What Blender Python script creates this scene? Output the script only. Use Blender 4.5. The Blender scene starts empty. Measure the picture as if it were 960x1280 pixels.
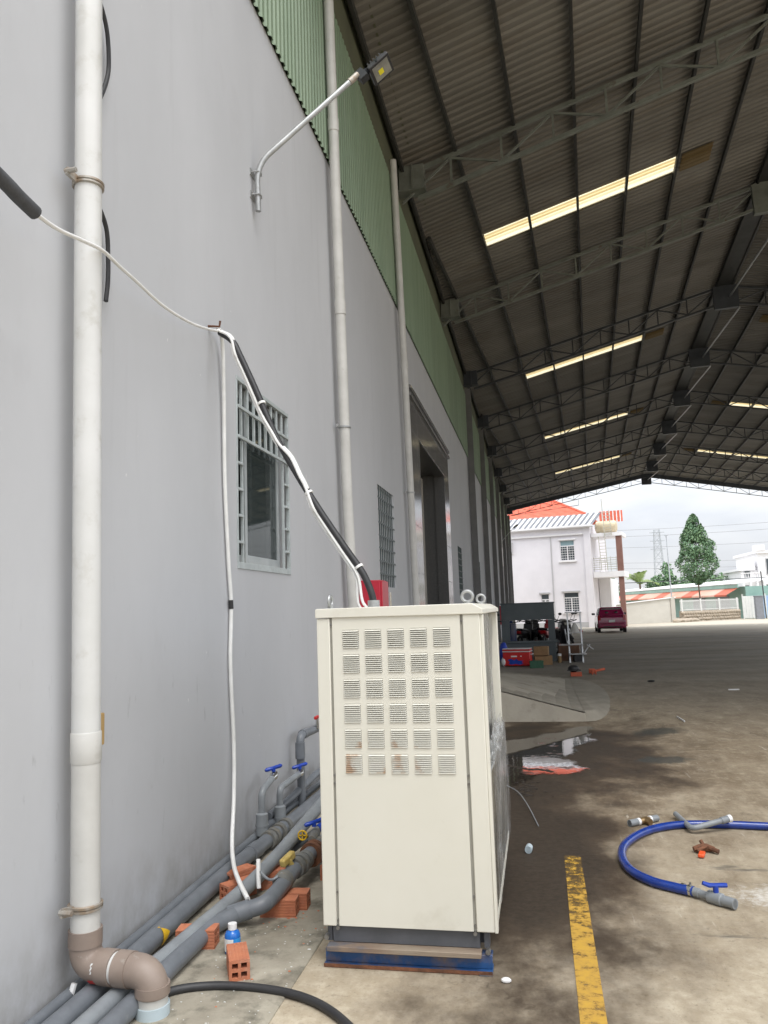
import bpy, bmesh, math, random
from mathutils import Vector, Matrix, noise
R = math.radians
random.seed(7)
S = bpy.context.scene
COL = S.collection

# ------------------------------------------------------------------ camera
cam_d = bpy.data.cameras.new('camera')
cam = bpy.data.objects.new('camera', cam_d)
COL.objects.link(cam)
cam_d.sensor_fit = 'VERTICAL'
cam_d.sensor_height = 36.0
cam_d.lens = 27.28
cam_d.clip_start = 0.05
cam_d.clip_end = 3000
cam.matrix_world = Matrix(((0.98066422, 0.05687643, 0.1872505, 1.93),
                           (0.19282581, -0.11750323, -0.97417206, 0.0),
                           (-0.03340489, 0.99144242, -0.12619846, 1.5),
                           (0, 0, 0, 1)))
S.camera = cam

# ------------------------------------------------------------------ world, sun, exposure
S.view_settings.view_transform = 'Standard'
S.view_settings.look = 'None'
S.view_settings.exposure = 0.6
S.view_settings.gamma = 1.0
SUN_EL, SUN_AZ = R(62), R(155)      # azimuth clockwise from +Y
W = bpy.data.worlds.new('World')
S.world = W
W.use_nodes = True
nt = W.node_tree
nt.nodes.clear()
out = nt.nodes.new('ShaderNodeOutputWorld')
bg = nt.nodes.new('ShaderNodeBackground')
sky = nt.nodes.new('ShaderNodeTexSky')
sky.sky_type = 'NISHITA'
sky.sun_disc = False
sky.sun_elevation = SUN_EL
sky.sun_rotation = SUN_AZ
sky.air_density = 1.0
sky.dust_density = 3.0
tc = nt.nodes.new('ShaderNodeTexCoord')
mp = nt.nodes.new('ShaderNodeMapping')
mp.inputs['Scale'].default_value = (1.0, 1.0, 3.2)
n1 = nt.nodes.new('ShaderNodeTexNoise')
n1.inputs['Scale'].default_value = 2.6
n1.inputs['Detail'].default_value = 7
n1.inputs['Roughness'].default_value = 0.55
cr = nt.nodes.new('ShaderNodeValToRGB')
cr.color_ramp.elements[0].position = 0.34
cr.color_ramp.elements[0].color = (13.2, 13.9, 15.2, 1)
cr.color_ramp.elements[1].position = 0.62
cr.color_ramp.elements[1].color = (18.5, 18.7, 19.0, 1)
# overcast deck: brighter towards the zenith, as real cloud layers are
sep = nt.nodes.new('ShaderNodeSeparateXYZ')
ms = nt.nodes.new('ShaderNodeMapRange')
ms.inputs['From Min'].default_value = 0.0
ms.inputs['From Max'].default_value = 1.0
ms.inputs['To Min'].default_value = 0.37
ms.inputs['To Max'].default_value = 1.62
vm = nt.nodes.new('ShaderNodeMix'); vm.data_type = 'RGBA'; vm.blend_type = 'MULTIPLY'
vm.inputs['Factor'].default_value = 1.0
mx = nt.nodes.new('ShaderNodeMix'); mx.data_type = 'RGBA'
mx.inputs['Factor'].default_value = 0.90
L = nt.links.new
L(tc.outputs['Generated'], mp.inputs['Vector'])
L(mp.outputs['Vector'], n1.inputs['Vector'])
L(n1.outputs['Fac'], cr.inputs['Fac'])
L(tc.outputs['Generated'], sep.inputs[0])
L(sep.outputs['Z'], ms.inputs['Value'])
L(cr.outputs['Color'], vm.inputs['A'])
L(ms.outputs['Result'], vm.inputs['B'])
L(sky.outputs['Color'], mx.inputs['A'])
L(vm.outputs['Result'], mx.inputs['B'])
L(mx.outputs['Result'], bg.inputs['Color'])
bg.inputs['Strength'].default_value = 0.085
L(bg.outputs['Background'], out.inputs['Surface'])

sd = bpy.data.lights.new('sun', 'SUN')
sd.energy = 1.0
sd.angle = R(24)
sd.color = (1.0, 0.96, 0.9)
sun = bpy.data.objects.new('sun', sd)
COL.objects.link(sun)
sdir = Vector((math.sin(SUN_AZ) * math.cos(SUN_EL), math.cos(SUN_AZ) * math.cos(SUN_EL), math.sin(SUN_EL)))
sun.rotation_euler = sdir.to_track_quat('Z', 'Y').to_euler()
sun.location = (0, -20, 40)

# ------------------------------------------------------------------ materials
def nn(m, t, **kw):
    n = m.node_tree.nodes.new(t)
    for k, v in kw.items():
        setattr(n, k, v)
    return n

def base_mat(name):
    m = bpy.data.materials.new(name)
    m.use_nodes = True
    b = m.node_tree.nodes['Principled BSDF']
    return m, b

def pm(name, c1, c2=None, scale=6.0, rough=0.6, metal=0.0, bump=0.0, bscale=40.0, stretch=(1, 1, 1),
       lo=0.35, hi=0.65, detail=6, rvar=0.0, c3=None, c3scale=2.5, c3lo=0.6, c3hi=0.7, world=False, coat=0.0, spec=None):
    """two-tone noise colour, optional third tone in patches, optional bump"""
    m, b = base_mat(name)
    l = m.node_tree.links.new
    b.inputs['Roughness'].default_value = rough
    b.inputs['Metallic'].default_value = metal
    b.inputs['Coat Weight'].default_value = coat
    if spec is not None:
        b.inputs['Specular IOR Level'].default_value = spec
    if c2 is None:
        c2 = tuple(v * 0.82 for v in c1)
    if world:
        g = nn(m, 'ShaderNodeNewGeometry'); src = g.outputs['Position']
    else:
        g = nn(m, 'ShaderNodeTexCoord'); src = g.outputs['Object']
    mpn = nn(m, 'ShaderNodeMapping'); mpn.inputs['Scale'].default_value = stretch
    l(src, mpn.inputs['Vector'])
    no = nn(m, 'ShaderNodeTexNoise')
    no.inputs['Scale'].default_value = scale
    no.inputs['Detail'].default_value = detail
    no.inputs['Roughness'].default_value = 0.6
    l(mpn.outputs['Vector'], no.inputs['Vector'])
    rp = nn(m, 'ShaderNodeValToRGB')
    rp.color_ramp.elements[0].position = lo
    rp.color_ramp.elements[1].position = hi
    rp.color_ramp.elements[0].color = (*c1, 1)
    rp.color_ramp.elements[1].color = (*c2, 1)
    l(no.outputs['Fac'], rp.inputs['Fac'])
    colout = rp.outputs['Color']
    if c3:
        n3 = nn(m, 'ShaderNodeTexNoise')
        n3.inputs['Scale'].default_value = c3scale
        n3.inputs['Detail'].default_value = 8
        n3.inputs['Roughness'].default_value = 0.65
        l(mpn.outputs['Vector'], n3.inputs['Vector'])
        r3 = nn(m, 'ShaderNodeMapRange')
        r3.inputs['From Min'].default_value = c3lo
        r3.inputs['From Max'].default_value = c3hi
        l(n3.outputs['Fac'], r3.inputs['Value'])
        mxx = nn(m, 'ShaderNodeMix', data_type='RGBA')
        l(r3.outputs['Result'], mxx.inputs['Factor'])
        l(colout, mxx.inputs['A'])
        mxx.inputs['B'].default_value = (*c3, 1)
        colout = mxx.outputs['Result']
    l(colout, b.inputs['Base Color'])
    if rvar:
        rr = nn(m, 'ShaderNodeMapRange')
        rr.inputs['To Min'].default_value = max(0.02, rough - rvar)
        rr.inputs['To Max'].default_value = min(1, rough + rvar)
        l(no.outputs['Fac'], rr.inputs['Value'])
        l(rr.outputs['Result'], b.inputs['Roughness'])
    if bump:
        nb = nn(m, 'ShaderNodeTexNoise')
        nb.inputs['Scale'].default_value = bscale
        nb.inputs['Detail'].default_value = 6
        l(mpn.outputs['Vector'], nb.inputs['Vector'])
        bp = nn(m, 'ShaderNodeBump')
        bp.inputs['Strength'].default_value = bump
        bp.inputs['Distance'].default_value = 0.01
        l(nb.outputs['Fac'], bp.inputs['Height'])
        l(bp.outputs['Normal'], b.inputs['Normal'])
    return m

def vary(m, amt=0.16):
    """each sheet its own shade: multiplies the colour by a per-object random value"""
    b = m.node_tree.nodes['Principled BSDF']; l = m.node_tree.links.new
    src = b.inputs['Base Color'].links[0].from_socket
    oi = nn(m, 'ShaderNodeObjectInfo'); r = nn(m, 'ShaderNodeMapRange'); l(oi.outputs['Random'], r.inputs['Value'])
    r.inputs['To Min'].default_value = 1 - amt; r.inputs['To Max'].default_value = 1 + amt
    mxx = nn(m, 'ShaderNodeMix', data_type='RGBA', blend_type='MULTIPLY'); mxx.inputs['Factor'].default_value = 1
    l(src, mxx.inputs['A']); l(r.outputs['Result'], mxx.inputs['B']); l(mxx.outputs['Result'], b.inputs['Base Color'])
    return m

def glass_mat(name, col, rough=0.05, alpha=0.55):
    m, b = base_mat(name)
    b.inputs['Base Color'].default_value = (*col, 1)
    b.inputs['Roughness'].default_value = rough
    b.inputs['Alpha'].default_value = alpha
    b.inputs['IOR'].default_value = 1.5
    return m

M = {}
def plaster_mat():
    m = pm('wall_plaster', (0.52, 0.53, 0.552), (0.478, 0.488, 0.508), 0.9, 0.75, bump=0.25, bscale=7, stretch=(1, 1, 0.5),
           c3=(0.44, 0.445, 0.46), c3scale=1.7, c3lo=0.60, c3hi=0.85, world=True)
    b = m.node_tree.nodes['Principled BSDF']; l = m.node_tree.links.new
    src = b.inputs['Base Color'].links[0].from_socket
    g = nn(m, 'ShaderNodeNewGeometry'); sp = nn(m, 'ShaderNodeSeparateXYZ'); l(g.outputs['Position'], sp.inputs[0])
    def no(scale, st, det=7, rg=0.65):
        mpn = nn(m, 'ShaderNodeMapping'); mpn.inputs['Scale'].default_value = st; l(g.outputs['Position'], mpn.inputs[0])
        n = nn(m, 'ShaderNodeTexNoise'); n.inputs['Scale'].default_value = scale; n.inputs['Detail'].default_value = det; n.inputs['Roughness'].default_value = rg
        l(mpn.outputs[0], n.inputs['Vector']); return n.outputs['Fac']
    def rng(v, a_, c_, t0=0.0, t1=1.0):
        r = nn(m, 'ShaderNodeMapRange'); r.inputs['From Min'].default_value = a_; r.inputs['From Max'].default_value = c_
        r.inputs['To Min'].default_value = t0; r.inputs['To Max'].default_value = t1; l(v, r.inputs['Value']); return r.outputs['Result']
    def mul(a_, c_):
        n = nn(m, 'ShaderNodeMath', operation='MULTIPLY')
        for i, v in enumerate((a_, c_)):
            if isinstance(v, float): n.inputs[i].default_value = v
            else: l(v, n.inputs[i])
        return n.outputs[0]
    def mix(f, a_, col):
        n = nn(m, 'ShaderNodeMix', data_type='RGBA'); l(f, n.inputs['Factor']); l(a_, n.inputs['A']); n.inputs['B'].default_value = (*col, 1); return n.outputs['Result']
    Z = sp.outputs['Z']
    # faint drips, low scuffs, pale chips, splash dirt at the foot
    c = mix(mul(rng(no(5, (1, 1, 0.06)), 0.58, 0.80), 0.35), src, (0.36, 0.365, 0.375))
    band = mul(rng(Z, 0.25, 0.7), rng(Z, 1.75, 1.15))
    c = mix(mul(mul(rng(no(9, (1, 2.2, 0.55)), 0.62, 0.72), band), 0.45), c, (0.24, 0.245, 0.25))
    c = mix(mul(rng(no(16, (1, 1, 0.5), 4, 0.5), 0.74, 0.77), 0.8), c, (0.70, 0.70, 0.70))
    c = mix(mul(rng(no(6, (1, 1, 0.7)), 0.35, 0.75), rng(Z, 0.45, 0.0)), c, (0.27, 0.255, 0.23))
    l(c, b.inputs['Base Color'])
    return m
M['plaster'] = plaster_mat()
M['plaster_far'] = M['plaster']
M['clad'] = pm('green_sheet', (0.245, 0.325, 0.225), (0.20, 0.275, 0.185), 1.2, 0.5, stretch=(1, 3, 0.3), world=True, c3=(0.26, 0.33, 0.24), c3scale=2.0)
M['fascia'] = pm('fascia_paint', (0.13, 0.14, 0.085), (0.10, 0.105, 0.07), 1.5, 0.7, world=True)
M['sheet'] = pm('roof_sheet', (0.186, 0.176, 0.156), (0.142, 0.133, 0.117), 0.8, 0.55, metal=0.0, stretch=(0.5, 1.5, 1), world=True,
                c3=(0.125, 0.105, 0.08), c3scale=0.9, c3lo=0.52, c3hi=0.75)
vary(M['sheet'], 0.17); vary(M['clad'], 0.07)
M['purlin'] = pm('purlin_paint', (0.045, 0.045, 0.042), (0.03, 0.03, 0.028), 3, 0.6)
M['truss'] = pm('truss_paint', (0.20, 0.215, 0.19), (0.14, 0.15, 0.13), 4, 0.55, c3=(0.12, 0.10, 0.075), c3scale=5)  # near trusses: colour raised for the light reaching them from the front
M['truss_shaded'] = pm('truss_shaded_paint', (0.05, 0.055, 0.06), (0.035, 0.037, 0.04), 4, 0.55)  # far trusses: darker copy, shade under the roof put into the colour
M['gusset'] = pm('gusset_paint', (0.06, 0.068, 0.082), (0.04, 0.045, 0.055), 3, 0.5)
M['column'] = pm('column_paint', (0.19, 0.19, 0.19), (0.15, 0.15, 0.15), 2, 0.55)
M['galv'] = pm('galvanised', (0.45, 0.46, 0.46), (0.34, 0.35, 0.35), 14, 0.42, metal=0.55, rvar=0.12)
M['galv_rust'] = pm('galvanised_rusty', (0.42, 0.41, 0.38), (0.30, 0.22, 0.15), 20, 0.5, metal=0.5)
M['alu'] = pm('aluminium', (0.42, 0.43, 0.44), (0.34, 0.35, 0.36), 10, 0.35, metal=0.7)
M['pvc_white'] = pm('pvc_white', (0.66, 0.665, 0.66), (0.59, 0.595, 0.58), 3, 0.35, c3=(0.47, 0.46, 0.42), c3scale=9, c3lo=0.55, c3hi=0.8)
M['pvc_pale'] = pm('pvc_pale', (0.58, 0.575, 0.55), (0.50, 0.495, 0.47), 4, 0.42, c3=(0.42, 0.41, 0.37), c3scale=9, c3lo=0.6, c3hi=0.8)
M['pvc_brown'] = pm('pvc_brown', (0.27, 0.215, 0.18), (0.225, 0.175, 0.145), 8, 0.5, c3=(0.36, 0.33, 0.29), c3scale=16, c3lo=0.62, c3hi=0.75)
M['pvc_blue_pale'] = pm('pvc_pale_blue', (0.46, 0.54, 0.58), (0.40, 0.48, 0.52), 6, 0.4)
M['pvc_grey'] = pm('pvc_grey', (0.165, 0.18, 0.20), (0.13, 0.142, 0.158), 9, 0.42, c3=(0.23, 0.235, 0.235), c3scale=22, c3lo=0.62, c3hi=0.8, bump=0.05)
M['pvc_grey_light'] = pm('pvc_light_grey', (0.25, 0.27, 0.285), (0.20, 0.215, 0.23), 9, 0.42, c3=(0.33, 0.33, 0.32), c3scale=25, c3lo=0.62, c3hi=0.8)
M['pvc_grey_dusty'] = pm('pvc_dusty', (0.17, 0.175, 0.17), (0.12, 0.12, 0.11), 16, 0.65, c3=(0.21, 0.18, 0.13), c3scale=22, c3lo=0.5, c3hi=0.7)
M['blue_plastic'] = pm('blue_plastic', (0.015, 0.06, 0.42), (0.01, 0.045, 0.33), 8, 0.3)
M['hose_blue'] = pm('hose_blue', (0.012, 0.045, 0.27), (0.008, 0.03, 0.19), 20, 0.22, coat=0.3, c3=(0.16, 0.15, 0.17), c3scale=14, c3lo=0.66, c3hi=0.76)
M['black_rubber'] = pm('black_rubber', (0.022, 0.022, 0.024), (0.03, 0.03, 0.032), 20, 0.5)
M['grey_foam'] = pm('grey_foam', (0.075, 0.078, 0.085), (0.055, 0.058, 0.063), 30, 0.8, bump=0.2, bscale=120)
M['white_cable'] = pm('white_cable', (0.80, 0.80, 0.79), (0.72, 0.72, 0.70), 12, 0.4)
M['cream'] = pm('cream_paint', (0.69, 0.675, 0.60), (0.66, 0.645, 0.565), 2.2, 0.42, bump=0.10, bscale=3.5,
                c3=(0.55, 0.525, 0.44), c3scale=4.2, c3lo=0.58, c3hi=0.85)
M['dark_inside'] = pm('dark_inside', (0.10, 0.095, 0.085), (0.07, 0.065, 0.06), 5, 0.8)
M['steel_base'] = pm('base_grey_steel', (0.10, 0.105, 0.12), (0.075, 0.08, 0.09), 6, 0.5, c3=(0.15, 0.11, 0.08), c3scale=9, c3lo=0.62, c3hi=0.72)
M['rail_rust'] = pm('rusty_rail', (0.27, 0.22, 0.165), (0.20, 0.14, 0.10), 12, 0.7, stretch=(0.4, 1, 1.5), c3=(0.12, 0.12, 0.13), c3scale=6, c3lo=0.55, c3hi=0.65, bump=0.3)
M['blue_steel'] = pm('blue_steel', (0.02, 0.085, 0.24), (0.015, 0.06, 0.17), 6, 0.45, c3=(0.17, 0.12, 0.085), c3scale=7, c3lo=0.46, c3hi=0.64, bump=0.1)
M['screw'] = pm('screw_steel', (0.35, 0.35, 0.34), (0.22, 0.21, 0.2), 60, 0.4, metal=0.8)
M['seam'] = pm('seam_shade', (0.35, 0.34, 0.30), None, 5, 0.6)
M['stainless'] = pm('stainless', (0.50, 0.50, 0.47), (0.33, 0.33, 0.30), 3, 0.25, metal=0.8, stretch=(1, 1, 0.3), rvar=0.1)
M['chrome'] = pm('chrome', (0.65, 0.65, 0.63), (0.5, 0.5, 0.48), 12, 0.2, metal=0.95)
M['brass'] = pm('brass', (0.34, 0.24, 0.12), (0.22, 0.14, 0.07), 18, 0.4, metal=0.7)
M['rust'] = pm('rust', (0.19, 0.075, 0.035), (0.10, 0.045, 0.025), 18, 0.8, bump=0.5, bscale=60)
M['brick'] = pm('hollow_clay', (0.50, 0.185, 0.095), (0.41, 0.14, 0.075), 16, 0.85, bump=0.25, bscale=70, c3=(0.52, 0.32, 0.23), c3scale=12, c3lo=0.52, c3hi=0.8)
M['red_paint'] = pm('red_paint', (0.50, 0.025, 0.05), (0.44, 0.02, 0.04), 3, 0.4)
M['red_plastic'] = pm('red_plastic', (0.55, 0.02, 0.02), (0.46, 0.015, 0.015), 4, 0.4)
M['orange'] = pm('orange_plastic', (0.80, 0.11, 0.03), (0.70, 0.08, 0.02), 8, 0.4)
M['orange_red'] = pm('orange_red_clay', (0.50, 0.10, 0.045), (0.40, 0.08, 0.035), 8, 0.6)
M['yellow_tape'] = pm('yellow_tape', (0.72, 0.46, 0.02), (0.62, 0.38, 0.02), 20, 0.5)
M['yellow_brass'] = pm('yellow_brass', (0.60, 0.46, 0.16), (0.48, 0.35, 0.1), 20, 0.45, metal=0.1)
M['tan_wood'] = pm('tan_wood', (0.48, 0.32, 0.13), (0.40, 0.26, 0.10), 10, 0.7, stretch=(1, 1, 0.2))
M['white_plastic'] = pm('white_plastic', (0.78, 0.78, 0.78), (0.72, 0.72, 0.72), 5, 0.4)
M['bottle_blue'] = pm('bottle_blue', (0.02, 0.16, 0.55), (0.02, 0.12, 0.45), 5, 0.15)
M['label_blue'] = pm('label_blue', (0.03, 0.30, 0.72), (0.03, 0.26, 0.65), 5, 0.4)
M['black_plastic'] = pm('black_plastic', (0.018, 0.018, 0.02), (0.03, 0.03, 0.032), 15, 0.45)
M['lamp_glass'] = pm('lamp_glass', (0.16, 0.16, 0.145), (0.27, 0.27, 0.24), 9, 0.10)
M['led_yellow'] = pm('led_yellow', (0.78, 0.70, 0.03), (0.72, 0.62, 0.02), 10, 0.4)
M['frame_teal'] = pm('grille_paint', (0.46, 0.505, 0.51), (0.37, 0.41, 0.415), 15, 0.45, c3=(0.25, 0.2, 0.15), c3scale=30, c3lo=0.66, c3hi=0.75)
M['bar_dark'] = pm('dark_bar', (0.085, 0.115, 0.115), (0.06, 0.08, 0.08), 15, 0.5)
M['window_alu'] = pm('window_alu', (0.42, 0.45, 0.46), (0.35, 0.38, 0.39), 8, 0.4, metal=0.2)
M['pane'] = glass_mat('window_pane', (0.05, 0.065, 0.065), 0.03, 0.6)
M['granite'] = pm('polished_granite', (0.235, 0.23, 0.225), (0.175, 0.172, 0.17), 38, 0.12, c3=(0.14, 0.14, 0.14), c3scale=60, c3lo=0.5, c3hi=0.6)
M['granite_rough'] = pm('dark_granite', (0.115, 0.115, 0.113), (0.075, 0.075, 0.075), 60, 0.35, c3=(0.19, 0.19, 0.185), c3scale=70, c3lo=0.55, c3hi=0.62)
M['black_metal'] = pm('black_metal', (0.02, 0.022, 0.025), None, 5, 0.5)
M['dark_room'] = pm('warehouse_inside', (0.022, 0.022, 0.022), (0.018, 0.018, 0.018), 1.0, 0.9)
M['cabinet'] = pm('cabinet_paint', (0.085, 0.105, 0.115), (0.065, 0.082, 0.09), 2, 0.5)
M['cardboard'] = pm('cardboard', (0.30, 0.19, 0.095), (0.24, 0.15, 0.075), 8, 0.85)
M['carton_dark'] = pm('carton_brown', (0.17, 0.09, 0.055), (0.13, 0.07, 0.045), 8, 0.85)
M['green_plastic'] = pm('green_plastic', (0.02, 0.10, 0.05), (0.015, 0.075, 0.04), 8, 0.5)
M['tarp_blue'] = pm('blue_sack', (0.02, 0.06, 0.42), (0.015, 0.04, 0.3), 8, 0.5)
M['house_white'] = pm('house_render', (0.72, 0.70, 0.735), (0.68, 0.66, 0.695), 1.0, 0.8, world=True)
M['house_trim'] = pm('house_trim', (0.80, 0.79, 0.80), (0.75, 0.74, 0.75), 1.0, 0.8)
M['house_grey'] = pm('house_plinth', (0.46, 0.46, 0.47), (0.40, 0.40, 0.41), 2.0, 0.8)
M['tile_orange'] = pm('orange_tile', (0.72, 0.17, 0.10), (0.62, 0.13, 0.075), 3, 0.7)
M['eave_white'] = pm('eave_white', (0.78, 0.78, 0.79), (0.7, 0.7, 0.72), 3, 0.7)
M['eave_grey'] = pm('eave_grey', (0.20, 0.21, 0.23), (0.16, 0.17, 0.19), 3, 0.7)
M['tank'] = pm('water_tank', (0.62, 0.53, 0.36), (0.52, 0.44, 0.30), 2, 0.5)
M['brown_column'] = pm('brown_paint', (0.24, 0.125, 0.10), (0.20, 0.10, 0.08), 2, 0.7)
M['sage_bar'] = pm('house_railing', (0.48, 0.47, 0.40), (0.40, 0.39, 0.33), 5, 0.6)
M['house_pane'] = glass_mat('house_pane', (0.06, 0.075, 0.085), 0.08, 1.0)
M['house_pane_teal'] = pm('house_pane_teal', (0.30, 0.42, 0.45), (0.25, 0.36, 0.40), 2, 0.2)
M['yard_wall'] = pm('yard_wall_render', (0.56, 0.54, 0.49), (0.50, 0.48, 0.43), 0.8, 0.85, stretch=(1, 1, 2))
M['shop_green'] = pm('shop_green', (0.27, 0.43, 0.38), (0.23, 0.37, 0.33), 1, 0.7)  # green washed out, haze painted into the colour
M['shop_roof'] = pm('shop_roof', (0.70, 0.70, 0.70), (0.62, 0.62, 0.62), 0.6, 0.6)
M['awning'] = pm('awning_orange', (0.52, 0.25, 0.17), (0.58, 0.36, 0.29), 0.25, 0.8)  # orange muted in place of haze over the distance
M['fence_white'] = pm('fence_white', (0.74, 0.75, 0.74), (0.66, 0.67, 0.66), 3, 0.6)
M['rubble'] = pm('rubble_stone', (0.44, 0.37, 0.29), (0.36, 0.31, 0.25), 2.5, 0.9, bump=0.5, bscale=6)
M['gate_blue'] = pm('gate_blue', (0.36, 0.50, 0.68), (0.30, 0.44, 0.62), 2, 0.5)
M['pillar_grey'] = pm('grey_pillar', (0.24, 0.25, 0.28), (0.20, 0.21, 0.23), 3, 0.8)
M['bark'] = pm('bark', (0.16, 0.12, 0.085), (0.11, 0.08, 0.06), 6, 0.9)
M['leaf_a'] = pm('leaf_dark', (0.095, 0.185, 0.095), (0.12, 0.22, 0.115), 1.3, 0.55)  # both leaf greens paled to stand in for distance haze
M['leaf_b'] = pm('leaf_light', (0.125, 0.22, 0.105), (0.155, 0.25, 0.12), 1.3, 0.55)
M['leaf_palm'] = pm('leaf_palm', (0.20, 0.28, 0.08), (0.25, 0.32, 0.11), 1.3, 0.55)
M['pylon'] = pm('pylon_steel', (0.40, 0.43, 0.46), None, 2, 0.6)
M['wire'] = pm('power_wire', (0.30, 0.31, 0.33), None, 2, 0.6)
M['wire_dark'] = pm('dark_wire', (0.06, 0.065, 0.07), None, 2, 0.6)
M['car_paint'] = pm('maroon_paint', (0.30, 0.012, 0.085), (0.26, 0.010, 0.07), 2, 0.25, coat=0.8)
M['car_pane'] = pm('car_pane', (0.16, 0.19, 0.19), (0.30, 0.34, 0.33), 3.5, 0.06)
M['car_glass'] = glass_mat('car_glass', (0.02, 0.025, 0.028), 0.04, 0.55)
M['tyre'] = pm('tyre', (0.015, 0.015, 0.015), None, 5, 0.8)
M['tail_red'] = pm('tail_red', (0.40, 0.01, 0.015), (0.35, 0.008, 0.012), 3, 0.15)
M['bike_red'] = pm('bike_red', (0.35, 0.02, 0.03), None, 3, 0.3, coat=0.5)
M['bike_blue'] = pm('bike_blue', (0.02, 0.035, 0.11), None, 3, 0.3, coat=0.5)
M['bike_black'] = pm('bike_black', (0.015, 0.015, 0.018), None, 3, 0.3, coat=0.5)
M['bike_white'] = pm('bike_white', (0.6, 0.6, 0.6), None, 3, 0.3, coat=0.5)
M['ramp'] = pm('ramp_concrete', (0.285, 0.262, 0.215), (0.225, 0.203, 0.165), 3.5, 0.85, bump=0.3, bscale=30, c3=(0.34, 0.31, 0.26), c3scale=2, world=True)
M['ramp_side'] = pm('ramp_side', (0.41, 0.375, 0.31), (0.33, 0.30, 0.245), 2.0, 0.85, bump=0.3, bscale=30, c3=(0.16, 0.14, 0.11), c3scale=2.4, c3lo=0.55, c3hi=0.7, world=True)  # ramp concrete made lighter for the light on its side face
M['apron'] = pm('wall_apron_concrete', (0.36, 0.33, 0.265), (0.23, 0.205, 0.16), 4.0, 0.9, bump=0.45, bscale=55,
                c3=(0.125, 0.115, 0.088), c3scale=5.5, c3lo=0.50, c3hi=0.66, world=True)
M['mud'] = pm('wet_mud', (0.035, 0.028, 0.022), (0.025, 0.02, 0.016), 10, 0.35)
M['asphalt_far'] = pm('far_land', (0.30, 0.29, 0.22), (0.22, 0.24, 0.15), 0.05, 0.95, world=True)

# rusty louvre paint (rust sits in one lower corner of the grille, as a stain of its own)
def louver_mat():
    m, b = base_mat('louver_paint')
    l = m.node_tree.links.new
    g = nn(m, 'ShaderNodeNewGeometry')
    no = nn(m, 'ShaderNodeTexNoise'); no.inputs['Scale'].default_value = 15; no.inputs['Detail'].default_value = 6
    l(g.outputs['Position'], no.inputs['Vector'])
    sp = nn(m, 'ShaderNodeSeparateXYZ'); l(g.outputs['Position'], sp.inputs[0])
    z = nn(m, 'ShaderNodeMapRange'); z.inputs['From Min'].default_value = 0.78; z.inputs['From Max'].default_value = 1.06
    z.inputs['To Min'].default_value = 0.17; z.inputs['To Max'].default_value = -0.12
    l(sp.outputs['Z'], z.inputs['Value'])
    x = nn(m, 'ShaderNodeMapRange'); x.inputs['From Min'].default_value = 1.2; x.inputs['From Max'].default_value = 1.55
    x.inputs['To Min'].default_value = 0.0; x.inputs['To Max'].default_value = -0.16
    l(sp.outputs['X'], x.inputs['Value'])
    a = nn(m, 'ShaderNodeMath', operation='ADD'); l(no.outputs['Fac'], a.inputs[0]); l(z.outputs['Result'], a.inputs[1])
    a2 = nn(m, 'ShaderNodeMath', operation='ADD'); l(a.outputs[0], a2.inputs[0]); l(x.outputs['Result'], a2.inputs[1])
    mr = nn(m, 'ShaderNodeMapRange'); mr.inputs['From Min'].default_value = 0.60; mr.inputs['From Max'].default_value = 0.72
    mr.inputs['To Max'].default_value = 0.7
    l(a2.outputs[0], mr.inputs['Value'])
    mxx = nn(m, 'ShaderNodeMix', data_type='RGBA')
    mxx.inputs['A'].default_value = (0.69, 0.675, 0.60, 1)
    mxx.inputs['B'].default_value = (0.42, 0.22, 0.09, 1)
    l(mr.outputs['Result'], mxx.inputs['Factor'])
    l(mxx.outputs['Result'], b.inputs['Base Color'])
    b.inputs['Roughness'].default_value = 0.5
    return m
M['louver'] = louver_mat()

def skylight_mat(name, col, trans):
    """translucent sheet, light and dark bands painted in for its corrugation"""
    m, b = base_mat(name)
    l = m.node_tree.links.new
    o = [n for n in m.node_tree.nodes if n.type == 'OUTPUT_MATERIAL'][0]
    g = nn(m, 'ShaderNodeNewGeometry'); mpn = nn(m, 'ShaderNodeMapping')
    mpn.inputs['Rotation'].default_value = (0, 0, R(3.83))
    l(g.outputs['Position'], mpn.inputs[0])
    wv = nn(m, 'ShaderNodeTexWave', wave_type='BANDS'); wv.bands_direction = 'Y'
    wv.inputs['Scale'].default_value = 2.51; wv.inputs['Distortion'].default_value = 0.4
    l(mpn.outputs[0], wv.inputs['Vector'])
    cr_ = nn(m, 'ShaderNodeMix', data_type='RGBA'); l(wv.outputs['Fac'], cr_.inputs['Factor'])  # banding paints the brightness change over the corrugation's curve
    cr_.inputs['A'].default_value = (*[v * f for v, f in zip(col, (0.80, 0.72, 0.56))], 1); cr_.inputs['B'].default_value = (*col, 1)
    t = nn(m, 'ShaderNodeBsdfTranslucent'); d = nn(m, 'ShaderNodeBsdfDiffuse')
    l(cr_.outputs['Result'], t.inputs['Color']); l(cr_.outputs['Result'], d.inputs['Color'])
    mixs = nn(m, 'ShaderNodeMixShader'); mixs.inputs[0].default_value = trans
    l(d.outputs[0], mixs.inputs[1]); l(t.outputs[0], mixs.inputs[2]); l(mixs.outputs[0], o.inputs['Surface'])
    return m
M['skylight'] = skylight_mat('skylight_sheet', (0.92, 0.885, 0.76), 0.85)
M['skylight_dirty'] = skylight_mat('skylight_dirty', (0.30, 0.24, 0.15), 0.35)

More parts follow.
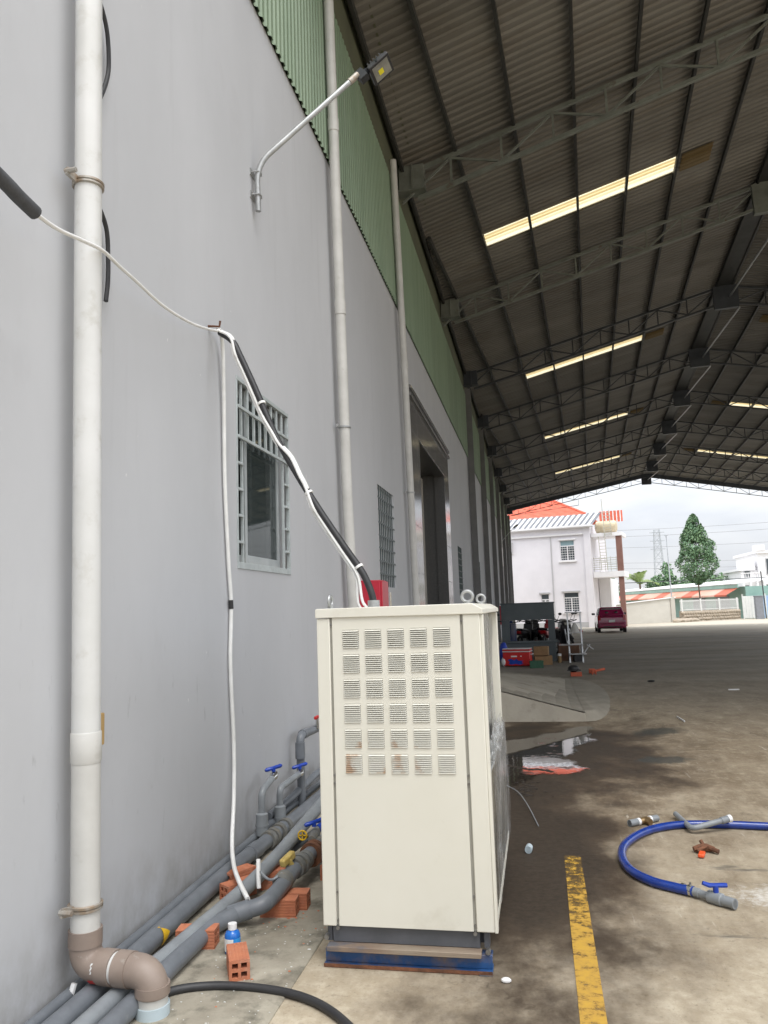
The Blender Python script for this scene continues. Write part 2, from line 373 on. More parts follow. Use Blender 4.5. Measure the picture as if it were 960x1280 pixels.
def film_mat():
    m, b = base_mat('plastic_film')
    l = m.node_tree.links.new
    o = [n for n in m.node_tree.nodes if n.type == 'OUTPUT_MATERIAL'][0]
    b.inputs['Base Color'].default_value = (0.62, 0.63, 0.63, 1)
    b.inputs['Roughness'].default_value = 0.12
    no = nn(m, 'ShaderNodeTexNoise'); no.inputs['Scale'].default_value = 14; no.inputs['Detail'].default_value = 5
    g = nn(m, 'ShaderNodeTexCoord'); mpn = nn(m, 'ShaderNodeMapping'); mpn.inputs['Scale'].default_value = (1, 1.3, 0.35)
    l(g.outputs['Object'], mpn.inputs[0]); l(mpn.outputs[0], no.inputs['Vector'])
    bp = nn(m, 'ShaderNodeBump'); bp.inputs['Strength'].default_value = 0.8; bp.inputs['Distance'].default_value = 0.03
    l(no.outputs['Fac'], bp.inputs['Height']); l(bp.outputs['Normal'], b.inputs['Normal'])
    mr = nn(m, 'ShaderNodeMapRange'); mr.inputs['From Min'].default_value = 0.4; mr.inputs['From Max'].default_value = 0.7
    mr.inputs['To Min'].default_value = 0.10; mr.inputs['To Max'].default_value = 0.62
    l(no.outputs['Fac'], mr.inputs['Value']); l(mr.outputs[0], b.inputs['Alpha'])
    return m
M['film'] = film_mat()

def ground_mat():
    m, b = base_mat('yard_concrete')
    l = m.node_tree.links.new
    g = nn(m, 'ShaderNodeNewGeometry'); P = g.outputs['Position']
    def noise_(scale, detail=7, rough=0.6, stretch=(1, 1, 1), off=(0, 0, 0)):
        mpn = nn(m, 'ShaderNodeMapping'); mpn.inputs['Scale'].default_value = stretch; mpn.inputs['Location'].default_value = off
        l(P, mpn.inputs[0])
        n = nn(m, 'ShaderNodeTexNoise'); n.inputs['Scale'].default_value = scale
        n.inputs['Detail'].default_value = detail; n.inputs['Roughness'].default_value = rough
        l(mpn.outputs[0], n.inputs['Vector'])
        return n.outputs['Fac']
    def rng(v, a, c, t0=0.0, t1=1.0):
        r = nn(m, 'ShaderNodeMapRange'); r.inputs['From Min'].default_value = a; r.inputs['From Max'].default_value = c
        r.inputs['To Min'].default_value = t0; r.inputs['To Max'].default_value = t1
        l(v, r.inputs['Value']); return r.outputs['Result']
    def math_(op, a, c):
        n = nn(m, 'ShaderNodeMath', operation=op)
        for i, v in enumerate((a, c)):
            if isinstance(v, (int, float)): n.inputs[i].default_value = v
            else: l(v, n.inputs[i])
        return n.outputs[0]
    def mixc(f, a, c):
        n = nn(m, 'ShaderNodeMix', data_type='RGBA')
        if isinstance(f, (int, float)): n.inputs['Factor'].default_value = f
        else: l(f, n.inputs['Factor'])
        for k, v in (('A', a), ('B', c)):
            if isinstance(v, tuple): n.inputs[k].default_value = (*v, 1)
            else: l(v, n.inputs[k])
        return n.outputs['Result']
    sp = nn(m, 'ShaderNodeSeparateXYZ'); l(P, sp.inputs[0])
    X, Y = sp.outputs['X'], sp.outputs['Y']
    n_big = noise_(0.55, 6, 0.6, (1, 1, 1))
    n_mid = noise_(2.3, 8, 0.68, (1.3, 0.8, 1), (3, 1, 0))
    n_fine = noise_(11, 8, 0.7)
    c = mixc(rng(n_mid, 0.36, 0.64), (0.325, 0.268, 0.190), (0.205, 0.160, 0.107))
    c = mixc(rng(n_big, 0.40, 0.66, 0, 0.55), c, (0.165, 0.122, 0.080))
    c = mixc(rng(n_fine, 0.52, 0.74, 0, 0.5), c, (0.52, 0.45, 0.33))
    c = mixc(rng(n_fine, 0.30, 0.42, 0.55, 0), c, (0.11, 0.09, 0.065))
    # pale scuff streaks
    n_st = noise_(3.0, 6, 0.7, (2.2, 0.7, 1), (7, 2, 0))
    c = mixc(rng(n_st, 0.52, 0.74, 0, 0.42), c, (0.54, 0.475, 0.36))
    pale = rng(math_('ADD', Y, rng(n_mid, 0.3, 0.7, -1.8, 1.8)), 6.4, 2.8, 0, 0.78)  # near ground painted lighter, standing in for light falling off further in
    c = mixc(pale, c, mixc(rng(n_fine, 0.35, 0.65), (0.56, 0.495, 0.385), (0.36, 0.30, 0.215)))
    n_m2 = noise_(27, 7, 0.75)
    c = mixc(rng(n_m2, 0.44, 0.30, 0, 0.55), c, (0.12, 0.09, 0.058))
    c = mixc(rng(n_m2, 0.57, 0.72, 0, 0.45), c, (0.50, 0.43, 0.32))
    n_gr = noise_(60, 4, 0.8)
    c = mixc(rng(n_gr, 0.42, 0.30, 0, 0.5), c, (0.12, 0.10, 0.075))
    c = mixc(rng(n_gr, 0.60, 0.72, 0, 0.35), c, (0.62, 0.57, 0.48))
    mps = nn(m, 'ShaderNodeMapping'); mps.inputs['Rotation'].default_value = (0, 0, R(35)); mps.inputs['Scale'].default_value = (9, 0.9, 1)
    l(P, mps.inputs[0]); ns = nn(m, 'ShaderNodeTexNoise'); ns.inputs['Scale'].default_value = 2.2; ns.inputs['Detail'].default_value = 9; ns.inputs['Roughness'].default_value = 0.7
    l(mps.outputs[0], ns.inputs['Vector'])
    c = mixc(math_('MULTIPLY', rng(ns.outputs['Fac'], 0.60, 0.70), rng(n_big, 0.45, 0.60, 0.1, 0.7)), c, (0.60, 0.55, 0.46))
    # hairline cracks
    nw = noise_(1.3, 5, 0.7); vo = nn(m, 'ShaderNodeTexVoronoi', feature='DISTANCE_TO_EDGE'); vo.inputs['Scale'].default_value = 0.42
    va = nn(m, 'ShaderNodeVectorMath', operation='ADD'); l(P, va.inputs[0]); l(nw, va.inputs[1]); l(va.outputs[0], vo.inputs['Vector'])
    c = mixc(math_('MULTIPLY', rng(vo.outputs['Distance'], 0.006, 0.001), rng(n_mid, 0.42, 0.58, 0, 0.65)), c, (0.07, 0.06, 0.045))
    # driven-over grey concrete further in (tyre rubber and dust)
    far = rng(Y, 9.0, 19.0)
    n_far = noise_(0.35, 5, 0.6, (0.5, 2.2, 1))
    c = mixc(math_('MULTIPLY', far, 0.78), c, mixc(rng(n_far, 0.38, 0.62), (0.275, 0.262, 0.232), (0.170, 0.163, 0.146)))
    # oil spots
    n_oil = noise_(1.1, 5, 0.6, (0.8, 2.6, 1), (11, 5, 0))
    c = mixc(rng(n_oil, 0.66, 0.72, 0, 0.7), c, (0.05, 0.052, 0.05))
    # tyre arcs on the far yard
    wv = nn(m, 'ShaderNodeTexWave', wave_type='RINGS'); wv.rings_direction = 'Z'
    mpw = nn(m, 'ShaderNodeMapping'); mpw.inputs['Location'].default_value = (-26, -8, 0); mpw.inputs['Scale'].default_value = (1, 1, 0)
    l(P, mpw.inputs[0]); l(mpw.outputs[0], wv.inputs['Vector'])
    wv.inputs['Scale'].default_value = 0.11; wv.inputs['Distortion'].default_value = 3.0; wv.inputs['Detail'].default_value = 3
    wv.inputs['Detail Scale'].default_value = 0.3
    arcs = math_('MULTIPLY', rng(wv.outputs['Fac'], 0.72, 0.98), rng(Y, 17, 24))
    c = mixc(math_('MULTIPLY', arcs, 0.45), c, (0.26, 0.25, 0.225))
    # sandy dust further out, its edge painted where the sunlit floor begins
    yy = math_('ADD', Y, math_('MULTIPLY', X, -0.55))
    yy = math_('ADD', yy, rng(n_big, 0.2, 0.8, -4, 4))
    sand = rng(yy, 32.0, 42.0)
    c = mixc(sand, c, mixc(rng(n_far, 0.35, 0.65), (0.47, 0.425, 0.345), (0.40, 0.365, 0.295)))
    # damp stain: spread round the puddle and down the right of the unit
    def ell(cx, cy, rx, ry):
        dx = math_('DIVIDE', math_('SUBTRACT', X, cx), rx); dy = math_('DIVIDE', math_('SUBTRACT', Y, cy), ry)
        return math_('SQRT', math_('ADD', math_('MULTIPLY', dx, dx), math_('MULTIPLY', dy, dy)), 0)
    d1 = ell(2.0, 8.8, 1.25, 3.0)
    d2 = ell(1.80, 5.1, 0.62, 2.5)
    dmin = math_('MINIMUM', math_('MINIMUM', d1, d2), ell(1.75, 6.7, 0.62, 1.5))
    dn = math_('ADD', dmin, rng(noise_(1.6, 6, 0.62, (1, 0.7, 1), (2, 9, 0)), 0.25, 0.75, -0.50, 0.50))
    wet = rng(dn, 1.25, 0.70)
    wet2 = rng(dn, 0.95, 0.45)
    c = mixc(math_('MULTIPLY', wet, 0.88), c, (0.058, 0.038, 0.024))
    c = mixc(math_('MULTIPLY', wet2, 0.8), c, mixc(rng(n_m2, 0.4, 0.62), (0.020, 0.016, 0.012), (0.045, 0.034, 0.025)))
    # two old oil smears and a splash of white powder by the hose valve
    for (cx, cy, rx, ry, col, lo_) in ((3.22, 9.95, 0.34, 0.42, (0.035, 0.042, 0.040), 0.45), (3.05, 8.05, 0.26, 0.30, (0.045, 0.050, 0.047), 0.5), (3.12, 4.42, 0.34, 0.20, (0.66, 0.64, 0.60), 0.2)):
        dd = math_('ADD', ell(cx, cy, rx, ry), rng(n_m2 if lo_ < 0.3 else n_mid, 0.25, 0.75, -0.7, 0.7))
        c = mixc(rng(dd, 0.95, lo_, 0, 0.75), c, col)
    l(c, b.inputs['Base Color'])
    ro = rng(n_mid, 0.3, 0.7, 0.72, 0.9)
    rw = nn(m, 'ShaderNodeMix', data_type='FLOAT')
    l(wet, rw.inputs['Factor']); l(ro, rw.inputs['A']); rw.inputs['B'].default_value = 0.62
    l(rw.outputs['Result'], b.inputs['Roughness'])
    b.inputs['Specular IOR Level'].default_value = 0.28
    bp = nn(m, 'ShaderNodeBump'); bp.inputs['Strength'].default_value = 0.35; bp.inputs['Distance'].default_value = 0.02
    hsum = math_('ADD', math_('MULTIPLY', n_fine, 0.5), n_mid)
    l(hsum, bp.inputs['Height']); l(bp.outputs['Normal'], b.inputs['Normal'])
    return m
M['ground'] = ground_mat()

def puddle_mat():
    m, b = base_mat('puddle_water')
    l = m.node_tree.links.new
    b.inputs['Base Color'].default_value = (0.030, 0.024, 0.019, 1)
    b.inputs['Specular IOR Level'].default_value = 0.5
    b.inputs['IOR'].default_value = 1.75
    g = nn(m, 'ShaderNodeNewGeometry')
    n = nn(m, 'ShaderNodeTexNoise'); n.inputs['Scale'].default_value = 2.4; n.inputs['Detail'].default_value = 7; n.inputs['Roughness'].default_value = 0.7
    l(g.outputs['Position'], n.inputs['Vector'])
    r = nn(m, 'ShaderNodeMapRange'); r.inputs['From Min'].default_value = 0.56; r.inputs['From Max'].default_value = 0.70
    r.inputs['To Min'].default_value = 0.015; r.inputs['To Max'].default_value = 0.42
    l(n.outputs['Fac'], r.inputs['Value']); l(r.outputs[0], b.inputs['Roughness'])
    bp = nn(m, 'ShaderNodeBump'); bp.inputs['Strength'].default_value = 0.05; bp.inputs['Distance'].default_value = 0.01
    n2 = nn(m, 'ShaderNodeTexNoise'); n2.inputs['Scale'].default_value = 9; n2.inputs['Detail'].default_value = 3
    l(g.outputs['Position'], n2.inputs['Vector'])
    l(n2.outputs['Fac'], bp.inputs['Height']); l(bp.outputs['Normal'], b.inputs['Normal'])
    return m
def _soft(m):
    b = m.node_tree.nodes['Principled BSDF']; l = m.node_tree.links.new
    at_ = nn(m, 'ShaderNodeAttribute', attribute_name='edge')
    g = nn(m, 'ShaderNodeNewGeometry'); n = nn(m, 'ShaderNodeTexNoise'); n.inputs['Scale'].default_value = 5.5; n.inputs['Detail'].default_value = 8; n.inputs['Roughness'].default_value = 0.7
    mpn = nn(m, 'ShaderNodeMapping'); mpn.inputs['Scale'].default_value = (1, 0.55, 1); l(g.outputs['Position'], mpn.inputs[0]); l(mpn.outputs[0], n.inputs['Vector'])
    e = nn(m, 'ShaderNodeMapRange'); e.inputs['From Max'].default_value = 0.22; e.inputs['To Min'].default_value = -0.25; e.inputs['To Max'].default_value = 0.30; l(at_.outputs['Fac'], e.inputs['Value'])
    a = nn(m, 'ShaderNodeMath', operation='ADD'); l(e.outputs[0], a.inputs[0]); l(n.outputs['Fac'], a.inputs[1])
    r = nn(m, 'ShaderNodeMapRange'); r.inputs['From Min'].default_value = 0.38; r.inputs['From Max'].default_value = 0.54; l(a.outputs[0], r.inputs['Value'])
    l(r.outputs[0], b.inputs['Alpha'])
    return m
M['puddle'] = _soft(puddle_mat())

def worn_line_mat():
    m, b = base_mat('worn_yellow_line')
    l = m.node_tree.links.new
    g = nn(m, 'ShaderNodeNewGeometry')
    n = nn(m, 'ShaderNodeTexNoise'); n.inputs['Scale'].default_value = 13; n.inputs['Detail'].default_value = 8; n.inputs['Roughness'].default_value = 0.75
    l(g.outputs['Position'], n.inputs['Vector'])
    r1 = nn(m, 'ShaderNodeValToRGB')
    r1.color_ramp.elements[0].position = 0.40; r1.color_ramp.elements[0].color = (0.50, 0.30, 0.04, 1)
    r1.color_ramp.elements[1].position = 0.62; r1.color_ramp.elements[1].color = (0.38, 0.22, 0.05, 1)
    l(n.outputs['Fac'], r1.inputs['Fac']); l(r1.outputs[0], b.inputs['Base Color'])
    sp = nn(m, 'ShaderNodeSeparateXYZ'); l(g.outputs['Position'], sp.inputs[0])
    yr = nn(m, 'ShaderNodeMapRange'); yr.inputs['From Min'].default_value = 3.7; yr.inputs['From Max'].default_value = 5.05
    yr.inputs['To Min'].default_value = 0.0; yr.inputs['To Max'].default_value = 0.17
    l(sp.outputs['Y'], yr.inputs['Value'])
    ad = nn(m, 'ShaderNodeMath', operation='ADD'); l(n.outputs['Fac'], ad.inputs[0]); l(yr.outputs[0], ad.inputs[1])
    al = nn(m, 'ShaderNodeMapRange'); al.inputs['From Min'].default_value = 0.52; al.inputs['From Max'].default_value = 0.66
    al.inputs['To Min'].default_value = 1.0; al.inputs['To Max'].default_value = 0.12
    l(ad.outputs[0], al.inputs['Value']); l(al.outputs[0], b.inputs['Alpha'])
    b.inputs['Roughness'].default_value = 0.75
    return m
M['line'] = worn_line_mat()

# ------------------------------------------------------------------ mesh helpers
class MB:
    def __init__(s):
        s.v = []; s.f = []; s.s = []
    def add(s, vs, fs, smooth=False):
        o = len(s.v)
        s.v += [Vector(p) for p in vs]
        for f in fs:
            s.f.append([o + i for i in f]); s.s.append(smooth)
        return s
    def box(s, x0, x1, y0, y1, z0, z1):
        vs = [(x, y, z) for z in (z0, z1) for y in (y0, y1) for x in (x0, x1)]
        return s.add(vs, [(0, 2, 3, 1), (4, 5, 7, 6), (0, 1, 5, 4), (2, 6, 7, 3), (0, 4, 6, 2), (1, 3, 7, 5)])
    def obox(s, c, ax, hx, hy, hz):
        c = Vector(c)
        vs = [c + ax[0] * (i * hx) + ax[1] * (j * hy) + ax[2] * (k * hz) for k in (-1, 1) for j in (-1, 1) for i in (-1, 1)]
        return s.add(vs, [(0, 2, 3, 1), (4, 5, 7, 6), (0, 1, 5, 4), (2, 6, 7, 3), (0, 4, 6, 2), (1, 3, 7, 5)])
    def bar(s, p, q, w, h, up=(0, 0, 1)):
        p = Vector(p); q = Vector(q); d = (q - p); Ln = d.length; d.normalize()
        up = Vector(up)
        if abs(d.dot(up)) > 0.97: up = Vector((0, 1, 0)) if abs(d.y) < 0.9 else Vector((1, 0, 0))
        sx = d.cross(up).normalized(); uz = sx.cross(d).normalized()
        return s.obox((p + q) / 2, (sx, d, uz), w / 2, Ln / 2, h / 2)
    def tube(s, pts, r, n=10, caps=True, closed=False):
        pts = [Vector(p) for p in pts]
        rs = r if isinstance(r, (list, tuple)) else [r] * len(pts)
        rings = []
        m = len(pts)
        t0 = (pts[1] - pts[0]).normalized()
        ref = Vector((0, 0, 1)) if abs(t0.z) < 0.9 else Vector((1, 0, 0))
        nrm = (ref - t0 * ref.dot(t0)).normalized()
        vs = []
        for i in range(m):
            if closed: t = (pts[(i + 1) % m] - pts[i - 1]).normalized()
            elif i == 0: t = t0
            elif i == m - 1: t = (pts[-1] - pts[-2]).normalized()
            else:
                t = ((pts[i + 1] - pts[i]).normalized() + (pts[i] - pts[i - 1]).normalized())
                t = t.normalized() if t.length > 1e-6 else (pts[i + 1] - pts[i]).normalized()
            nrm = (nrm - t * nrm.dot(t)).normalized()
            bn = t.cross(nrm)
            for k in range(n):
                a = 2 * math.pi * k / n
                vs.append(pts[i] + (nrm * math.cos(a) + bn * math.sin(a)) * rs[i])
        fs = []
        for i in range(m if closed else m - 1):
            j = (i + 1) % m
            for k in range(n):
                fs.append((i * n + k, i * n + (k + 1) % n, j * n + (k + 1) % n, j * n + k))
        s.add(vs, fs, True)
        if caps and not closed:
            s.add(vs[:n], [tuple(range(n))[::-1]]); s.add(vs[-n:], [tuple(range(n))])
        return s
    def cyl(s, p, q, r, n=12, r2=None):
        return s.tube([p, q], [r, r if r2 is None else r2], n)
    def pipe(s, p, q, r, ri, n=14):
        """hollow end look: outer tube with recessed inner bore"""
        p = Vector(p); q = Vector(q); d = (q - p).normalized()
        dep = min((q - p).length * 0.45, r * 2)
        return s.tube([q - d * dep, q, q, p, p, p + d * dep], [ri, ri, r, r, ri, ri], n, caps=True)
    def prism(s, poly, d):
        d = Vector(d); n = len(poly); vs = [Vector(p) for p in poly] + [Vector(p) + d for p in poly]
        fs = [tuple(range(n))[::-1], tuple(range(n, 2 * n))] + [(i, (i + 1) % n, n + (i + 1) % n, n + i) for i in range(n)]
        return s.add(vs, fs)
    def lathe(s, c, prof, n=16, axis=(0, 0, 1)):
        c = Vector(c); a = Vector(axis).normalized()
        pts = [c + a * z for r, z in prof]
        q = a.to_track_quat('Z', 'Y')
        vs = []
        for (r, z) in prof:
            for k in range(n):
                t = 2 * math.pi * k / n
                vs.append(c + q @ Vector((r * math.cos(t), r * math.sin(t), z)))
        fs = [(i * n + k, i * n + (k + 1) % n, (i + 1) * n + (k + 1) % n, (i + 1) * n + k) for i in range(len(prof) - 1) for k in range(n)]
        s.add(vs, fs, True)
        return s
    def sphere(s, c, r, n=10, sc=(1, 1, 1)):
        c = Vector(c); vs = []; m = n // 2 + 1
        for i in range(m + 1):
            ph = math.pi * i / m
            for k in range(n):
                t = 2 * math.pi * k / n
                vs.append(c + Vector((r * sc[0] * math.sin(ph) * math.cos(t), r * sc[1] * math.sin(ph) * math.sin(t), r * sc[2] * math.cos(ph))))
        fs = [(i * n + k, i * n + (k + 1) % n, (i + 1) * n + (k + 1) % n, (i + 1) * n + k) for i in range(m) for k in range(n)]
        return s.add(vs, fs, True)
    def mesh(s, name, m, off=Vector((0, 0, 0)), clean=True):
        me = bpy.data.meshes.new(name)
        me.from_pydata([tuple(p - off) for p in s.v], [], s.f)
        me.polygons.foreach_set('use_smooth', s.s)
        if m is not None: me.materials.append(m)
        if clean:
            bm = bmesh.new(); bm.from_mesh(me)
            bmesh.ops.remove_doubles(bm, verts=bm.verts, dist=1e-5)
            bmesh.ops.recalc_face_normals(bm, faces=bm.faces)
            bm.to_mesh(me); bm.free()
        me.set_sharp_from_angle(angle=R(42))
        me.update()
        return me

def root_loc(o):
    while o.parent: o = o.parent
    return o.location.copy()

def build(mb, name, m, parent=None, local=False, bevel=0.0, label=None, clean=True, kind=None):
    off = Vector((0, 0, 0))
    if parent is not None and not local: off = root_loc(parent)
    me = mb.mesh(name, M[m] if isinstance(m, str) else m, off, clean)
    o = bpy.data.objects.new(name, me); COL.objects.link(o)
    if parent is not None: o.parent = parent
    if bevel:
        b = o.modifiers.new('bevel', 'BEVEL'); b.width = bevel; b.segments = 2; b.limit_method = 'ANGLE'; b.angle_limit = R(40)
        b.harden_normals = False
    if label: o['label'] = label
    if kind: o['kind'] = kind
    return o

def inst(name, me, parent, loc, rot=None, scale=None):
    o = bpy.data.objects.new(name, me); COL.objects.link(o)
    if parent is not None:
        o.parent = parent; o.location = Vector(loc) - root_loc(parent)
    else: o.location = loc
    if rot is not None: o.rotation_euler = rot
    if scale is not None: o.scale = scale
    return o

def thing(name, label, cat, loc=(0, 0, 0), rotz=0.0, group=None):
    o = bpy.data.objects.new(name, None); COL.objects.link(o)
    o.empty_display_size = 0.1
    o.location = loc; o.rotation_euler = (0, 0, rotz)
    o['label'] = label; o['category'] = cat
    if group: o['group'] = group
    return o

def tag(o, label, cat, group=None):
    o['label'] = label; o['category'] = cat
    if group: o['group'] = group
    return o

def struct(o, label=None):
    o['kind'] = 'structure'
    if label: o['label'] = label
    return o

def single(mb, name, m, label, cat, base, group=None, bevel=0.0):
    """one-mesh thing with its origin at base (world coordinates in mb)"""
    me = mb.mesh(name, M[m] if isinstance(m, str) else m, Vector(base))
    o = bpy.data.objects.new(name, me); COL.objects.link(o); o.location = base
    if bevel:
        b = o.modifiers.new('bevel', 'BEVEL'); b.width = bevel; b.segments = 2; b.limit_method = 'ANGLE'; b.angle_limit = R(40)
    return tag(o, label, cat, group)

def copy_tree(o, parent=None):
    c = o.copy(); COL.objects.link(c)
    if parent is not None: c.parent = parent
    for ch in list(o.children): copy_tree(ch, c)
    return c

def spline(pts, sub=8):
    """Catmull-Rom through pts"""
    P = [Vector(p) for p in pts]
    P = [P[0] * 2 - P[1]] + P + [P[-1] * 2 - P[-2]]
    o = []
    for i in range(1, len(P) - 2):
        p0, p1, p2, p3 = P[i - 1:i + 3]
        for k in range(sub):
            t = k / sub
            o.append(0.5 * ((2 * p1) + (p2 - p0) * t + (2 * p0 - 5 * p1 + 4 * p2 - p3) * t * t + (3 * p1 - p0 - 3 * p2 + p3) * t ** 3))
    o.append(P[-2])
    return o

def sst(a, b, x):
    t = min(1, max(0, (x - a) / (b - a))); return t * t * (3 - 2 * t)

def bend(a, b, c, r, n=7):
    """points of a rounded corner at b between a and c"""
    a, b, c = Vector(a), Vector(b), Vector(c)
    u = (a - b).normalized(); w = (c - b).normalized()
    p, q = b + u * r, b + w * r
    return [p.lerp(b, t).lerp(b.lerp(q, t), t) for t in [i / (n - 1) for i in range(n)]]

# ------------------------------------------------------------------ SETTING: ground
def gz(x, y):
    z = -0.0078 * min(max(y - 24, 0), 34) - 0.022 * min(max(y - 58, 0), 11.5)
    u = min(max(y - 6.9, 0), 4.1)
    d = 1.036 * (u - 0.75 * (1 - math.exp(-u / 0.75)))
    d *= (1 - sst(11.0, 12.4, y)) * sst(0.2, 1.1, x) * (1 - sst(2.7, 3.7, x))
    return z - 0.0367 * d

def frange(a, b, st):
    n = max(1, round((b - a) / st)); return [a + (b - a) * i / n for i in range(n + 1)]
xs = [-600, -200, -60, -20] + frange(-6, 0, 2) + frange(0.2, 4.4, 0.2) + frange(5, 12, 1) + [16, 24, 40, 90, 250, 700]
ys = [-500, -120, -40, -15] + frange(-6, 6, 1) + frange(6.4, 13, 0.2) + frange(14, 30, 1) + frange(32, 80, 2) + [100, 140, 200, 350, 700, 1500]
g = MB()
g.add([(x, y, gz(x, y)) for y in ys for x in xs],
      [(j * len(xs) + i, j * len(xs) + i + 1, (j + 1) * len(xs) + i + 1, (j + 1) * len(xs) + i) for j in range(len(ys) - 1) for i in range(len(xs) - 1)], True)
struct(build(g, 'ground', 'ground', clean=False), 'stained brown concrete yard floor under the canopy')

# strip of dark mossy concrete along the wall, its joint at x = 0.87
g = MB()
for (a, b_) in ((-12.0, 1.2), (1.2, 5.6), (5.6, 11.0)):
    g.prism([(0.0, a + 0.006, -0.05), (0.868, a + 0.006, -0.05), (0.868, a + 0.006, 0.004), (0.862, a + 0.006, 0.009), (0.0, a + 0.006, 0.009)], (0, b_ - a - 0.012, 0))
struct(build(g, 'wall_apron', 'apron'), 'dark mossy concrete strip along the foot of the grey wall')

g = MB()
Yl = [-8, -2, 2, 3, 4, 4.6, 5.0]
def yl(x): return [(x(y), y, 0.004) for y in Yl]
lft = [(2.03 - 0.0, y, 0.004) for y in Yl]
g.add([(1.985 + 0.002 * math.sin(y * 3) + 0.003 * y, y, 0.004) for y in Yl] + [(2.082 + 0.003 * y, y, 0.004) for y in Yl],
      [(i, len(Yl) + i, len(Yl) + i + 1, i + 1) for i in range(len(Yl) - 1)])
struct(build(g, 'yellow_line', 'line'), 'worn yellow painted line on the concrete yard')

# puddle film over the dip
def puddle_outline():
    base = [(1.2, 7.0), (1.55, 6.75), (1.78, 6.95), (1.98, 7.25), (2.27, 7.42), (2.42, 7.62), (2.26, 7.95), (2.24, 8.35), (2.34, 8.75), (2.42, 9.1), (2.50, 9.6),
            (2.55, 10.2), (2.60, 10.75), (2.48, 11.1), (2.22, 10.85), (1.9, 10.2), (1.5, 9.7), (1.15, 9.3), (1.0, 8.4), (1.05, 7.4)]
    o = []
    for p in spline([(x, y, 0) for x, y in base + base[:1]], 7)[:-1]:
        q = Vector((p.x, p.y, 0)); n = noise.noise(q * 3.1) * 0.10 + noise.noise(q * 9) * 0.05
        o.append((p.x + n, p.y + noise.noise(q * 4 + Vector((5, 5, 0))) * 0.14))
    return o
bm = bmesh.new()
po = puddle_outline()
vs_ = [bm.verts.new((x, y, 0)) for x, y in po]
bm.faces.new(vs_)
for yc in frange(6.6, 11.4, 0.1):
    bmesh.ops.bisect_plane(bm, geom=bm.verts[:] + bm.edges[:] + bm.faces[:], plane_co=(0, yc, 0), plane_no=(0, 1, 0))
for xc in frange(0.8, 3.0, 0.1):
    bmesh.ops.bisect_plane(bm, geom=bm.verts[:] + bm.edges[:] + bm.faces[:], plane_co=(xc, 0, 0), plane_no=(1, 0, 0))
for v in bm.verts: v.co.z = gz(v.co.x, v.co.y) + 0.005
for f in bm.faces:
    f.smooth = True
    if f.normal.z < 0: f.normal_flip()
me = bpy.data.meshes.new('puddle'); bm.to_mesh(me); bm.free()
at_ = me.attributes.new('edge', 'FLOAT', 'POINT')
for i, v in enumerate(me.vertices):
    best = 9
    for k in range(len(po)):
        ax_, ay_ = po[k]; bx2, by2 = po[(k + 1) % len(po)]; dx, dy = bx2 - ax_, by2 - ay_; L2 = dx * dx + dy * dy or 1e-9
        tt_ = max(0, min(1, ((v.co.x - ax_) * dx + (v.co.y - ay_) * dy) / L2)); best = min(best, math.hypot(ax_ + dx * tt_ - v.co.x, ay_ + dy * tt_ - v.co.y))
    at_.data[i].value = best; me.materials.append(M['puddle'])
o = bpy.data.objects.new('puddle', me); COL.objects.link(o)
struct(o, 'shallow puddle of water reflecting sky and orange roof')

# ------------------------------------------------------------------ WAREHOUSE
wh = thing('warehouse', 'long grey plastered warehouse wall with green sheet cladding on top', 'warehouse', (0, 25, 0))
Y0, Y1, ZT = -12.0, 62.0, 6.27
WIN = [(4.85, 5.98, 1.81, 3.13), (9.64, 10.77, 1.81, 3.12)] + [(y, y + 1.13, 1.81, 3.10) for y in (19.9, 26.7, 32.7, 38.7)]
DOORS = [(13.4, 17.2, 0.0, 4.49), (43.4, 47.2, 0.0, 3.9)]
ops = WIN + DOORS
by = sorted({Y0, Y1} | {v for o_ in ops for v in o_[:2]})
bz = sorted({-0.6, ZT} | {v for o_ in ops for v in o_[2:]})
def inside(y, z): return any(a < y < b and c < z < d for a, b, c, d in ops)
w = MB()
TH = 0.2
for i in range(len(by) - 1):
    for j in range(len(bz) - 1):
        a, b_, c, d = by[i], by[i + 1], bz[j], bz[j + 1]
        if inside((a + b_) / 2, (c + d) / 2): continue
        w.add([(0, a, c), (0, b_, c), (0, b_, d), (0, a, d)], [(0, 1, 2, 3)])
        w.add([(-TH, a, c), (-TH, b_, c), (-TH, b_, d), (-TH, a, d)], [(3, 2, 1, 0)])
for a, b_, c, d in ops:
    w.add([(0, a, c), (-TH, a, c), (-TH, a, d), (0, a, d)], [(0, 1, 2, 3)])
    w.add([(0, b_, c), (-TH, b_, c), (-TH, b_, d), (0, b_, d)], [(3, 2, 1, 0)])
    w.add([(0, a, c), (0, b_, c), (-TH, b_, c), (-TH, a, c)], [(0, 1, 2, 3)])
    w.add([(0, a, d), (0, b_, d), (-TH, b_, d), (-TH, a, d)], [(3, 2, 1, 0)])
build(w, 'wall', 'plaster', wh, clean=False)
w = MB().box(-TH, -0.02, Y0, Y1, ZT + 0.003, 9.7)
build(w, 'upper_wall', 'fascia', wh)
w = MB().box(-0.2, 0.0, Y1 + 0.002, Y1 + 0.202, -0.8, 9.7); w.box(-16, -0.203, Y1 + 0.002, Y1 + 0.202, -0.8, 9.7)
w.box(-16, -0.203, Y0 - 0.2, Y0 - 0.002, -0.8, 9.7); w.box(-16.2, -16.003, Y0 - 0.2, Y1 + 0.2, -0.8, 9.7)
build(w, 'outer_wall', 'plaster', wh)
build(MB().box(-16.2, -0.002, Y0 - 0.2, Y1 + 0.2, 9.703, 9.9), 'roof', 'sheet', wh)
build(MB().box(-16, -TH - 0.003, Y0, Y1, 0.55, 0.6), 'floor', 'dark_room', wh)
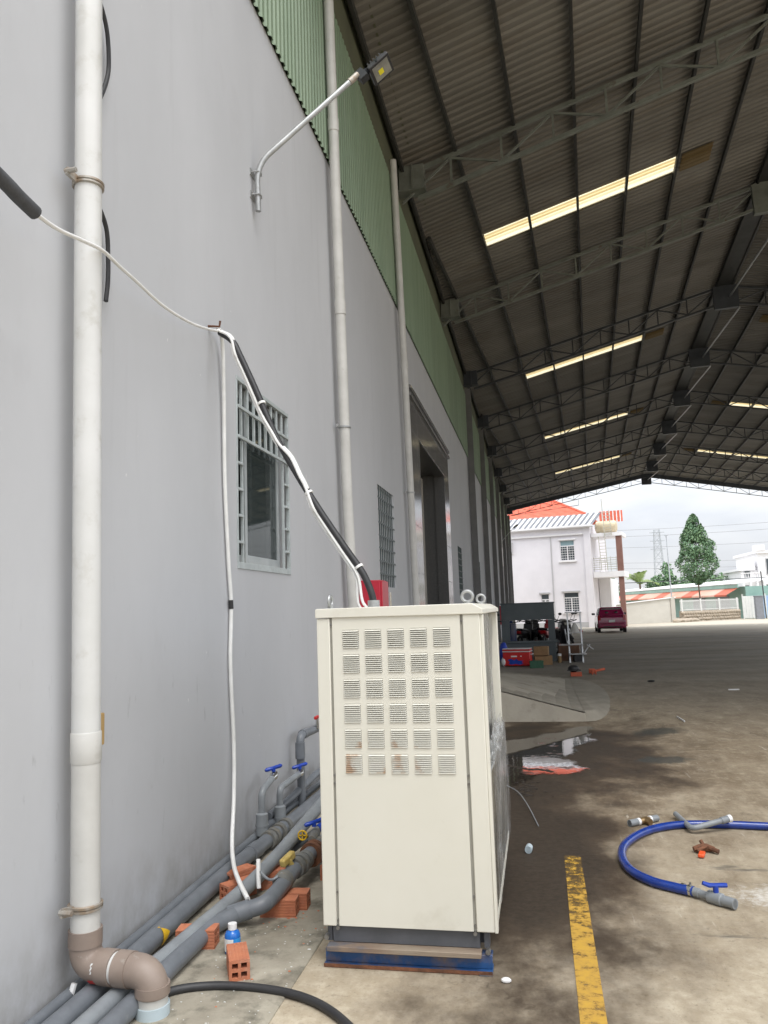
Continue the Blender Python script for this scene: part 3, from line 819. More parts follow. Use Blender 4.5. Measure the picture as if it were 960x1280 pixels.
# cladding: corrugated sheets, each 1.07 m wide
def corr_profile(n_ribs, width, depth):
    """(offset, height) pairs of a rounded trapezoid rib profile"""
    pr = []; p = width / n_ribs
    for k in range(n_ribs):
        pr += [(k * p, 0), (k * p + p * 0.28, 0), (k * p + p * 0.42, depth), (k * p + p * 0.86, depth)]
    pr.append((width, 0)); return pr
pr = corr_profile(10, 1.07, 0.022)
cl = MB(); n = len(pr)
cl.add([(0.012 + h + 0.0, a, 0) for a, h in pr] + [(0.012 + h, a, 2.05) for a, h in pr], [(i, i + 1, n + i + 1, n + i) for i in range(n - 1)])
cl.add([(0.0095 + h + 0.0, a, 0) for a, h in pr] + [(0.0095 + h, a, 2.05) for a, h in pr], [(i + 1, i, n + i, n + i + 1) for i in range(n - 1)])
clm = cl.mesh('cladding_sheet', M['clad'], clean=False)
for k in range(69):
    inst('cladding_sheet', clm, wh, (0.0022 * (k % 2), Y0 + 0.2 + k * 1.066, 6.255))
# door recess and granite surround
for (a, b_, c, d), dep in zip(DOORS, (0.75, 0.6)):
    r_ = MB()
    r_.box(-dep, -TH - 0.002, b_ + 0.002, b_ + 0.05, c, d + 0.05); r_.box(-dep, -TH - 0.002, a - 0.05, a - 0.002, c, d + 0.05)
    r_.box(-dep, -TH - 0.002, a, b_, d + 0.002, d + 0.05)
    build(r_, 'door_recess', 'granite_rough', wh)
a, b_, c, d = DOORS[0]
slab = 0
for (ya, yb) in ((12.42, 13.4), (17.2, 18.1)):
    for k in range(6):
        z0 = -0.3 + k * 0.8; z1 = z0 + 0.796
        build(MB().box(0.002, 0.03, ya + 0.002, yb - (0 if yb == 13.4 else 0.002), z0, min(z1, 4.49)), 'granite_slab', 'granite', wh, bevel=0.003)
for k in range(7):
    ya = 12.42 + k * (5.68 / 7); yb = ya + 5.68 / 7 - 0.004
    build(MB().box(0.002, 0.03, ya, yb, 4.494, 5.02), 'granite_slab', 'granite', wh, bevel=0.003)
for z in (4.97, 5.10):
    build(MB().box(0.002, 0.075, 12.36, 18.16, z + 0.055, z + 0.11), 'moulding', 'granite', wh, bevel=0.006)
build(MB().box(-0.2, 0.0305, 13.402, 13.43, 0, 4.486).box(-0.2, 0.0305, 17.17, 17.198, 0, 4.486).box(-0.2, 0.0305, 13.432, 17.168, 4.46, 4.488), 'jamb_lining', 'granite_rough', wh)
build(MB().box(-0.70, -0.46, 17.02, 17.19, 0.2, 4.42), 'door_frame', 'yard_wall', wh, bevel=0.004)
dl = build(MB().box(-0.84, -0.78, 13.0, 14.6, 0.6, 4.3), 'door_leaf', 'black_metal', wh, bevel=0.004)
build(MB().box(-0.78, -0.74, 14.35, 14.45, 1.9, 2.3), 'handle', 'alu', dl)
build(MB().box(0.004, 0.05, 42.9, 47.7, 3.92, 5.3), 'lintel_board', 'house_trim', wh)
build(MB().box(-0.7, -0.62, 43.45, 47.15, 0.0, 3.85), 'door_leaf', 'cabinet', wh)

# windows
def window_one():
    y0, y1, z0, z1 = WIN[0]
    x = 0.006
    fr = MB()
    for (ya, yb, za, zb) in ((y0, y1, z1 - 0.03, z1), (y0, y1, z0, z0 + 0.045), (y0, y0 + 0.02, z0 + 0.046, z1 - 0.031), (y1 - 0.02, y1, z0 + 0.046, z1 - 0.031)):
        fr.box(x - 0.03, x, ya + 0.001, yb - 0.001, za, zb)
    f = build(fr, 'window', 'frame_teal', wh, bevel=0.002)
    def gb(ya, yb, za, zb, xo=0.0, xd=0.018):
        build(MB().box(x - xd + xo, x + xo, ya, yb, za, zb), 'grille_bar', 'frame_teal', f, bevel=0.002)
    zt1, zt2 = z1 - 0.21, z1 - 0.42
    for z in (zt1, zt2): gb(y0 + 0.02, y1 - 0.02, z - 0.011, z + 0.011, 0.006)
    ny = 9
    for k in range(1, ny):
        yy = y0 + (y1 - y0) * k / ny
        gb(yy - 0.010, yy + 0.010, (zt2 + 0.012), z1 - 0.031, -0.013)
    for yy in (y0 + 0.135, y1 - 0.115): gb(yy - 0.010, yy + 0.010, z0 + 0.046, zt2 - 0.012, -0.013)
    for k in range(1, 5):
        z = zt2 - (zt2 - z0) * k / 5
        gb(y0 + 0.02, y0 + 0.124, z - 0.009, z + 0.009, -0.002); gb(y1 - 0.104, y1 - 0.02, z - 0.009, z + 0.009, -0.002)
    # sliding sashes behind the grille
    def sash(ya, yb, za, zb, xx):
        s = MB(); t = 0.045
        s.box(xx, xx + 0.03, ya, ya + t, za, zb); s.box(xx, xx + 0.03, yb - t, yb, za, zb)
        s.box(xx, xx + 0.03, ya + t + .001, yb - t - .001, za, za + 0.06); s.box(xx, xx + 0.03, ya + t + .001, yb - t - .001, zb - t, zb)
        build(s, 'sash', 'window_alu', f, bevel=0.002)
        build(MB().box(xx + 0.011, xx + 0.017, ya + t - 0.005, yb - t + 0.005, za + 0.05, zb - t + 0.01), 'pane', 'pane', f)
    sash(y0 + 0.03, (y0 + y1) / 2 - 0.05, z0 + 0.05, z1 - 0.03, -0.115)
    sash(y0 + 0.28, y1 - 0.10, z0 + 0.05, z1 - 0.03, -0.08)
    build(MB().box(-0.14, -0.035, y0 + 0.02, y1 - 0.02, z0 + 0.003, z0 + 0.045), 'sill', 'tan_wood', f)
window_one()
def window_grille(y0, y1, z0, z1, dark):
    fr = MB(); x = -0.03
    for (ya, yb, za, zb) in ((y0, y1, z1 - 0.02, z1), (y0, y1, z0, z0 + 0.02), (y0, y0 + 0.02, z0 + 0.021, z1 - 0.021), (y1 - 0.02, y1, z0 + 0.021, z1 - 0.021)):
        fr.box(x - 0.03, x, ya + 0.001, yb - 0.001, za, zb)
    f = build(fr, 'window', 'bar_dark' if dark else 'plaster', wh)
    for k in range(1, 9):
        yy = y0 + (y1 - y0) * k / 9
        build(MB().tube([(x + 0.02, yy, z0), (x + 0.02, yy, z1)], 0.008, 6), 'grille_bar', 'bar_dark', f)
    for k in range(1, 8):
        z = z0 + (z1 - z0) * k / 8
        build(MB().box(x + 0.028, x + 0.034, y0, y1, z - 0.011, z + 0.011), 'grille_bar', 'bar_dark', f)
    build(MB().box(x - 0.045, x - 0.031, y0 + 0.001, y1 - 0.001, z0 + 0.001, z1 - 0.001), 'pane', 'plaster' if not dark else 'pane', f)
for i, q in enumerate(WIN[1:]): window_grille(*q, dark=i > 0)

# ------------------------------------------------------------------ CANOPY (trussed shed roof)
AL = R(3.83); AX = Vector((math.sin(AL), math.cos(AL), 0)); BX = Vector((math.cos(AL), -math.sin(AL), 0))
P0 = Vector((6.4, 0, 0)); ZR, ZE = 11.0, 9.07; SR = 10.6
def wall_s(t): return -(6.4 + math.sin(AL) * t) / math.cos(AL)
def roof_z(t, s):
    Lw = -wall_s(t)
    return ZR - (ZR - ZE) * (abs(s) / Lw if s < 0 else s * 0.205 / (ZR - ZE))
def rp(t, s, dz=0.0):
    p = P0 + AX * t + BX * s; p.z = roof_z(t, s) + dz; return p
TT = [6.05 + 5.986 * i for i in range(10)]
can = thing('canopy', 'long gabled steel truss canopy with corrugated roof spanning the yard', 'canopy', (P0 + AX * 30))
# roof sheets 1 m wide, ribs run down the slope
SKY = [(t_, a_, b_) for t_ in (15.74, 26.76, 37.9, 49.4) for (a_, b_) in ((-6.2, -2.24), (2.24, 6.2))]
rpr = corr_profile(4, 1.0, 0.034)
def sheet(t0, wd, s0f, s1f, dz, name, m, prof=None):
    """corrugated strip between crosswise positions s0f(t) and s1f(t)"""
    q = MB(); pf = (prof or corr_profile(max(2, round(6 * wd)), wd, 0.030)) + [(wd + 0.05, 0)]
    n_ = len(pf)
    for sgn, e in ((1, 0.0), (-1, -0.003)):
        vs = [rp(t0 + a, s0f(t0 + a), h + dz + e) for a, h in pf] + [rp(t0 + a, s1f(t0 + a), h + dz + e) for a, h in pf]
        q.add(vs, [((i, i + 1, n_ + i + 1, n_ + i) if sgn > 0 else (i + 1, i, n_ + i, n_ + i + 1)) for i in range(n_ - 1)])
    return build(q, name, m, can, clean=False)
t = TT[0] - 0.55
strips = []
tend = TT[9] + 0.15
cuts = sorted({s_[0] - 0.31 for s_ in SKY} | {s_[0] + 0.31 for s_ in SKY})
while t < tend - 0.05:
    nx = min(t + 1.0, tend)
    for c in cuts:
        if t + 0.02 < c < nx - 0.0: nx = c; break
    strips.append((t, nx - t)); t = nx
for k, (t0, wd) in enumerate(strips):
    dz = 0.006 * (k % 2)
    mid = t0 + wd / 2
    for side in (-1, 1):
        gaps = [s_ for s_ in SKY if abs(s_[0] - mid) < 0.3 and (s_[1] < 0) == (side < 0)]
        e0 = (lambda tt: wall_s(tt) + 0.03) if side < 0 else (lambda tt: 0.03)
        e1 = (lambda tt: -0.03) if side < 0 else (lambda tt: SR)
        if not gaps:
            sheet(t0, wd, e0, e1, dz, 'roof_sheet', 'sheet')
        else:
            a, b_ = gaps[0][1], gaps[0][2]
            sheet(t0, wd, e0, lambda tt: a, dz, 'roof_sheet', 'sheet')
            sheet(t0, wd, lambda tt: b_, e1, dz, 'roof_sheet', 'sheet')
            nseg = 4
            for j in range(nseg):
                s0 = a + (b_ - a) * j / nseg; s1 = a + (b_ - a) * (j + 1) / nseg
                sheet(t0, wd, lambda tt: s0, lambda tt: s1, dz - 0.002, 'skylight_panel', 'skylight')
            # a dusty translucent sheet beside the strip
            ss, s2 = (b_ + 0.12, b_ + 0.72) if side < 0 else (a - 0.72, a - 0.12)
            sheet(t0, wd, lambda tt: ss, lambda tt: s2, dz - 0.03, 'skylight_panel', 'skylight_dirty')
# ridge cap
q = MB()
for t0 in frange(TT[0] - 0.55, tend, 3.0)[:-1]:
    q.add([rp(t0, -0.28, 0.038), rp(t0, 0, 0.05), rp(t0, 0.28, 0.038), rp(t0 + 3.0, -0.28, 0.038), rp(t0 + 3.0, 0, 0.05), rp(t0 + 3.0, 0.28, 0.038)],
          [(0, 1, 4, 3), (1, 2, 5, 4)])
build(q, 'ridge_cap', 'sheet', can)
# purlins
T0, T9 = TT[0] - 0.5, TT[9] + 0.1
for k in range(0, 11):
    for side in (-1, 1):
        s = side * (0.22 + k)
        if side > 0 and s > SR: continue
        ts = [tt for tt in frange(T0, T9, 1.5)]
        if side < 0: ts = [tt for tt in ts if s > wall_s(tt) + 0.10]
        if len(ts) < 2: continue
        q = MB()
        for i in range(len(ts) - 1):
            q.bar(rp(ts[i], s, -0.062), rp(ts[i + 1], s, -0.062), 0.05, 0.115)
        build(q, 'purlin', 'purlin', can, clean=False)
q = MB()
tw = frange(T0, T9, 1.5)
for i in range(len(tw) - 1):
    q.bar(rp(tw[i], wall_s(tw[i]) + 0.075, -0.055), rp(tw[i + 1], wall_s(tw[i + 1]) + 0.075, -0.055), 0.05, 0.11)
build(q, 'purlin', 'purlin', can, clean=False)
q = MB()
for i in range(len(tw) - 1):
    q.bar(rp(tw[i], wall_s(tw[i]) + 0.10, 0.085), rp(tw[i + 1], wall_s(tw[i + 1]) + 0.10, 0.085), 0.34, 0.03)
build(q, 'eave_light_stop', 'fascia', can, clean=False)  # unseen strip added over the wall gap to stop light leaking in
# trusses
DEP = 0.52
def truss(i, t):
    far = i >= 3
    m = 'truss_shaded' if far else 'truss'
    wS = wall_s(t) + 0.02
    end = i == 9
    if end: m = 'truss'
    tc_ = -0.135
    q = MB()
    for (a, b_) in ((wS, -0.0), (0.0, SR)):
        q.bar(rp(t, a, tc_), rp(t, b_, tc_), 0.06 if not end else 0.05, 0.065 if not end else 0.05)
    tr = build(q, 'truss', m, can)
    q = MB()
    for (a, b_) in ((wS + 0.3, -0.0), (0.0, SR)):
        q.bar(rp(t, a, tc_ - DEP), rp(t, b_, tc_ - DEP), 0.07 if not end else 0.045, 0.06 if not end else 0.045)
    build(q, 'bottom_chord', m, tr)
    wv = 0.037 if not end else 0.03
    def webs(a, b_, sg):
        n_ = max(1, round(abs(b_ - a) / 0.82)); st = (b_ - a) / n_
        for k in range(n_ + 1):
            s = a + st * k
            if 0 < k: build(MB().bar(rp(t, s, tc_ - 0.03), rp(t, s, tc_ - DEP + 0.02), wv, wv, AX), 'vertical_bar', m, tr, clean=False)
            if k < n_:
                s2 = s + st
                up = (k % 2 == 0)
                build(MB().bar(rp(t, s, tc_ - (DEP - 0.03 if up else 0.04)), rp(t, s2, tc_ - (0.04 if up else DEP - 0.03)), wv, wv * 0.8, AX), 'diagonal_bar', m, tr, clean=False)
    webs(wS + 0.02, -0.25, -1)
    webs(SR - 0.3, 0.25, 1)
    # ridge gusset box and wall bracket
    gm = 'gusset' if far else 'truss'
    q = MB()
    A = [rp(t, -0.36, tc_ + 0.05), rp(t, 0, tc_ + 0.11), rp(t, 0.36, tc_ + 0.05), rp(t, 0.34, tc_ - DEP - 0.12), rp(t, -0.34, tc_ - DEP - 0.12)]
    q.prism([p - AX * 0.07 for p in A], AX * 0.14)
    build(q, 'ridge_gusset', gm, tr)
    q = MB(); c_ = rp(t, wS + 0.205, -0.27)
    q.obox(c_, (BX, AX, Vector((0, 0, 1))), 0.215, 0.09, 0.22)
    q.obox(c_ + Vector((0.0, 0, -0.235)), (BX, AX, Vector((0, 0, 1))), 0.24, 0.13, 0.012)
    q.obox(c_ + BX * 0.02, (BX, AX, Vector((0, 0, 1))), 0.012, 0.13, 0.219)
    build(q, 'wall_bracket', gm, tr)
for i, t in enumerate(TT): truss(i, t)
# verge beam over the far end
q = MB(); tv = TT[9] - 0.55
for (a, b_) in ((wall_s(tv), 0.0), (0.0, SR)): q.bar(rp(tv, a, -0.22), rp(tv, b_, -0.22), 0.12, 0.30)
build(q, 'verge_beam', 'gusset', can)
# columns that stand against the warehouse wall from the third bay on
for i in range(3, 10):
    t = TT[i]; p = rp(t, wall_s(t) + 0.18)
    zt = p.z - 0.62
    y = p.y
    q = MB()
    q.box(0.02, 0.20, y - 0.10, y - 0.09, -0.6, zt); q.box(0.02, 0.20, y + 0.09, y + 0.10, -0.6, zt); q.box(0.105, 0.115, y - 0.089, y + 0.089, -0.6, zt)
    build(q, 'column', 'column', can)
# ridge stay rods from gusset to gusset, and ridge beam
for i in range(9):
    a = rp(TT[i], 0.36, -0.78); b_ = rp(TT[i + 1], -0.02, -0.50)
    build(MB().tube([a, b_ + BX * 0.12 - AX * 0.09], 0.026, 6), 'ridge_stay', 'galv', can)
q = MB()
for i in range(len(tw) - 1): q.bar(rp(tw[i], 0, -0.115), rp(tw[i + 1], 0, -0.115), 0.52, 0.05)
build(q, 'ridge_beam', 'purlin', can, clean=False)
# light pipe hung below the far gable
hp = thing('hanging_pipe', 'thin pipe hung on rods below the far gable of the canopy', 'pipe', rp(TT[9], -7, -1.6))
a, b_ = rp(TT[9], wall_s(TT[9]) + 0.1, 0), rp(TT[9], -5.0, 0)
a.z = 8.45; b_.z = 8.95
build(MB().tube([a, b_], 0.02, 6), 'pipe', 'truss', hp)
for f in (0.25, 0.6, 1.0):
    p = a.lerp(b_, f); s = (p - P0).dot(BX); tt = (p - P0).dot(AX)
    build(MB().tube([p, (p.x, p.y, roof_z(tt, s) - 0.7)], 0.012, 5), 'hanger', 'truss', hp)

# ------------------------------------------------------------------ RAMP
rampy0, rampy1 = 11.32, 16.5
prof = [(0.02, 0.62)]
x = 0.25
for k in range(11):
    x0 = 0.3 + k * 0.2
    if x0 > 2.3: break
    zf = lambda xx: 0.62 - 0.272 * (xx - 0.25)
    prof += [(x0, zf(x0)), (x0 + 0.006, zf(x0) - 0.003), (x0 + 0.014, zf(x0 + 0.014) - 0.003), (x0 + 0.020, zf(x0 + 0.020))]
prof += [(2.5, 0.012)]
ramp = thing('loading_ramp', 'grey concrete loading ramp rising from the yard to the warehouse door', 'ramp', (1.2, 14.5, 0))
q = MB()
n_ = len(prof)
FZ = 0.45
q.add([(x, rampy0 + 0.02, z) for x, z in prof] + [(x, rampy1, 0.012 + (z - 0.012) * FZ) for x, z in prof], [(i, i + 1, n_ + i + 1, n_ + i) for i in range(n_ - 1)])
build(q, 'ramp_surface', 'ramp', ramp)
q = MB()
pts = [(0.02, 0.60), (0.25, 0.60), (2.5, -0.005), (2.5, -0.4), (0.02, -0.4)]
np_ = len(pts)
q.add([(x, rampy0, z) for x, z in pts] + [(x, rampy1 - 0.003, z * FZ if z > 0 else z) for x, z in pts], [tuple(range(np_))[::-1], tuple(range(np_, 2 * np_))] + [(i, (i + 1) % np_, np_ + (i + 1) % np_, np_ + i) for i in range(np_)])
build(q, 'ramp_side', 'ramp_side', ramp)
# rounded toe of the ramp
q = MB(); toe = []
for k in range(19):
    a = -math.pi / 2 + math.pi * k / 18
    toe.append((2.5 + 0.55 * math.cos(a) ** 0.8 if math.cos(a) > 1e-6 else 2.5, 13.93 + 2.62 * math.sin(a)))
vs = [(2.47, 13.93, 0.021)] + [(2.49 + (x - 2.5) * 0.72, 13.93 + (y - 13.93) * 0.95, 0.02) for x, y in toe] + [(x, y, gz(x, y) - 0.01) for x, y in toe]
fs = [(0, i, i + 1) for i in range(1, 19)] + [(i, 19 + i, 20 + i, i + 1) for i in range(1, 19)]
q.add(vs, fs, False)
build(q, 'ramp_toe', 'ramp', ramp)

# ------------------------------------------------------------------ DRAIN PIPES ON THE WALL
def clamp(th, x, y, z, r, m='galv_rust'):
    q = MB()
    ring = [(x + r * math.cos(a), y + r * math.sin(a), z) for a in [2 * math.pi * k / 20 for k in range(20)]]
    q.tube(ring, 0.008, 6, closed=True)
    q.tube([(p[0], p[1], z - 0.014) for p in ring], 0.007, 6, closed=True)
    q.bar((x - 0.02, y - r, z - 0.006), (x - 0.03, y - r - 0.055, z + 0.004), 0.012, 0.035)
    q.cyl((x - 0.04, y - r - 0.05, z + 0.004), (x + 0.012, y - r - 0.05, z + 0.004), 0.011, 8)
    build(q, 'clamp', m, th)

dp = thing('drain_pipe', 'thick white drain pipe down the grey wall with brown elbows at its foot', 'drain pipe', (0.1, 2.96, 0))
px = 0.1
def p1(z): return (px, 2.962 - (z - 0.2) * 0.0192, z)
build(MB().tube([p1(8.3), p1(3), p1(1.0)], 0.057, 24), 'pipe', 'pvc_white', dp)
build(MB().tube([p1(0.93), p1(0.22)], 0.057, 24), 'pipe', 'pvc_pale', dp)
build(MB().tube([p1(1.055), p1(1.05), p1(0.94), p1(0.93)], [0.0575, 0.0605, 0.061, 0.058], 24), 'coupling', 'pvc_pale', dp)
build(MB().tube([p1(5.4), p1(5.3)], 0.0625, 24), 'coupling', 'pvc_white', dp)
clamp(dp, px, p1(3.4)[1], 3.40, 0.061); clamp(dp, px, p1(0.39)[1], 0.385, 0.061)
E0 = Vector((px, 2.962, 0.158)); E1 = Vector((0.405, 2.93, 0.158))
el = bend(E0 + Vector((0, 0, 0.11)), E0, E0 + Vector((0.12, -0.0125, 0)), 0.075, 9)
build(MB().tube([E0 + Vector((0, 0, 0.125))] + el + [E0 + Vector((0.125, -0.013, 0))], 0.0615, 24), 'elbow', 'pvc_brown', dp)
build(MB().tube([E0 + Vector((0, 0, 0.135)), E0 + Vector((0, 0, 0.075))], 0.065, 24), 'elbow_collar', 'pvc_brown', dp)
build(MB().tube([E0 + Vector((0.085, -0.009, 0)), E0 + Vector((0.14, -0.015, 0))], 0.0655, 24), 'elbow_collar', 'pvc_brown', dp)
build(MB().tube([E0 + Vector((0.12, -0.0125, 0)), E0 + Vector((0.18, -0.019, 0))], 0.058, 24), 'pipe', 'pvc_white', dp)
build(MB().tube([E0 + Vector((0.155, -0.0165, 0)), E0 + Vector((0.215, -0.0225, 0))], 0.0655, 24), 'elbow_collar', 'pvc_brown', dp)
el = bend(E1 + Vector((-0.12, 0.0125, 0)), E1, E1 - Vector((0, 0, 0.12)), 0.075, 9)
build(MB().tube([E1 + Vector((-0.15, 0.0155, 0))] + el + [E1 - Vector((0, 0, 0.080))], 0.0615, 24), 'elbow', 'pvc_brown', dp)
build(MB().tube([E1 - Vector((0, 0, 0.040)), E1 - Vector((0, 0, 0.075))], 0.066, 24), 'elbow_collar', 'pvc_brown', dp)
build(MB().tube([E1 - Vector((0, 0, 0.072)), E1 - Vector((0, 0, 0.115))], 0.058, 24), 'pipe', 'pvc_pale', dp)
build(MB().tube([E1 - Vector((0, 0, 0.110)), E1 - Vector((0, 0, 0.30))], 0.065, 24), 'socket', 'pvc_blue_pale', dp)
build(MB().tube([(0.075, 2.93, 0.10), (0.06, 2.905, 0.01)], 0.012, 8), 'drip_stub', 'white_plastic', dp)

def far_drain(name, label, pts, zc, zs, flange=None):
    th = thing(name, label, 'drain pipe', (pts[-1][0], pts[-1][1], 0), 0, 'grey drain pipes further along the wall')
    build(MB().tube(pts, 0.054, 18), 'pipe', 'pvc_pale', th)
    def at(z):
        for a, b_ in zip(pts, pts[1:]):
            if b_[2] <= z <= a[2]:
                f = (z - a[2]) / (b_[2] - a[2]); return tuple(a[i] + (b_[i] - a[i]) * f for i in range(3))
        return pts[-1]
    for z in zs: build(MB().tube([at(z + 0.07), at(z - 0.07)], 0.0595, 18), 'coupling', 'pvc_pale', th)
    for z in zc:
        p = at(z)
        q = MB().tube([(p[0] + 0.056 * math.cos(a), p[1] + 0.056 * math.sin(a), z) for a in [2 * math.pi * k / 16 for k in range(16)]], 0.012, 6, closed=True)
        q.bar((p[0] - 0.05, p[1] - 0.06, z), (p[0] - 0.05, p[1] - 0.12, z), 0.02, 0.03)
        build(q, 'clamp', 'galv', th)
    return th
far_drain('drain_pipe', 'pale grey drain pipe over the green sheets, right of the barred window', [(.1, 7.30, 9.0), (.1, 7.49, 4.62), (.1, 7.574, 2.67), (.1, 7.70, 1.6), (.1, 7.80, 0.0)], (3.37,), (4.62, 6.6))
far_drain('drain_pipe', 'pale grey drain pipe running down beside the granite door surround', [(.1, 11.24, 8.5), (.1, 11.6, 5.38), (.1, 11.79, 2.88), (.1, 11.89, 1.65), (.1, 11.95, 0.0)], (3.3,), (5.3,))
for (x0_, a0, a1, m_) in ((0.045, -62, -30, 'red_plastic'), (0.075, -70, -52, 'red_plastic'), (0.10, -74, -58, 'red_plastic'), (0.06, -5, 30, 'pvc_white')):
    q = MB(); v_ = []
    for j in range(2):
        for k in range(6):
            an = R(a0 + (a1 - a0) * k / 5); rr_ = 0.0625 if x0_ < 0.08 else 0.066
            v_.append(E0 + Vector((x0_ + j * 0.035 + 0.004 * (k % 2), -0.006 - rr_ * math.cos(an), rr_ * math.sin(an))))
    q.add(v_, [(k, k + 1, 7 + k, 6 + k) for k in range(5)], True); build(q, 'paint_mark', m_, dp, clean=False)
# strap rag tucked behind the white pipe
single(MB().tube(spline([(0.04, 3.03, 4.48), (0.035, 3.135, 4.36), (0.03, 3.17, 4.2), (0.03, 3.15, 4.08), (0.03, 3.08, 3.92)], 5), 0.011, 8), 'black_strap', 'black_rubber',
       'dark strap bulging from behind the white drain pipe, high up', 'strap', (0.03, 3.1, 3.9))
single(MB().tube(spline([(0.04, 3.04, 3.44), (0.035, 3.155, 3.34), (0.03, 3.185, 3.2), (0.03, 3.185, 3.08), (0.03, 3.17, 2.98)], 5), 0.011, 8), 'black_strap', 'black_rubber',
       'dark strap hanging behind the white drain pipe, just below its clamp', 'strap', (0.03, 3.1, 2.98))
single(MB().box(0.0, 0.05, 3.08, 3.17, 0.965, 1.10), 'wood_block', 'tan_wood', 'small tan wooden block on the wall behind the white drain pipe', 'block', (0.02, 3.125, 0.965), bevel=0.004)

# ------------------------------------------------------------------ FLOODLIGHTS ON BENT ARMS
fl = thing('floodlight', 'floodlight on a bent galvanised arm high on the near wall', 'floodlight', (0.0, 5.24, 4.5), 0, 'floodlights on bent wall arms')
foot = Vector((0.045, 5.22, 4.50)); knee = Vector((0.045, 5.20, 4.86)); tip = Vector((0.775, 5.52, 5.70))
arm = [foot] + bend(foot, knee, tip, 0.14, 9) + [tip]
build(MB().tube(arm, 0.021, 12), 'arm', 'galv', fl)
build(MB().tube([tip + (knee - tip).normalized() * 0.10, tip], 0.026, 12), 'arm_sleeve', 'galv_rust', fl)
q = MB()
for z in (4.62, 4.80):
    q.box(0.0, 0.008, 5.165, 5.275, z - 0.025, z + 0.025)
    q.tube([(0.01, 5.18, z), (0.06, 5.185, z), (0.072, 5.22, z), (0.06, 5.255, z), (0.01, 5.26, z)], 0.006, 6)
build(q, 'wall_bracket', 'galv', fl)
sx = Vector((0.793, 0.0, 0.610)); uz = Vector((0.138, 0.974, -0.179)); d_ = Vector((0.594, -0.226, -0.772))   # faces out over the yard and down
c_ = Vector((0.946, 5.609, 5.788))
ax = (sx, d_, uz)
build(MB().obox(c_, ax, 0.098, 0.018, 0.086), 'housing', 'black_plastic', fl, bevel=0.006)
q = MB(); q.obox(c_ - d_ * 0.034, ax, 0.075, 0.016, 0.062)
for k in range(5): q.obox(c_ - d_ * 0.062 + sx * (-0.06 + 0.03 * k), ax, 0.004, 0.016, 0.058)
build(q, 'heat_sink', 'black_plastic', fl)
build(MB().obox(c_ + d_ * 0.0185, ax, 0.076, 0.003, 0.066), 'lens', 'lamp_glass', fl)
build(MB().obox(c_ + d_ * 0.0225 - sx * 0.012 + uz * 0.004, ax, 0.022, 0.002, 0.022), 'led', 'led_yellow', fl)
q = MB(); q.bar(tip - (tip - knee).normalized() * 0.02, c_ - d_ * 0.06 - sx * 0.06, 0.03, 0.05)
for sg in (-1, 1): q.bar(c_ - d_ * 0.075 - sx * 0.08 + uz * sg * 0.02, c_ + uz * sg * 0.094, 0.028, 0.006, uz)
q.obox(tip + Vector((0.03, 0.02, 0.0)), ax, 0.035, 0.05, 0.03)
build(q, 'bracket', 'black_metal', fl)
f2 = copy_tree(fl); f2.location = (0.02, 46.6, 5.0)
f2['label'] = 'floodlight on a bent arm far along the wall, silhouetted against the white house'

# ------------------------------------------------------------------ CABLES FROM THE HOOK
hook = Vector((0.06, 4.42, 3.27))
single(MB().tube([(0, 4.40, 3.31), (0.075, 4.40, 3.30), (0.08, 4.40, 3.335)], 0.008, 6), 'wall_hook', 'rust', 'small rusty hook on the wall holding up the cables', 'hook', (0, 4.40, 3.31))
wl = thing('white_cable', 'white cable sagging across the wall in front of the white drain pipe', 'cable', (0.1, 3.4, 3.1))
pts = spline([(0.2, 2.25, 3.012), (0.2, 2.404, 2.994), (0.185, 2.56, 3.012), (0.178, 2.73, 3.05), (0.172, 2.90, 3.085), (0.158, 3.07, 3.088), (0.14, 3.245, 3.098), (0.115, 3.57, 3.105), (0.09, 3.96, 3.158), (0.075, 4.32, 3.245), (0.07, 4.42, 3.29)], 6)
build(MB().tube(pts, 0.0085, 10), 'cable', 'white_cable', wl)
fo = spline([(0.2, 1.2, 3.11), (0.2, 1.8, 3.073), (0.2, 2.211, 3.022), (0.2, 2.304, 3.006), (0.2, 2.404, 2.994)], 6)
build(MB().tube(fo, 0.027, 14), 'foam_sleeve', 'grey_foam', wl)
bk = thing('black_conduit', 'black flexible conduit from the wall hook down to the cream cooling unit', 'conduit', (1.04, 4.25, 1.52))
line = [(0.07, 4.42, 3.27), (0.156, 4.403, 3.20), (0.215, 4.39, 3.09), (0.319, 4.375, 2.86), (0.45, 4.352, 2.556), (0.587, 4.328, 2.31), (0.726, 4.305, 2.085), (0.869, 4.28, 1.872), (0.971, 4.262, 1.725), (1.016, 4.254, 1.63), (1.037, 4.251, 1.55), (1.038, 4.251, 1.50)]
bp_ = spline(line, 10)
build(MB().tube(bp_, 0.020, 12), 'conduit', 'black_rubber', bk)
def on_line(f):
    k = f * (len(bp_) - 1); i = min(int(k), len(bp_) - 2); return bp_[i].lerp(bp_[i + 1], k - i), (bp_[i + 1] - bp_[i]).normalized()
for f in (0.30, 0.50, 0.71):
    p, d = on_line(f)
    build(MB().tube([p - d * 0.007, p + d * 0.007], 0.027, 12), 'cable_tie', 'white_cable', bk)
wc = thing('white_conduit', 'pair of white cables hugging the black conduit down to the cooling unit', 'cable', (1.02, 4.25, 1.52))
w1 = []; w2 = []
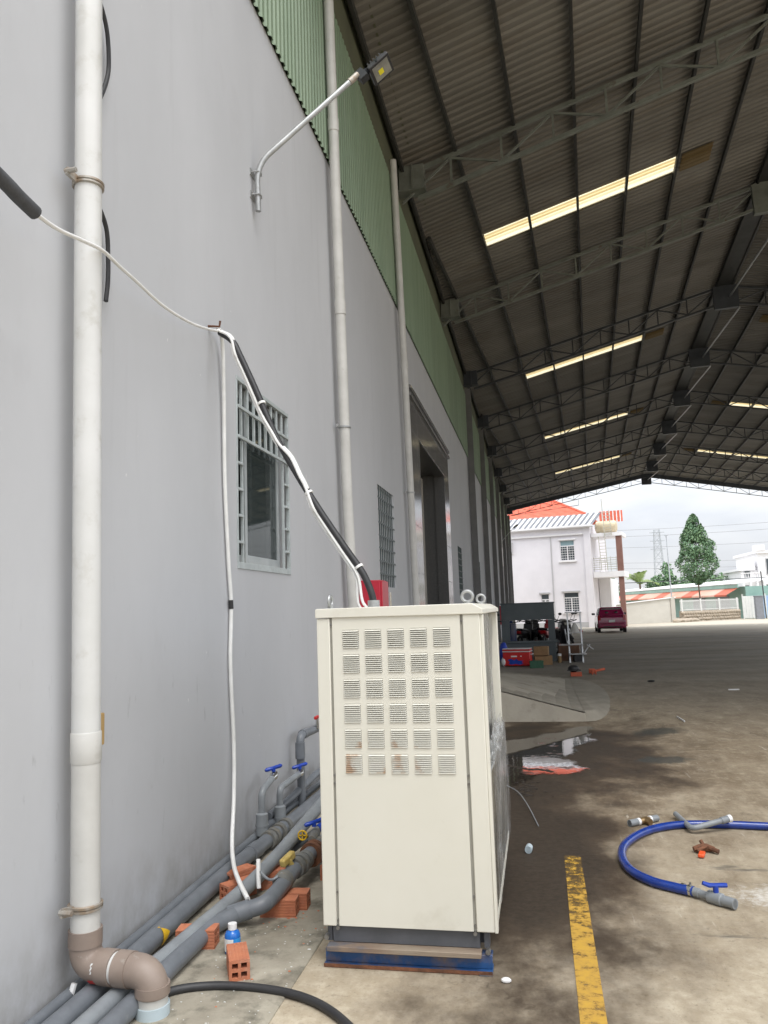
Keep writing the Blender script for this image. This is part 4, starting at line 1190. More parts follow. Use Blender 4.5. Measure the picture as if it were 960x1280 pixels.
for i, p in enumerate(bp_):
    f = i / (len(bp_) - 1)
    OF = [(0, .004), (.05, .010), (.20, -.024), (.30, -.026), (.37, -.004), (.42, .022), (.47, .010), (.55, -.024), (.70, -.027), (.86, -.062), (.96, -.034), (1, -.024)]
    off = next(a_[1] + (c_2[1] - a_[1]) * sst(a_[0], c_2[0], f) for a_, c_2 in zip(OF, OF[1:]) if f <= c_2[0])
    o2 = off - (0.014 if off < 0 else -0.010) - (0.016 * sst(0.7, 0.86, f) * sst(1.0, 0.9, f))
    yo = -0.020 if abs(off) < 0.022 else -0.008
    w1.append(p + Vector((0.87 * off, yo, 0.48 * off))); w2.append(p + Vector((0.87 * o2, yo + 0.012, 0.48 * o2)))
build(MB().tube(w1, 0.0085, 8), 'cable', 'white_cable', wc); build(MB().tube(w2, 0.0075, 8), 'cable', 'white_cable', wc)
build(MB().cyl((1.037, 4.251, 1.505), (1.037, 4.251, 1.56), 0.034, 14), 'gland', 'galv', bk)
vc = thing('white_cable', 'white cable hanging straight down the wall to the grey pipes', 'cable', (0.03, 4.65, 0.1))
pts = spline([(0.06, 4.41, 3.29), (0.04, 4.53, 3.235), (0.025, 4.583, 2.88), (0.02, 4.60, 2.36), (0.02, 4.65, 1.85), (0.02, 4.688, 1.565), (0.02, 4.667, 1.2), (0.025, 4.70, 0.71), (0.05, 4.63, 0.40), (0.11, 4.45, 0.21), (0.22, 4.2, 0.155), (0.33, 4.0, 0.135), (0.44, 3.84, 0.105)], 6)
build(MB().tube(pts, 0.0125, 10), 'cable', 'white_cable', vc)
build(MB().tube([(0.02, 4.683, 1.60), (0.02, 4.688, 1.545)], 0.0155, 10), 'tape', 'black_rubber', vc)

# ------------------------------------------------------------------ FIRE HOSE CABINETS
def fire_box(y0, y1, z0, z1, label):
    th = thing('fire_hose_cabinet', label, 'fire cabinet', (0.1, (y0 + y1) / 2, z0), 0, 'red fire cabinets on the grey wall')
    build(MB().box(0.0, 0.24, y0, y1, z0, z1), 'box', 'red_paint', th, bevel=0.006)
    dr = build(MB().box(0.241, 0.262, y0 + 0.012, y1 - 0.012, z0 + 0.012, z1 - 0.012), 'door', 'red_paint', th, bevel=0.004)
    build(MB().box(0.263, 0.266, y0 + 0.10, y1 - 0.10, z0 + 0.25, z1 - 0.35), 'pane', 'pane', dr)
    build(MB().tube([(0.263, y0 + 0.05, z0 + 0.28), (0.29, y0 + 0.05, z0 + 0.28), (0.29, y0 + 0.05, z0 + 0.4), (0.263, y0 + 0.05, z0 + 0.4)], 0.006, 6), 'handle', 'chrome', dr)
fire_box(8.42, 8.80, 1.14, 1.84, 'red fire hose cabinet on the wall behind the cooling unit')
fire_box(40.2, 40.8, 0.6, 1.55, 'small red fire cabinet far down the wall by the dark booth')

# ------------------------------------------------------------------ COOLING UNIT
UX0, UX1, UY0, UY1, UZ0, UZ1 = 0.945, 1.682, 3.42, 4.80, 0.163, 1.515
cu = thing('cooling_unit', 'tall cream metal cooling unit with louvred front on a blue steel base', 'cooling unit', ((UX0 + UX1) / 2, (UY0 + UY1) / 2, 0))
# front panel with thirty louvre openings
lx0, lx1 = 1.064, 1.548; lz0, lz1 = 0.798, 1.420
cw, ch = 0.0745, 0.082
gx = [(lx0 + i * (lx1 - lx0 - cw) / 4) for i in range(5)]; gzv = [(lz0 + j * (lz1 - lz0 - ch) / 5) for j in range(6)]
PX0, PX1, PZ0, PZ1 = 1.017, 1.593, 0.165, 1.476
q = MB(); bx_ = sorted({PX0, PX1} | set(gx) | {x + cw for x in gx}); bz_ = sorted({PZ0, PZ1} | set(gzv) | {z + ch for z in gzv})
for i in range(len(bx_) - 1):
    for j in range(len(bz_) - 1):
        cx, cz = (bx_[i] + bx_[i + 1]) / 2, (bz_[j] + bz_[j + 1]) / 2
        if any(x < cx < x + cw for x in gx) and any(z < cz < z + ch for z in gzv): continue
        q.add([(bx_[i], UY0, bz_[j]), (bx_[i + 1], UY0, bz_[j]), (bx_[i + 1], UY0, bz_[j + 1]), (bx_[i], UY0, bz_[j + 1])], [(0, 1, 2, 3)])
for x in gx:
    for z in gzv:
        for (a, b_, c, d) in (((x, z), (x + cw, z), 0, 0), ((x, z + ch), (x + cw, z + ch), 0, 0), ((x, z), (x, z + ch), 0, 0), ((x + cw, z), (x + cw, z + ch), 0, 0)):
            q.add([(a[0], UY0, a[1]), (b_[0], UY0, b_[1]), (b_[0], UY0 + 0.012, b_[1]), (a[0], UY0 + 0.012, a[1])], [(0, 1, 2, 3)])
for (xa, za, xb, zb) in ((PX0, PZ0, PX1, PZ0), (PX0, PZ1, PX1, PZ1), (PX0, PZ0, PX0, PZ1), (PX1, PZ0, PX1, PZ1)):
    q.add([(xa, UY0, za), (xb, UY0, zb), (xb, UY0 + 0.03, zb), (xa, UY0 + 0.03, za)], [(0, 1, 2, 3)])
fp = build(q, 'front_panel', 'cream', cu)
q = MB(); sh = ch / 9
q.add([(0, 0.003, 0), (cw, 0.003, 0), (0.001, -0.006, -sh * 0.72), (cw - 0.001, -0.006, -sh * 0.72), (0.001, -0.002, -sh * 0.75), (cw - 0.001, -0.002, -sh * 0.75)],
      [(0, 2, 3, 1), (2, 4, 5, 3)])
lm = q.mesh('louver_slat', M['louver'])
for x in gx:
    for z in gzv:
        for k in range(9):
            inst('louver_slat', lm, fp, (x, UY0, z + ch - sh * k * 0.99 - 0.001))
build(MB().box(PX0 - 0.01, PX1 + 0.01, UY0 + 0.04, UY0 + 0.05, 0.75, 1.45), 'shade_backing', 'dark_inside', fp)  # dark sheet standing in for the shade behind the louvre gaps
# corner strips beside the panel, with slots and screws
build(MB().box(UX0, PX0 - 0.012, UY0 - 0.002, UY0 + 0.05, UZ0, 1.474), 'corner_post', 'cream', cu, bevel=0.004)
build(MB().box(PX1 + 0.012, UX1 - 0.002, UY0 - 0.002, UY0 + 0.05, UZ0, 1.474), 'corner_post', 'cream', cu, bevel=0.004)
build(MB().box(UX1 - 0.0015, UX1 + 0.012, UY0 + 0.004, UY0 + 0.05, UZ0 - 0.004, 1.47), 'edge_flange', 'cream', cu, bevel=0.002)
for xx in (PX0 - 0.006, PX1 + 0.006):
    build(MB().box(xx - 0.0055, xx + 0.0055, UY0 + 0.010, UY0 + 0.03, UZ0 + 0.002, 1.474), 'seam_channel', 'seam', cu)
    for z in (0.185, 0.30, 0.755, 0.79, 1.445):
        build(MB().cyl((xx, UY0 + 0.012, z), (xx, UY0 + 0.003, z), 0.0055, 8), 'screw', 'screw', cu)
    for z in (0.167,):
        build(MB().cyl((xx, UY0 + 0.012, z - 0.01), (xx, UY0 - 0.006, z - 0.01), 0.008, 8), 'screw', 'screw', cu)
# cap with sloped right shoulder
q = MB()
cp = [(UX0 - 0.004, 1.476), (UX0 - 0.004, 1.514), (UX0 + 0.004, 1.518), (1.648, 1.520), (1.655, 1.517), (1.692, 1.495), (1.694, 1.473)]
q.prism([(x, UY0 - 0.010, z) for x, z in cp], (0, UY1 - UY0 + 0.02, 0))
build(q, 'top_cap', 'cream', cu, bevel=0.003)
# body panels
q = MB(); q.box(UX0 + 0.002, UX0 + 0.02, UY0 + 0.052, UY1, UZ0, 1.474)
build(q, 'side_panel', 'cream', cu)
build(MB().box(UX0 + 0.022, UX1 - 0.002, UY1 - 0.02, UY1, UZ0, 1.474), 'back_panel', 'cream', cu)
build(MB().box(UX0 + 0.022, UX1 - 0.03, UY0 + 0.052, UY1 - 0.022, UZ0 + 0.0, UZ0 + 0.02), 'bottom_panel', 'steel_base', cu)
# right side: recessed steel upper door, cream far post, grey lower door, all under plastic film
build(MB().box(UX1 - 0.06, UX1 - 0.045, UY0 + 0.055, UY1 - 0.1, 0.86, 1.468), 'upper_door', 'stainless', cu)
build(MB().box(UX1 - 0.043, UX1 - 0.038, 3.9, 4.1, 0.9, 1.44), 'upper_trim', 'black_plastic', cu)
build(MB().box(UX1 - 0.06, UX1 + 0.004, UY1 - 0.07, UY1 - 0.002, UZ0 + 0.6, 1.468), 'corner_post', 'cream', cu, bevel=0.004)
q = MB(); ld = [(UX1 - 0.02, 0.20), (UX1 + 0.006, 0.20), (UX1 + 0.014, 0.80), (UX1 - 0.02, 0.84)]
q.prism([(x, UY0 + 0.055, z) for x, z in ld], (0, UY1 - UY0 - 0.06, 0))
build(q, 'lower_door', 'stainless', cu, bevel=0.004)
build(MB().box(UX1 - 0.02, UX1 + 0.008, UY0 + 0.055, UY1 - 0.003, UZ0, 0.197), 'bottom_rail', 'cream', cu)
def film(name, y0, y1, z0, z1, x0, amp, ny, nz, seed):
    q = MB()
    for j in range(nz + 1):
        for i in range(ny + 1):
            y = y0 + (y1 - y0) * i / ny; z = z0 + (z1 - z0) * j / nz
            n_ = noise.noise(Vector((y * 3.5, z * 2.2, seed))) + 0.55 * noise.noise(Vector((y * 11, z * 7, seed + 3)))
            q.v.append(Vector((x0 + amp * (0.5 + n_), y + 0.01 * noise.noise(Vector((y * 9, z * 9, seed + 7))), z)))
    for j in range(nz):
        for i in range(ny):
            a = j * (ny + 1) + i; q.f.append([a, a + 1, a + ny + 2, a + ny + 1]); q.s.append(True)
    return build(q, name, 'film', cu, clean=False)
film('plastic_film', UY0 + 0.055, UY1 - 0.05, 0.83, 1.465, UX1 - 0.036, 0.016, 36, 60, 1.0)
film('plastic_film', UY0 + 0.055, UY1 - 0.01, 0.24, 0.86, UX1 + 0.016, 0.010, 36, 60, 5.0)
# crumpled bunch of film at the joint
bm = bmesh.new(); bmesh.ops.create_icosphere(bm, subdivisions=4, radius=1.0)
for v in bm.verts:
    n_ = noise.noise(v.co * 2.6) * 0.45 + noise.noise(v.co * 6) * 0.25
    v.co = Vector((UX1 + 0.012, 4.02, 0.845)) - root_loc(cu) + Vector((v.co.x * 0.020, v.co.y * 0.50, v.co.z * 0.075)) * (1 + n_)
me = bpy.data.meshes.new('plastic_film'); bm.to_mesh(me); bm.free(); me.materials.append(M['film'])
for p in me.polygons: p.use_smooth = True
o = bpy.data.objects.new('plastic_film', me); COL.objects.link(o); o.parent = cu
# eye bolts
def eye(x, y, ang):
    e = Vector((math.cos(ang), math.sin(ang), 0)); c = Vector((x, y, 1.552))
    q = MB(); q.tube([c + e * 0.024 * math.cos(a) + Vector((0, 0, 0.024 * math.sin(a))) for a in [2 * math.pi * k / 20 for k in range(20)]], 0.0075, 8, closed=True)
    q.cyl((x, y, 1.512), (x, y, 1.532), 0.014, 12)
    build(q, 'eye_bolt', 'galv', cu)
eye(0.985, 3.52, R(85)); eye(1.622, 3.52, R(0)); eye(1.60, 4.68, R(0))
q = MB(); q.box(1.050, 1.058, 4.66, 4.69, 1.515, 1.61); build(q, 'lifting_lug', 'galv_rust', cu, bevel=0.003)
# base: grey beam, rusty rail, blue channel, foot blocks
B0, B1 = 0.952, 1.66
build(MB().box(B0 + 0.03, B1 - 0.045, UY0 + 0.02, UY0 + 0.06, 0.092, 0.16), 'base_beam', 'steel_base', cu, bevel=0.003)
build(MB().box(B0 + 0.005, B0 + 0.025, UY0 + 0.03, UY0 + 0.08, 0.092, 0.16), 'base_leg', 'steel_base', cu); build(MB().box(B1 - 0.028, B1 - 0.006, UY0 + 0.03, UY0 + 0.08, 0.092, 0.16), 'base_leg', 'steel_base', cu)
for (x, z) in ((B0 + 0.006, 0.115), (B1 - 0.012, 0.085)):
    build(MB().cyl((x, UY0 + 0.03, z), (x, UY0 + 0.0, z), 0.011, 8), 'bolt', 'screw', cu)
build(MB().box(B0 + 0.012, B1 - 0.038, UY0 - 0.03, UY0 + 0.03, 0.070, 0.091), 'rusty_rail', 'rail_rust', cu, bevel=0.003)
q = MB()   # blue channel: web with two flanges
q.box(B0 - 0.002, B1 + 0.004, UY0 + 0.012, UY0 + 0.024, 0.016, 0.069); q.box(B0 - 0.004, B1 + 0.004, UY0 - 0.012, UY0 + 0.07, 0.004, 0.0155); q.box(B0 - 0.002, B1 + 0.004, UY0 + 0.0245, UY0 + 0.07, 0.060, 0.069)
build(q, 'blue_channel', 'blue_steel', cu, bevel=0.002)
build(MB().box(B0 - 0.004, B1 + 0.004, UY0 - 0.0145, UY0 - 0.0122, 0.0025, 0.0165), 'rust_lip', 'rust', cu)
build(MB().box(B1 - 0.05, B1 + 0.004, UY0 - 0.02, UY0 + 0.04, -0.022, 0.0035), 'foot', 'steel_base', cu)
for y in (UY1 - 0.08,):
    q = MB(); q.box(B0, B1, y, y + 0.07, 0.004, 0.16); build(q, 'base_beam', 'blue_steel', cu)
build(MB().box(B0 + 0.03, B0 + 0.08, UY0 + 0.08, UY1 - 0.09, 0.092, 0.16).box(B1 - 0.08, B1 - 0.03, UY0 + 0.08, UY1 - 0.09, 0.092, 0.16), 'base_rail', 'steel_base', cu)

# ------------------------------------------------------------------ PIPE BUNDLE BY THE WALL
def pipe_thing(label, pts, r, m, joints=(), sub=5, name='water_pipe', jr=1.13):
    th = thing(name, label, 'pipe', (pts[0][0], pts[0][1], 0))
    sp = spline(pts, sub) if sub else [Vector(p) for p in pts]
    build(MB().tube(sp, r, 16), 'pipe', m, th)
    for (f, ln) in joints:
        k = f * (len(sp) - 1); i = min(int(k), len(sp) - 2); p = sp[i].lerp(sp[i + 1], k - i); d = (sp[i + 1] - sp[i]).normalized()
        build(MB().tube([p - d * ln, p - d * ln * 0.97, p + d * ln * 0.97, p + d * ln], [r * 1.01, r * jr, r * jr, r * 1.01], 16), 'coupling', m, th)
    return th
pipe_thing('thin dark grey pipe lying tight against the wall', [(0.055, 1.5, 0.05), (0.055, 3.2, 0.06), (0.05, 4.9, 0.075), (0.05, 7.5, 0.09)], 0.026, 'pvc_grey', (), 3)
pp = pipe_thing('grey pipe with a yellow tape mark, second from the wall', [(0.15, 1.5, 0.055), (0.145, 2.8, 0.055), (0.13, 3.6, 0.058), (0.125, 4.4, 0.062), (0.15, 4.86, 0.07), (0.17, 5.7, 0.075), (0.18, 7.6, 0.08)], 0.044, 'pvc_grey', ((0.62, 0.06),), 4)
for y_ in (4.92, 4.99, 5.10, 5.22):
    build(MB().tube([(0.155 + (y_ - 4.9) * 0.03, y_, 0.071), (0.155 + (y_ - 4.85) * 0.03, y_ + 0.045, 0.072)], 0.056, 16), 'flange', 'pvc_grey_dusty', pp)
a = Vector((0.136, 3.48, 0.057)); d = Vector((-0.015, 0.8, 0.003)).normalized()
q = MB(); ring0 = []; ring1 = []
for k in range(10):
    an = R(-40 + 13 * k); n_ = Vector((math.cos(an), 0.0, math.sin(an))) * 0.0452
    ring0.append(a + n_ + d * (-0.03 + 0.004 * k)); ring1.append(a + n_ + d * (0.05 - 0.012 * abs(k - 4)))
q.add(ring0 + ring1, [(i, i + 1, 11 + i, 10 + i) for i in range(9)], True)
build(q, 'tape_mark', 'yellow_tape', pp, clean=False)
pipe_thing('long grey pipe slanting up to the side of the cooling unit', [(0.245, 1.5, 0.05), (0.25, 2.84, 0.058), (0.30, 3.4, 0.07), (0.37, 4.22, 0.105), (0.465, 4.91, 0.245), (0.60, 5.9, 0.45)], 0.038, 'pvc_grey_light', (), 5)
pc = pipe_thing('grey pipe nearest the unit, bending over the bricks into dusty couplings',
                [(0.34, 1.5, 0.045), (0.335, 2.88, 0.05), (0.345, 3.55, 0.058), (0.40, 3.715, 0.068), (0.43, 3.755, 0.075), (0.53, 3.785, 0.10), (0.56, 3.86, 0.115), (0.567, 4.0, 0.125), (0.57, 4.24, 0.14), (0.59, 4.5, 0.15), (0.62, 4.9, 0.155)], 0.040, 'pvc_grey', ((0.40, 0.055),), 6)
build(MB().tube([(0.553, 3.99, 0.127), (0.556, 4.0, 0.128), (0.56, 4.06, 0.131), (0.562, 4.07, 0.131)], [0.041, 0.049, 0.051, 0.041], 18), 'coupling', 'pvc_grey_dusty', pc)
for (y0, y1, r) in ((4.20, 4.245, 0.053), (4.265, 4.30, 0.056), (4.33, 4.37, 0.050), (4.44, 4.47, 0.068), (4.485, 4.51, 0.068), (4.56, 4.62, 0.055)):
    x = 0.57 + (y0 - 4.24) * 0.08
    build(MB().tube([(x, y0, 0.138), (x + (y1 - y0) * 0.08, y1, 0.140)], r, 18), 'flange', 'pvc_grey_dusty' if y0 < 4.43 or y0 > 4.5 else 'rust', pc)
tv = build(MB().obox((0.545, 4.15, 0.205), (Vector((0.3, 0.9, 0.25)).normalized(), Vector((-0.9, 0.3, 0)).normalized(), Vector((-0.1, -0.2, 0.95)).normalized()), 0.052, 0.018, 0.020), 'valve_lever', 'yellow_brass', pc, bevel=0.008)
build(MB().cyl((0.565, 4.17, 0.16), (0.55, 4.15, 0.2), 0.016, 10), 'valve_stem', 'yellow_brass', pc)
pipe_thing('small grey elbow pipe with a blue cap between the slanting pipes', [(0.36, 4.62, 0.03), (0.37, 4.60, 0.09), (0.42, 4.66, 0.11), (0.50, 4.86, 0.16), (0.53, 4.95, 0.18)], 0.021, 'pvc_grey', ((0.95, 0.03),), 5)
single(MB().tube([(0.505, 4.87, 0.162), (0.53, 4.94, 0.178)], 0.025, 12), 'blue_plug', 'blue_plastic', 'blue plug on the small grey pipe behind the yellow lever', 'plug', (0.515, 4.9, 0.17))
single(MB().tube([(0.40, 4.1, 0.215), (0.41, 4.07, 0.15), (0.42, 4.05, 0.085)], 0.012, 10), 'white_stub', 'white_cable', 'short white cable end standing up in front of the slanting grey pipe', 'cable', (0.42, 4.05, 0.085))
single(MB().tube(spline([(0.43, 4.05, 0.17), (0.47, 4.02, 0.15), (0.52, 3.98, 0.155), (0.56, 4.02, 0.175)], 5), 0.007, 8), 'grey_cord', 'pvc_grey_light', 'short grey cord looped over the bent pipe', 'cord', (0.5, 4.0, 0.15))

def valve_handle(c, ang, th, m='blue_plastic'):
    c = Vector(c); e = Vector((0.75, 0.65, 0.10 + math.sin(ang) * 0.5)).normalized()
    q = MB()
    q.tube([c - e * 0.062, c - e * 0.05, c, c + e * 0.05, c + e * 0.062], [0.008, 0.014, 0.012, 0.014, 0.007], 8)
    q.cyl(c - Vector((0, 0, 0.024)), c + Vector((0, 0, 0.006)), 0.014, 10)
    build(q, 'valve_handle', m, th)
def riser(label, y0, zb, zt, y1, ztop, loc_x=0.1, r=0.023):
    th = thing('pipe_riser', label, 'pipe', (loc_x, y0, 0), 0, 'grey risers with blue tap handles')
    a, b_, c = Vector((loc_x, y0, zb)), Vector((loc_x, y0, zt)), Vector((loc_x + 0.01, y1, ztop))
    build(MB().tube([a] + bend(a, b_, c, 0.05, 7) + [c], r, 14), 'pipe', 'pvc_grey_light', th)
    build(MB().tube([a, a + Vector((0, 0, 0.012)), a + Vector((0, 0, 0.13)), a + Vector((0, 0, 0.14))], [r * 1.7, r * 1.75, r * 1.7, r * 1.05], 14), 'reducer', 'pvc_grey_light', th)
    build(MB().tube([a + Vector((0, 0, 0.055)), a + Vector((0, 0, 0.065))], r * 1.85, 14), 'socket_rim', 'pvc_grey_light', th)
    d = (c - b_).normalized()
    v = build(MB().tube([c - d * 0.01, c + d * 0.02, c + d * 0.035, c + d * 0.06, c + d * 0.075], [0.020, 0.024, 0.030, 0.024, 0.02], 12), 'valve_body', 'chrome', th)
    valve_handle(c + d * 0.035 + Vector((0.0, 0, 0.055)), R(7), th)
    return th
riser('short grey riser with blue tap handle, left of the two', 4.98, 0.09, 0.36, 5.15, 0.405)
riser('grey riser bending right to a blue tap handle, right of the two', 5.34, 0.05, 0.30, 5.74, 0.312)
tr_ = thing('wall_pipe', 'grey pipe rising up the wall and turning behind the cooling unit', 'pipe', (0.09, 5.86, 0))
a, b_, c = Vector((0.09, 5.88, 0.03)), Vector((0.09, 5.86, 0.575)), Vector((0.11, 6.6, 0.555))
build(MB().tube([a] + bend(a, b_, c, 0.07, 8) + [c], 0.031, 16), 'pipe', 'pvc_grey', tr_)
build(MB().tube([b_ + Vector((0, 0.0, -0.17)), b_ + Vector((0, 0, -0.05))], 0.037, 16), 'elbow_collar', 'pvc_grey', tr_)
build(MB().tube([b_ + Vector((0, 0.06, -0.002)), b_ + Vector((0, 0.16, -0.004))], 0.037, 16), 'elbow_collar', 'pvc_grey', tr_)
single(MB().tube([(0.03, 5.3, 0.12), (0.06, 5.7, 0.15), (0.11, 6.2, 0.22), (0.2, 6.6, 0.26)], 0.028, 12), 'branch_pipe', 'pvc_grey', 'short grey branch pipe crossing the foot of the wall pipe', 'pipe', (0.06, 5.7, 0.12))
rt = single(MB().obox((0.13, 6.2, 0.665), (Vector((0, 1, 0)), Vector((1, 0, 0)), Vector((0, 0, 1))), 0.055, 0.01, 0.012), 'red_lever', 'red_plastic', 'red lever showing just left of the cooling unit', 'lever', (0.13, 6.2, 0.65), bevel=0.004)
single(MB().tube([(0.13, 6.2, 0.575), (0.13, 6.2, 0.655)], 0.012, 8), 'lever_stem', 'chrome', 'thin stem under the red lever by the wall', 'stem', (0.13, 6.2, 0.575))
bh_ = thing('ball_valve', 'blue handled valve low behind the slanting pipe, beside the cooling unit', 'valve', (0.56, 4.66, 0.16))
build(MB().tube([(0.56, 4.55, 0.19), (0.55, 4.64, 0.19), (0.545, 4.72, 0.19)], [0.022, 0.032, 0.022], 12), 'valve_body', 'pvc_grey_dusty', bh_)
valve_handle((0.55, 4.64, 0.265), R(5), bh_)
gv = thing('gate_valve', 'small yellow wheel valve under the slanting grey pipe', 'valve', (0.49, 4.62, 0.1))
q = MB(); q.tube([Vector((0.49, 4.6, 0.20)) + Vector((0.026 * math.cos(a), 0, 0.026 * math.sin(a))) for a in [2 * math.pi * k / 14 for k in range(14)]], 0.005, 6, closed=True)
q.bar((0.468, 4.6, 0.20), (0.512, 4.6, 0.20), 0.006, 0.006); q.bar((0.49, 4.6, 0.178), (0.49, 4.6, 0.222), 0.006, 0.006, (0, 1, 0))
build(q, 'hand_wheel', 'yellow_tape', gv)
build(MB().cyl((0.49, 4.60, 0.2), (0.50, 4.68, 0.17), 0.009, 8), 'stem', 'brass', gv)

# ------------------------------------------------------------------ HOLLOW BRICKS AND BOTTLE
def brick_mesh():
    Lh, Wd, H = 0.18, 0.085, 0.08
    q = MB()
    hx = [-Wd / 2, -Wd / 2 + 0.012, -0.006, 0.006, Wd / 2 - 0.012, Wd / 2]
    hz = [0, 0.012, H / 2 - 0.006, H / 2 + 0.006, H - 0.012, H]
    for y in (-Lh / 2, Lh / 2):
        for i in range(5):
            for j in range(5):
                if i in (1, 3) and j in (1, 3): continue
                vs = [(hx[i], y, hz[j]), (hx[i + 1], y, hz[j]), (hx[i + 1], y, hz[j + 1]), (hx[i], y, hz[j + 1])]
                q.add(vs, [(0, 1, 2, 3) if y < 0 else (3, 2, 1, 0)])
    for i in (1, 3):
        for j in (1, 3):
            a = [(hx[i], hz[j]), (hx[i + 1], hz[j]), (hx[i + 1], hz[j + 1]), (hx[i], hz[j + 1])]
            for k in range(4):
                p, r_ = a[k], a[(k + 1) % 4]
                q.add([(p[0], -Lh / 2, p[1]), (r_[0], -Lh / 2, r_[1]), (r_[0], Lh / 2, r_[1]), (p[0], Lh / 2, p[1])], [(3, 2, 1, 0)])
    # outer skin with shallow keying grooves
    prof = []
    def side(p, r_, nrm):
        out_ = []
        for k in range(6):
            t0 = k / 6; f = lambda t: (p[0] + (r_[0] - p[0]) * t, p[1] + (r_[1] - p[1]) * t)
            out_ += [f(t0)]
            g0, g1 = f(t0 + 0.11), f(t0 + 0.15)
            out_ += [g0, (g1[0] - nrm[0] * 0.0015, g1[1] - nrm[1] * 0.0015)]
        return out_
    c = [(-Wd / 2, 0), (Wd / 2, 0), (Wd / 2, H), (-Wd / 2, H)]
    nr = [(0, -1), (1, 0), (0, 1), (-1, 0)]
    for k in range(4): prof += side(c[k], c[(k + 1) % 4], nr[k])
    n_ = len(prof)
    q.add([(x, -Lh / 2, z) for x, z in prof] + [(x, Lh / 2, z) for x, z in prof], [(i, (i + 1) % n_, n_ + (i + 1) % n_, n_ + i) for i in range(n_)])
    return q.mesh('hollow_brick', M['brick'])
bmesh_ = brick_mesh()
def brick(x, y, z, rot, label):
    o = bpy.data.objects.new('hollow_brick', bmesh_); COL.objects.link(o)
    o.location = (x, y, z); o.rotation_euler = (0, 0, rot)
    tag(o, label, 'brick', 'hollow clay bricks among the pipes')
brick(0.600, 3.305, 0.009, R(26), 'four-holed clay brick standing alone in front of the small bottle')
brick(0.575, 3.925, 0.009, R(96), 'hollow brick under the bent pipe, nearer one of the pair')
brick(0.605, 4.025, 0.009, R(94), 'hollow brick of the pair by the bent pipe, the one behind')
brick(0.315, 3.53, 0.009, R(98), 'brick mostly hidden under the pipes, left of the small bottle')
brick(0.27, 4.14, 0.009, R(-35), 'brick end showing holes behind the hanging white cable')
brick(0.20, 4.33, 0.009, R(-30), 'brick tucked under the taped pipe next to the wall')
brick(0.39, 4.33, 0.009, R(-38), 'brick seen right of the white cable end, under the slanting pipe')
brick(0.74, 4.45, 0.009, R(80), 'brick peeking out beside the foot of the cooling unit')
bo = thing('bottle', 'small blue bottle with white cap and label behind the lone brick', 'bottle', (0.505, 3.48, 0.009))
build(MB().lathe((0.505, 3.48, 0.009), [(0, 0), (0.032, 0), (0.035, 0.004), (0.035, 0.075), (0.030, 0.088), (0.018, 0.097), (0.016, 0.108), (0, 0.108)], 18), 'body', 'bottle_blue', bo)
def label_arc(a0, a1, z0, z1, m):
    q = MB(); vs = []
    for k in range(9):
        a = a0 + (a1 - a0) * k / 8
        vs += [(0.505 + 0.0356 * math.cos(a), 3.48 + 0.0356 * math.sin(a), 0.009 + z0), (0.505 + 0.0356 * math.cos(a), 3.48 + 0.0356 * math.sin(a), 0.009 + z1)]
    q.add(vs, [(2 * i, 2 * i + 2, 2 * i + 3, 2 * i + 1) for i in range(8)], True)
    build(q, 'label', m, bo, clean=False)
label_arc(R(-165), R(-62), 0.012, 0.066, 'white_plastic'); label_arc(R(-61), R(20), 0.012, 0.066, 'label_blue')
build(MB().cyl((0.505, 3.48, 0.108), (0.505, 3.48, 0.132), 0.020, 16), 'cap', 'white_plastic', bo)

# black hose in the foreground
pts = spline([(0.36, 3.00, 0.024), (0.42, 3.085, 0.024), (0.54, 3.14, 0.022), (0.70, 3.155, 0.020), (0.88, 3.13, 0.018), (1.03, 3.06, 0.017), (1.17, 2.93, 0.017), (1.30, 2.74, 0.017), (1.36, 2.4, 0.017)], 6)
single(MB().tube(pts, 0.0165, 12), 'black_hose', 'black_rubber', 'black rubber hose curving over the concrete in front of the cooling unit', 'hose', (0.9, 3.1, 0.0))
for i, (x, y, r) in enumerate(((1.72, 3.36, 0.018), (0.84, 3.55, 0.010), (1.60, 4.3, 0.009))):
    q = MB(); q.sphere((x, y, r * 0.5), r, 8, (1.2, 0.8, 0.6))
    single(q, 'pebble', 'white_plastic', ['pale pebble on the floor right of the blue base', 'tiny pale pebble left of the blue base', 'tiny pale chip under the cooling unit'][i], 'pebble', (x, y, 0))
q = MB(); rng = random.Random(4)
for k in range(80):
    x = rng.uniform(0.45, 0.85) if k < 90 else rng.uniform(0.9, 2.0); y = rng.uniform(2.8, 3.8); r = rng.uniform(0.0016, 0.0045)
    q.sphere((x, y, 0.0095 if x < 0.87 else 0.001), r, 5, (1.3, 1, 0.6))
o = build(q, 'grit', 'pvc_pale', None, clean=False); o['kind'] = 'stuff'; o['label'] = 'pale grit scattered on the concrete'

q = MB()
for (bx0, by0) in ((0.60, 3.30), (0.6, 3.95), (0.27, 4.14), (0.66, 3.9)):
    for k in range(16):
        x = bx0 + rng.gauss(0, 0.09); y = by0 + rng.gauss(0, 0.10); r = rng.uniform(0.002, 0.006)
        q.sphere((x, y, 0.0095), r, 5, (1.3, 1, 0.7))
o = build(q, 'brick_crumbs', 'brick', None, clean=False); o['kind'] = 'stuff'; o['label'] = 'crumbs of red clay around the hollow bricks'

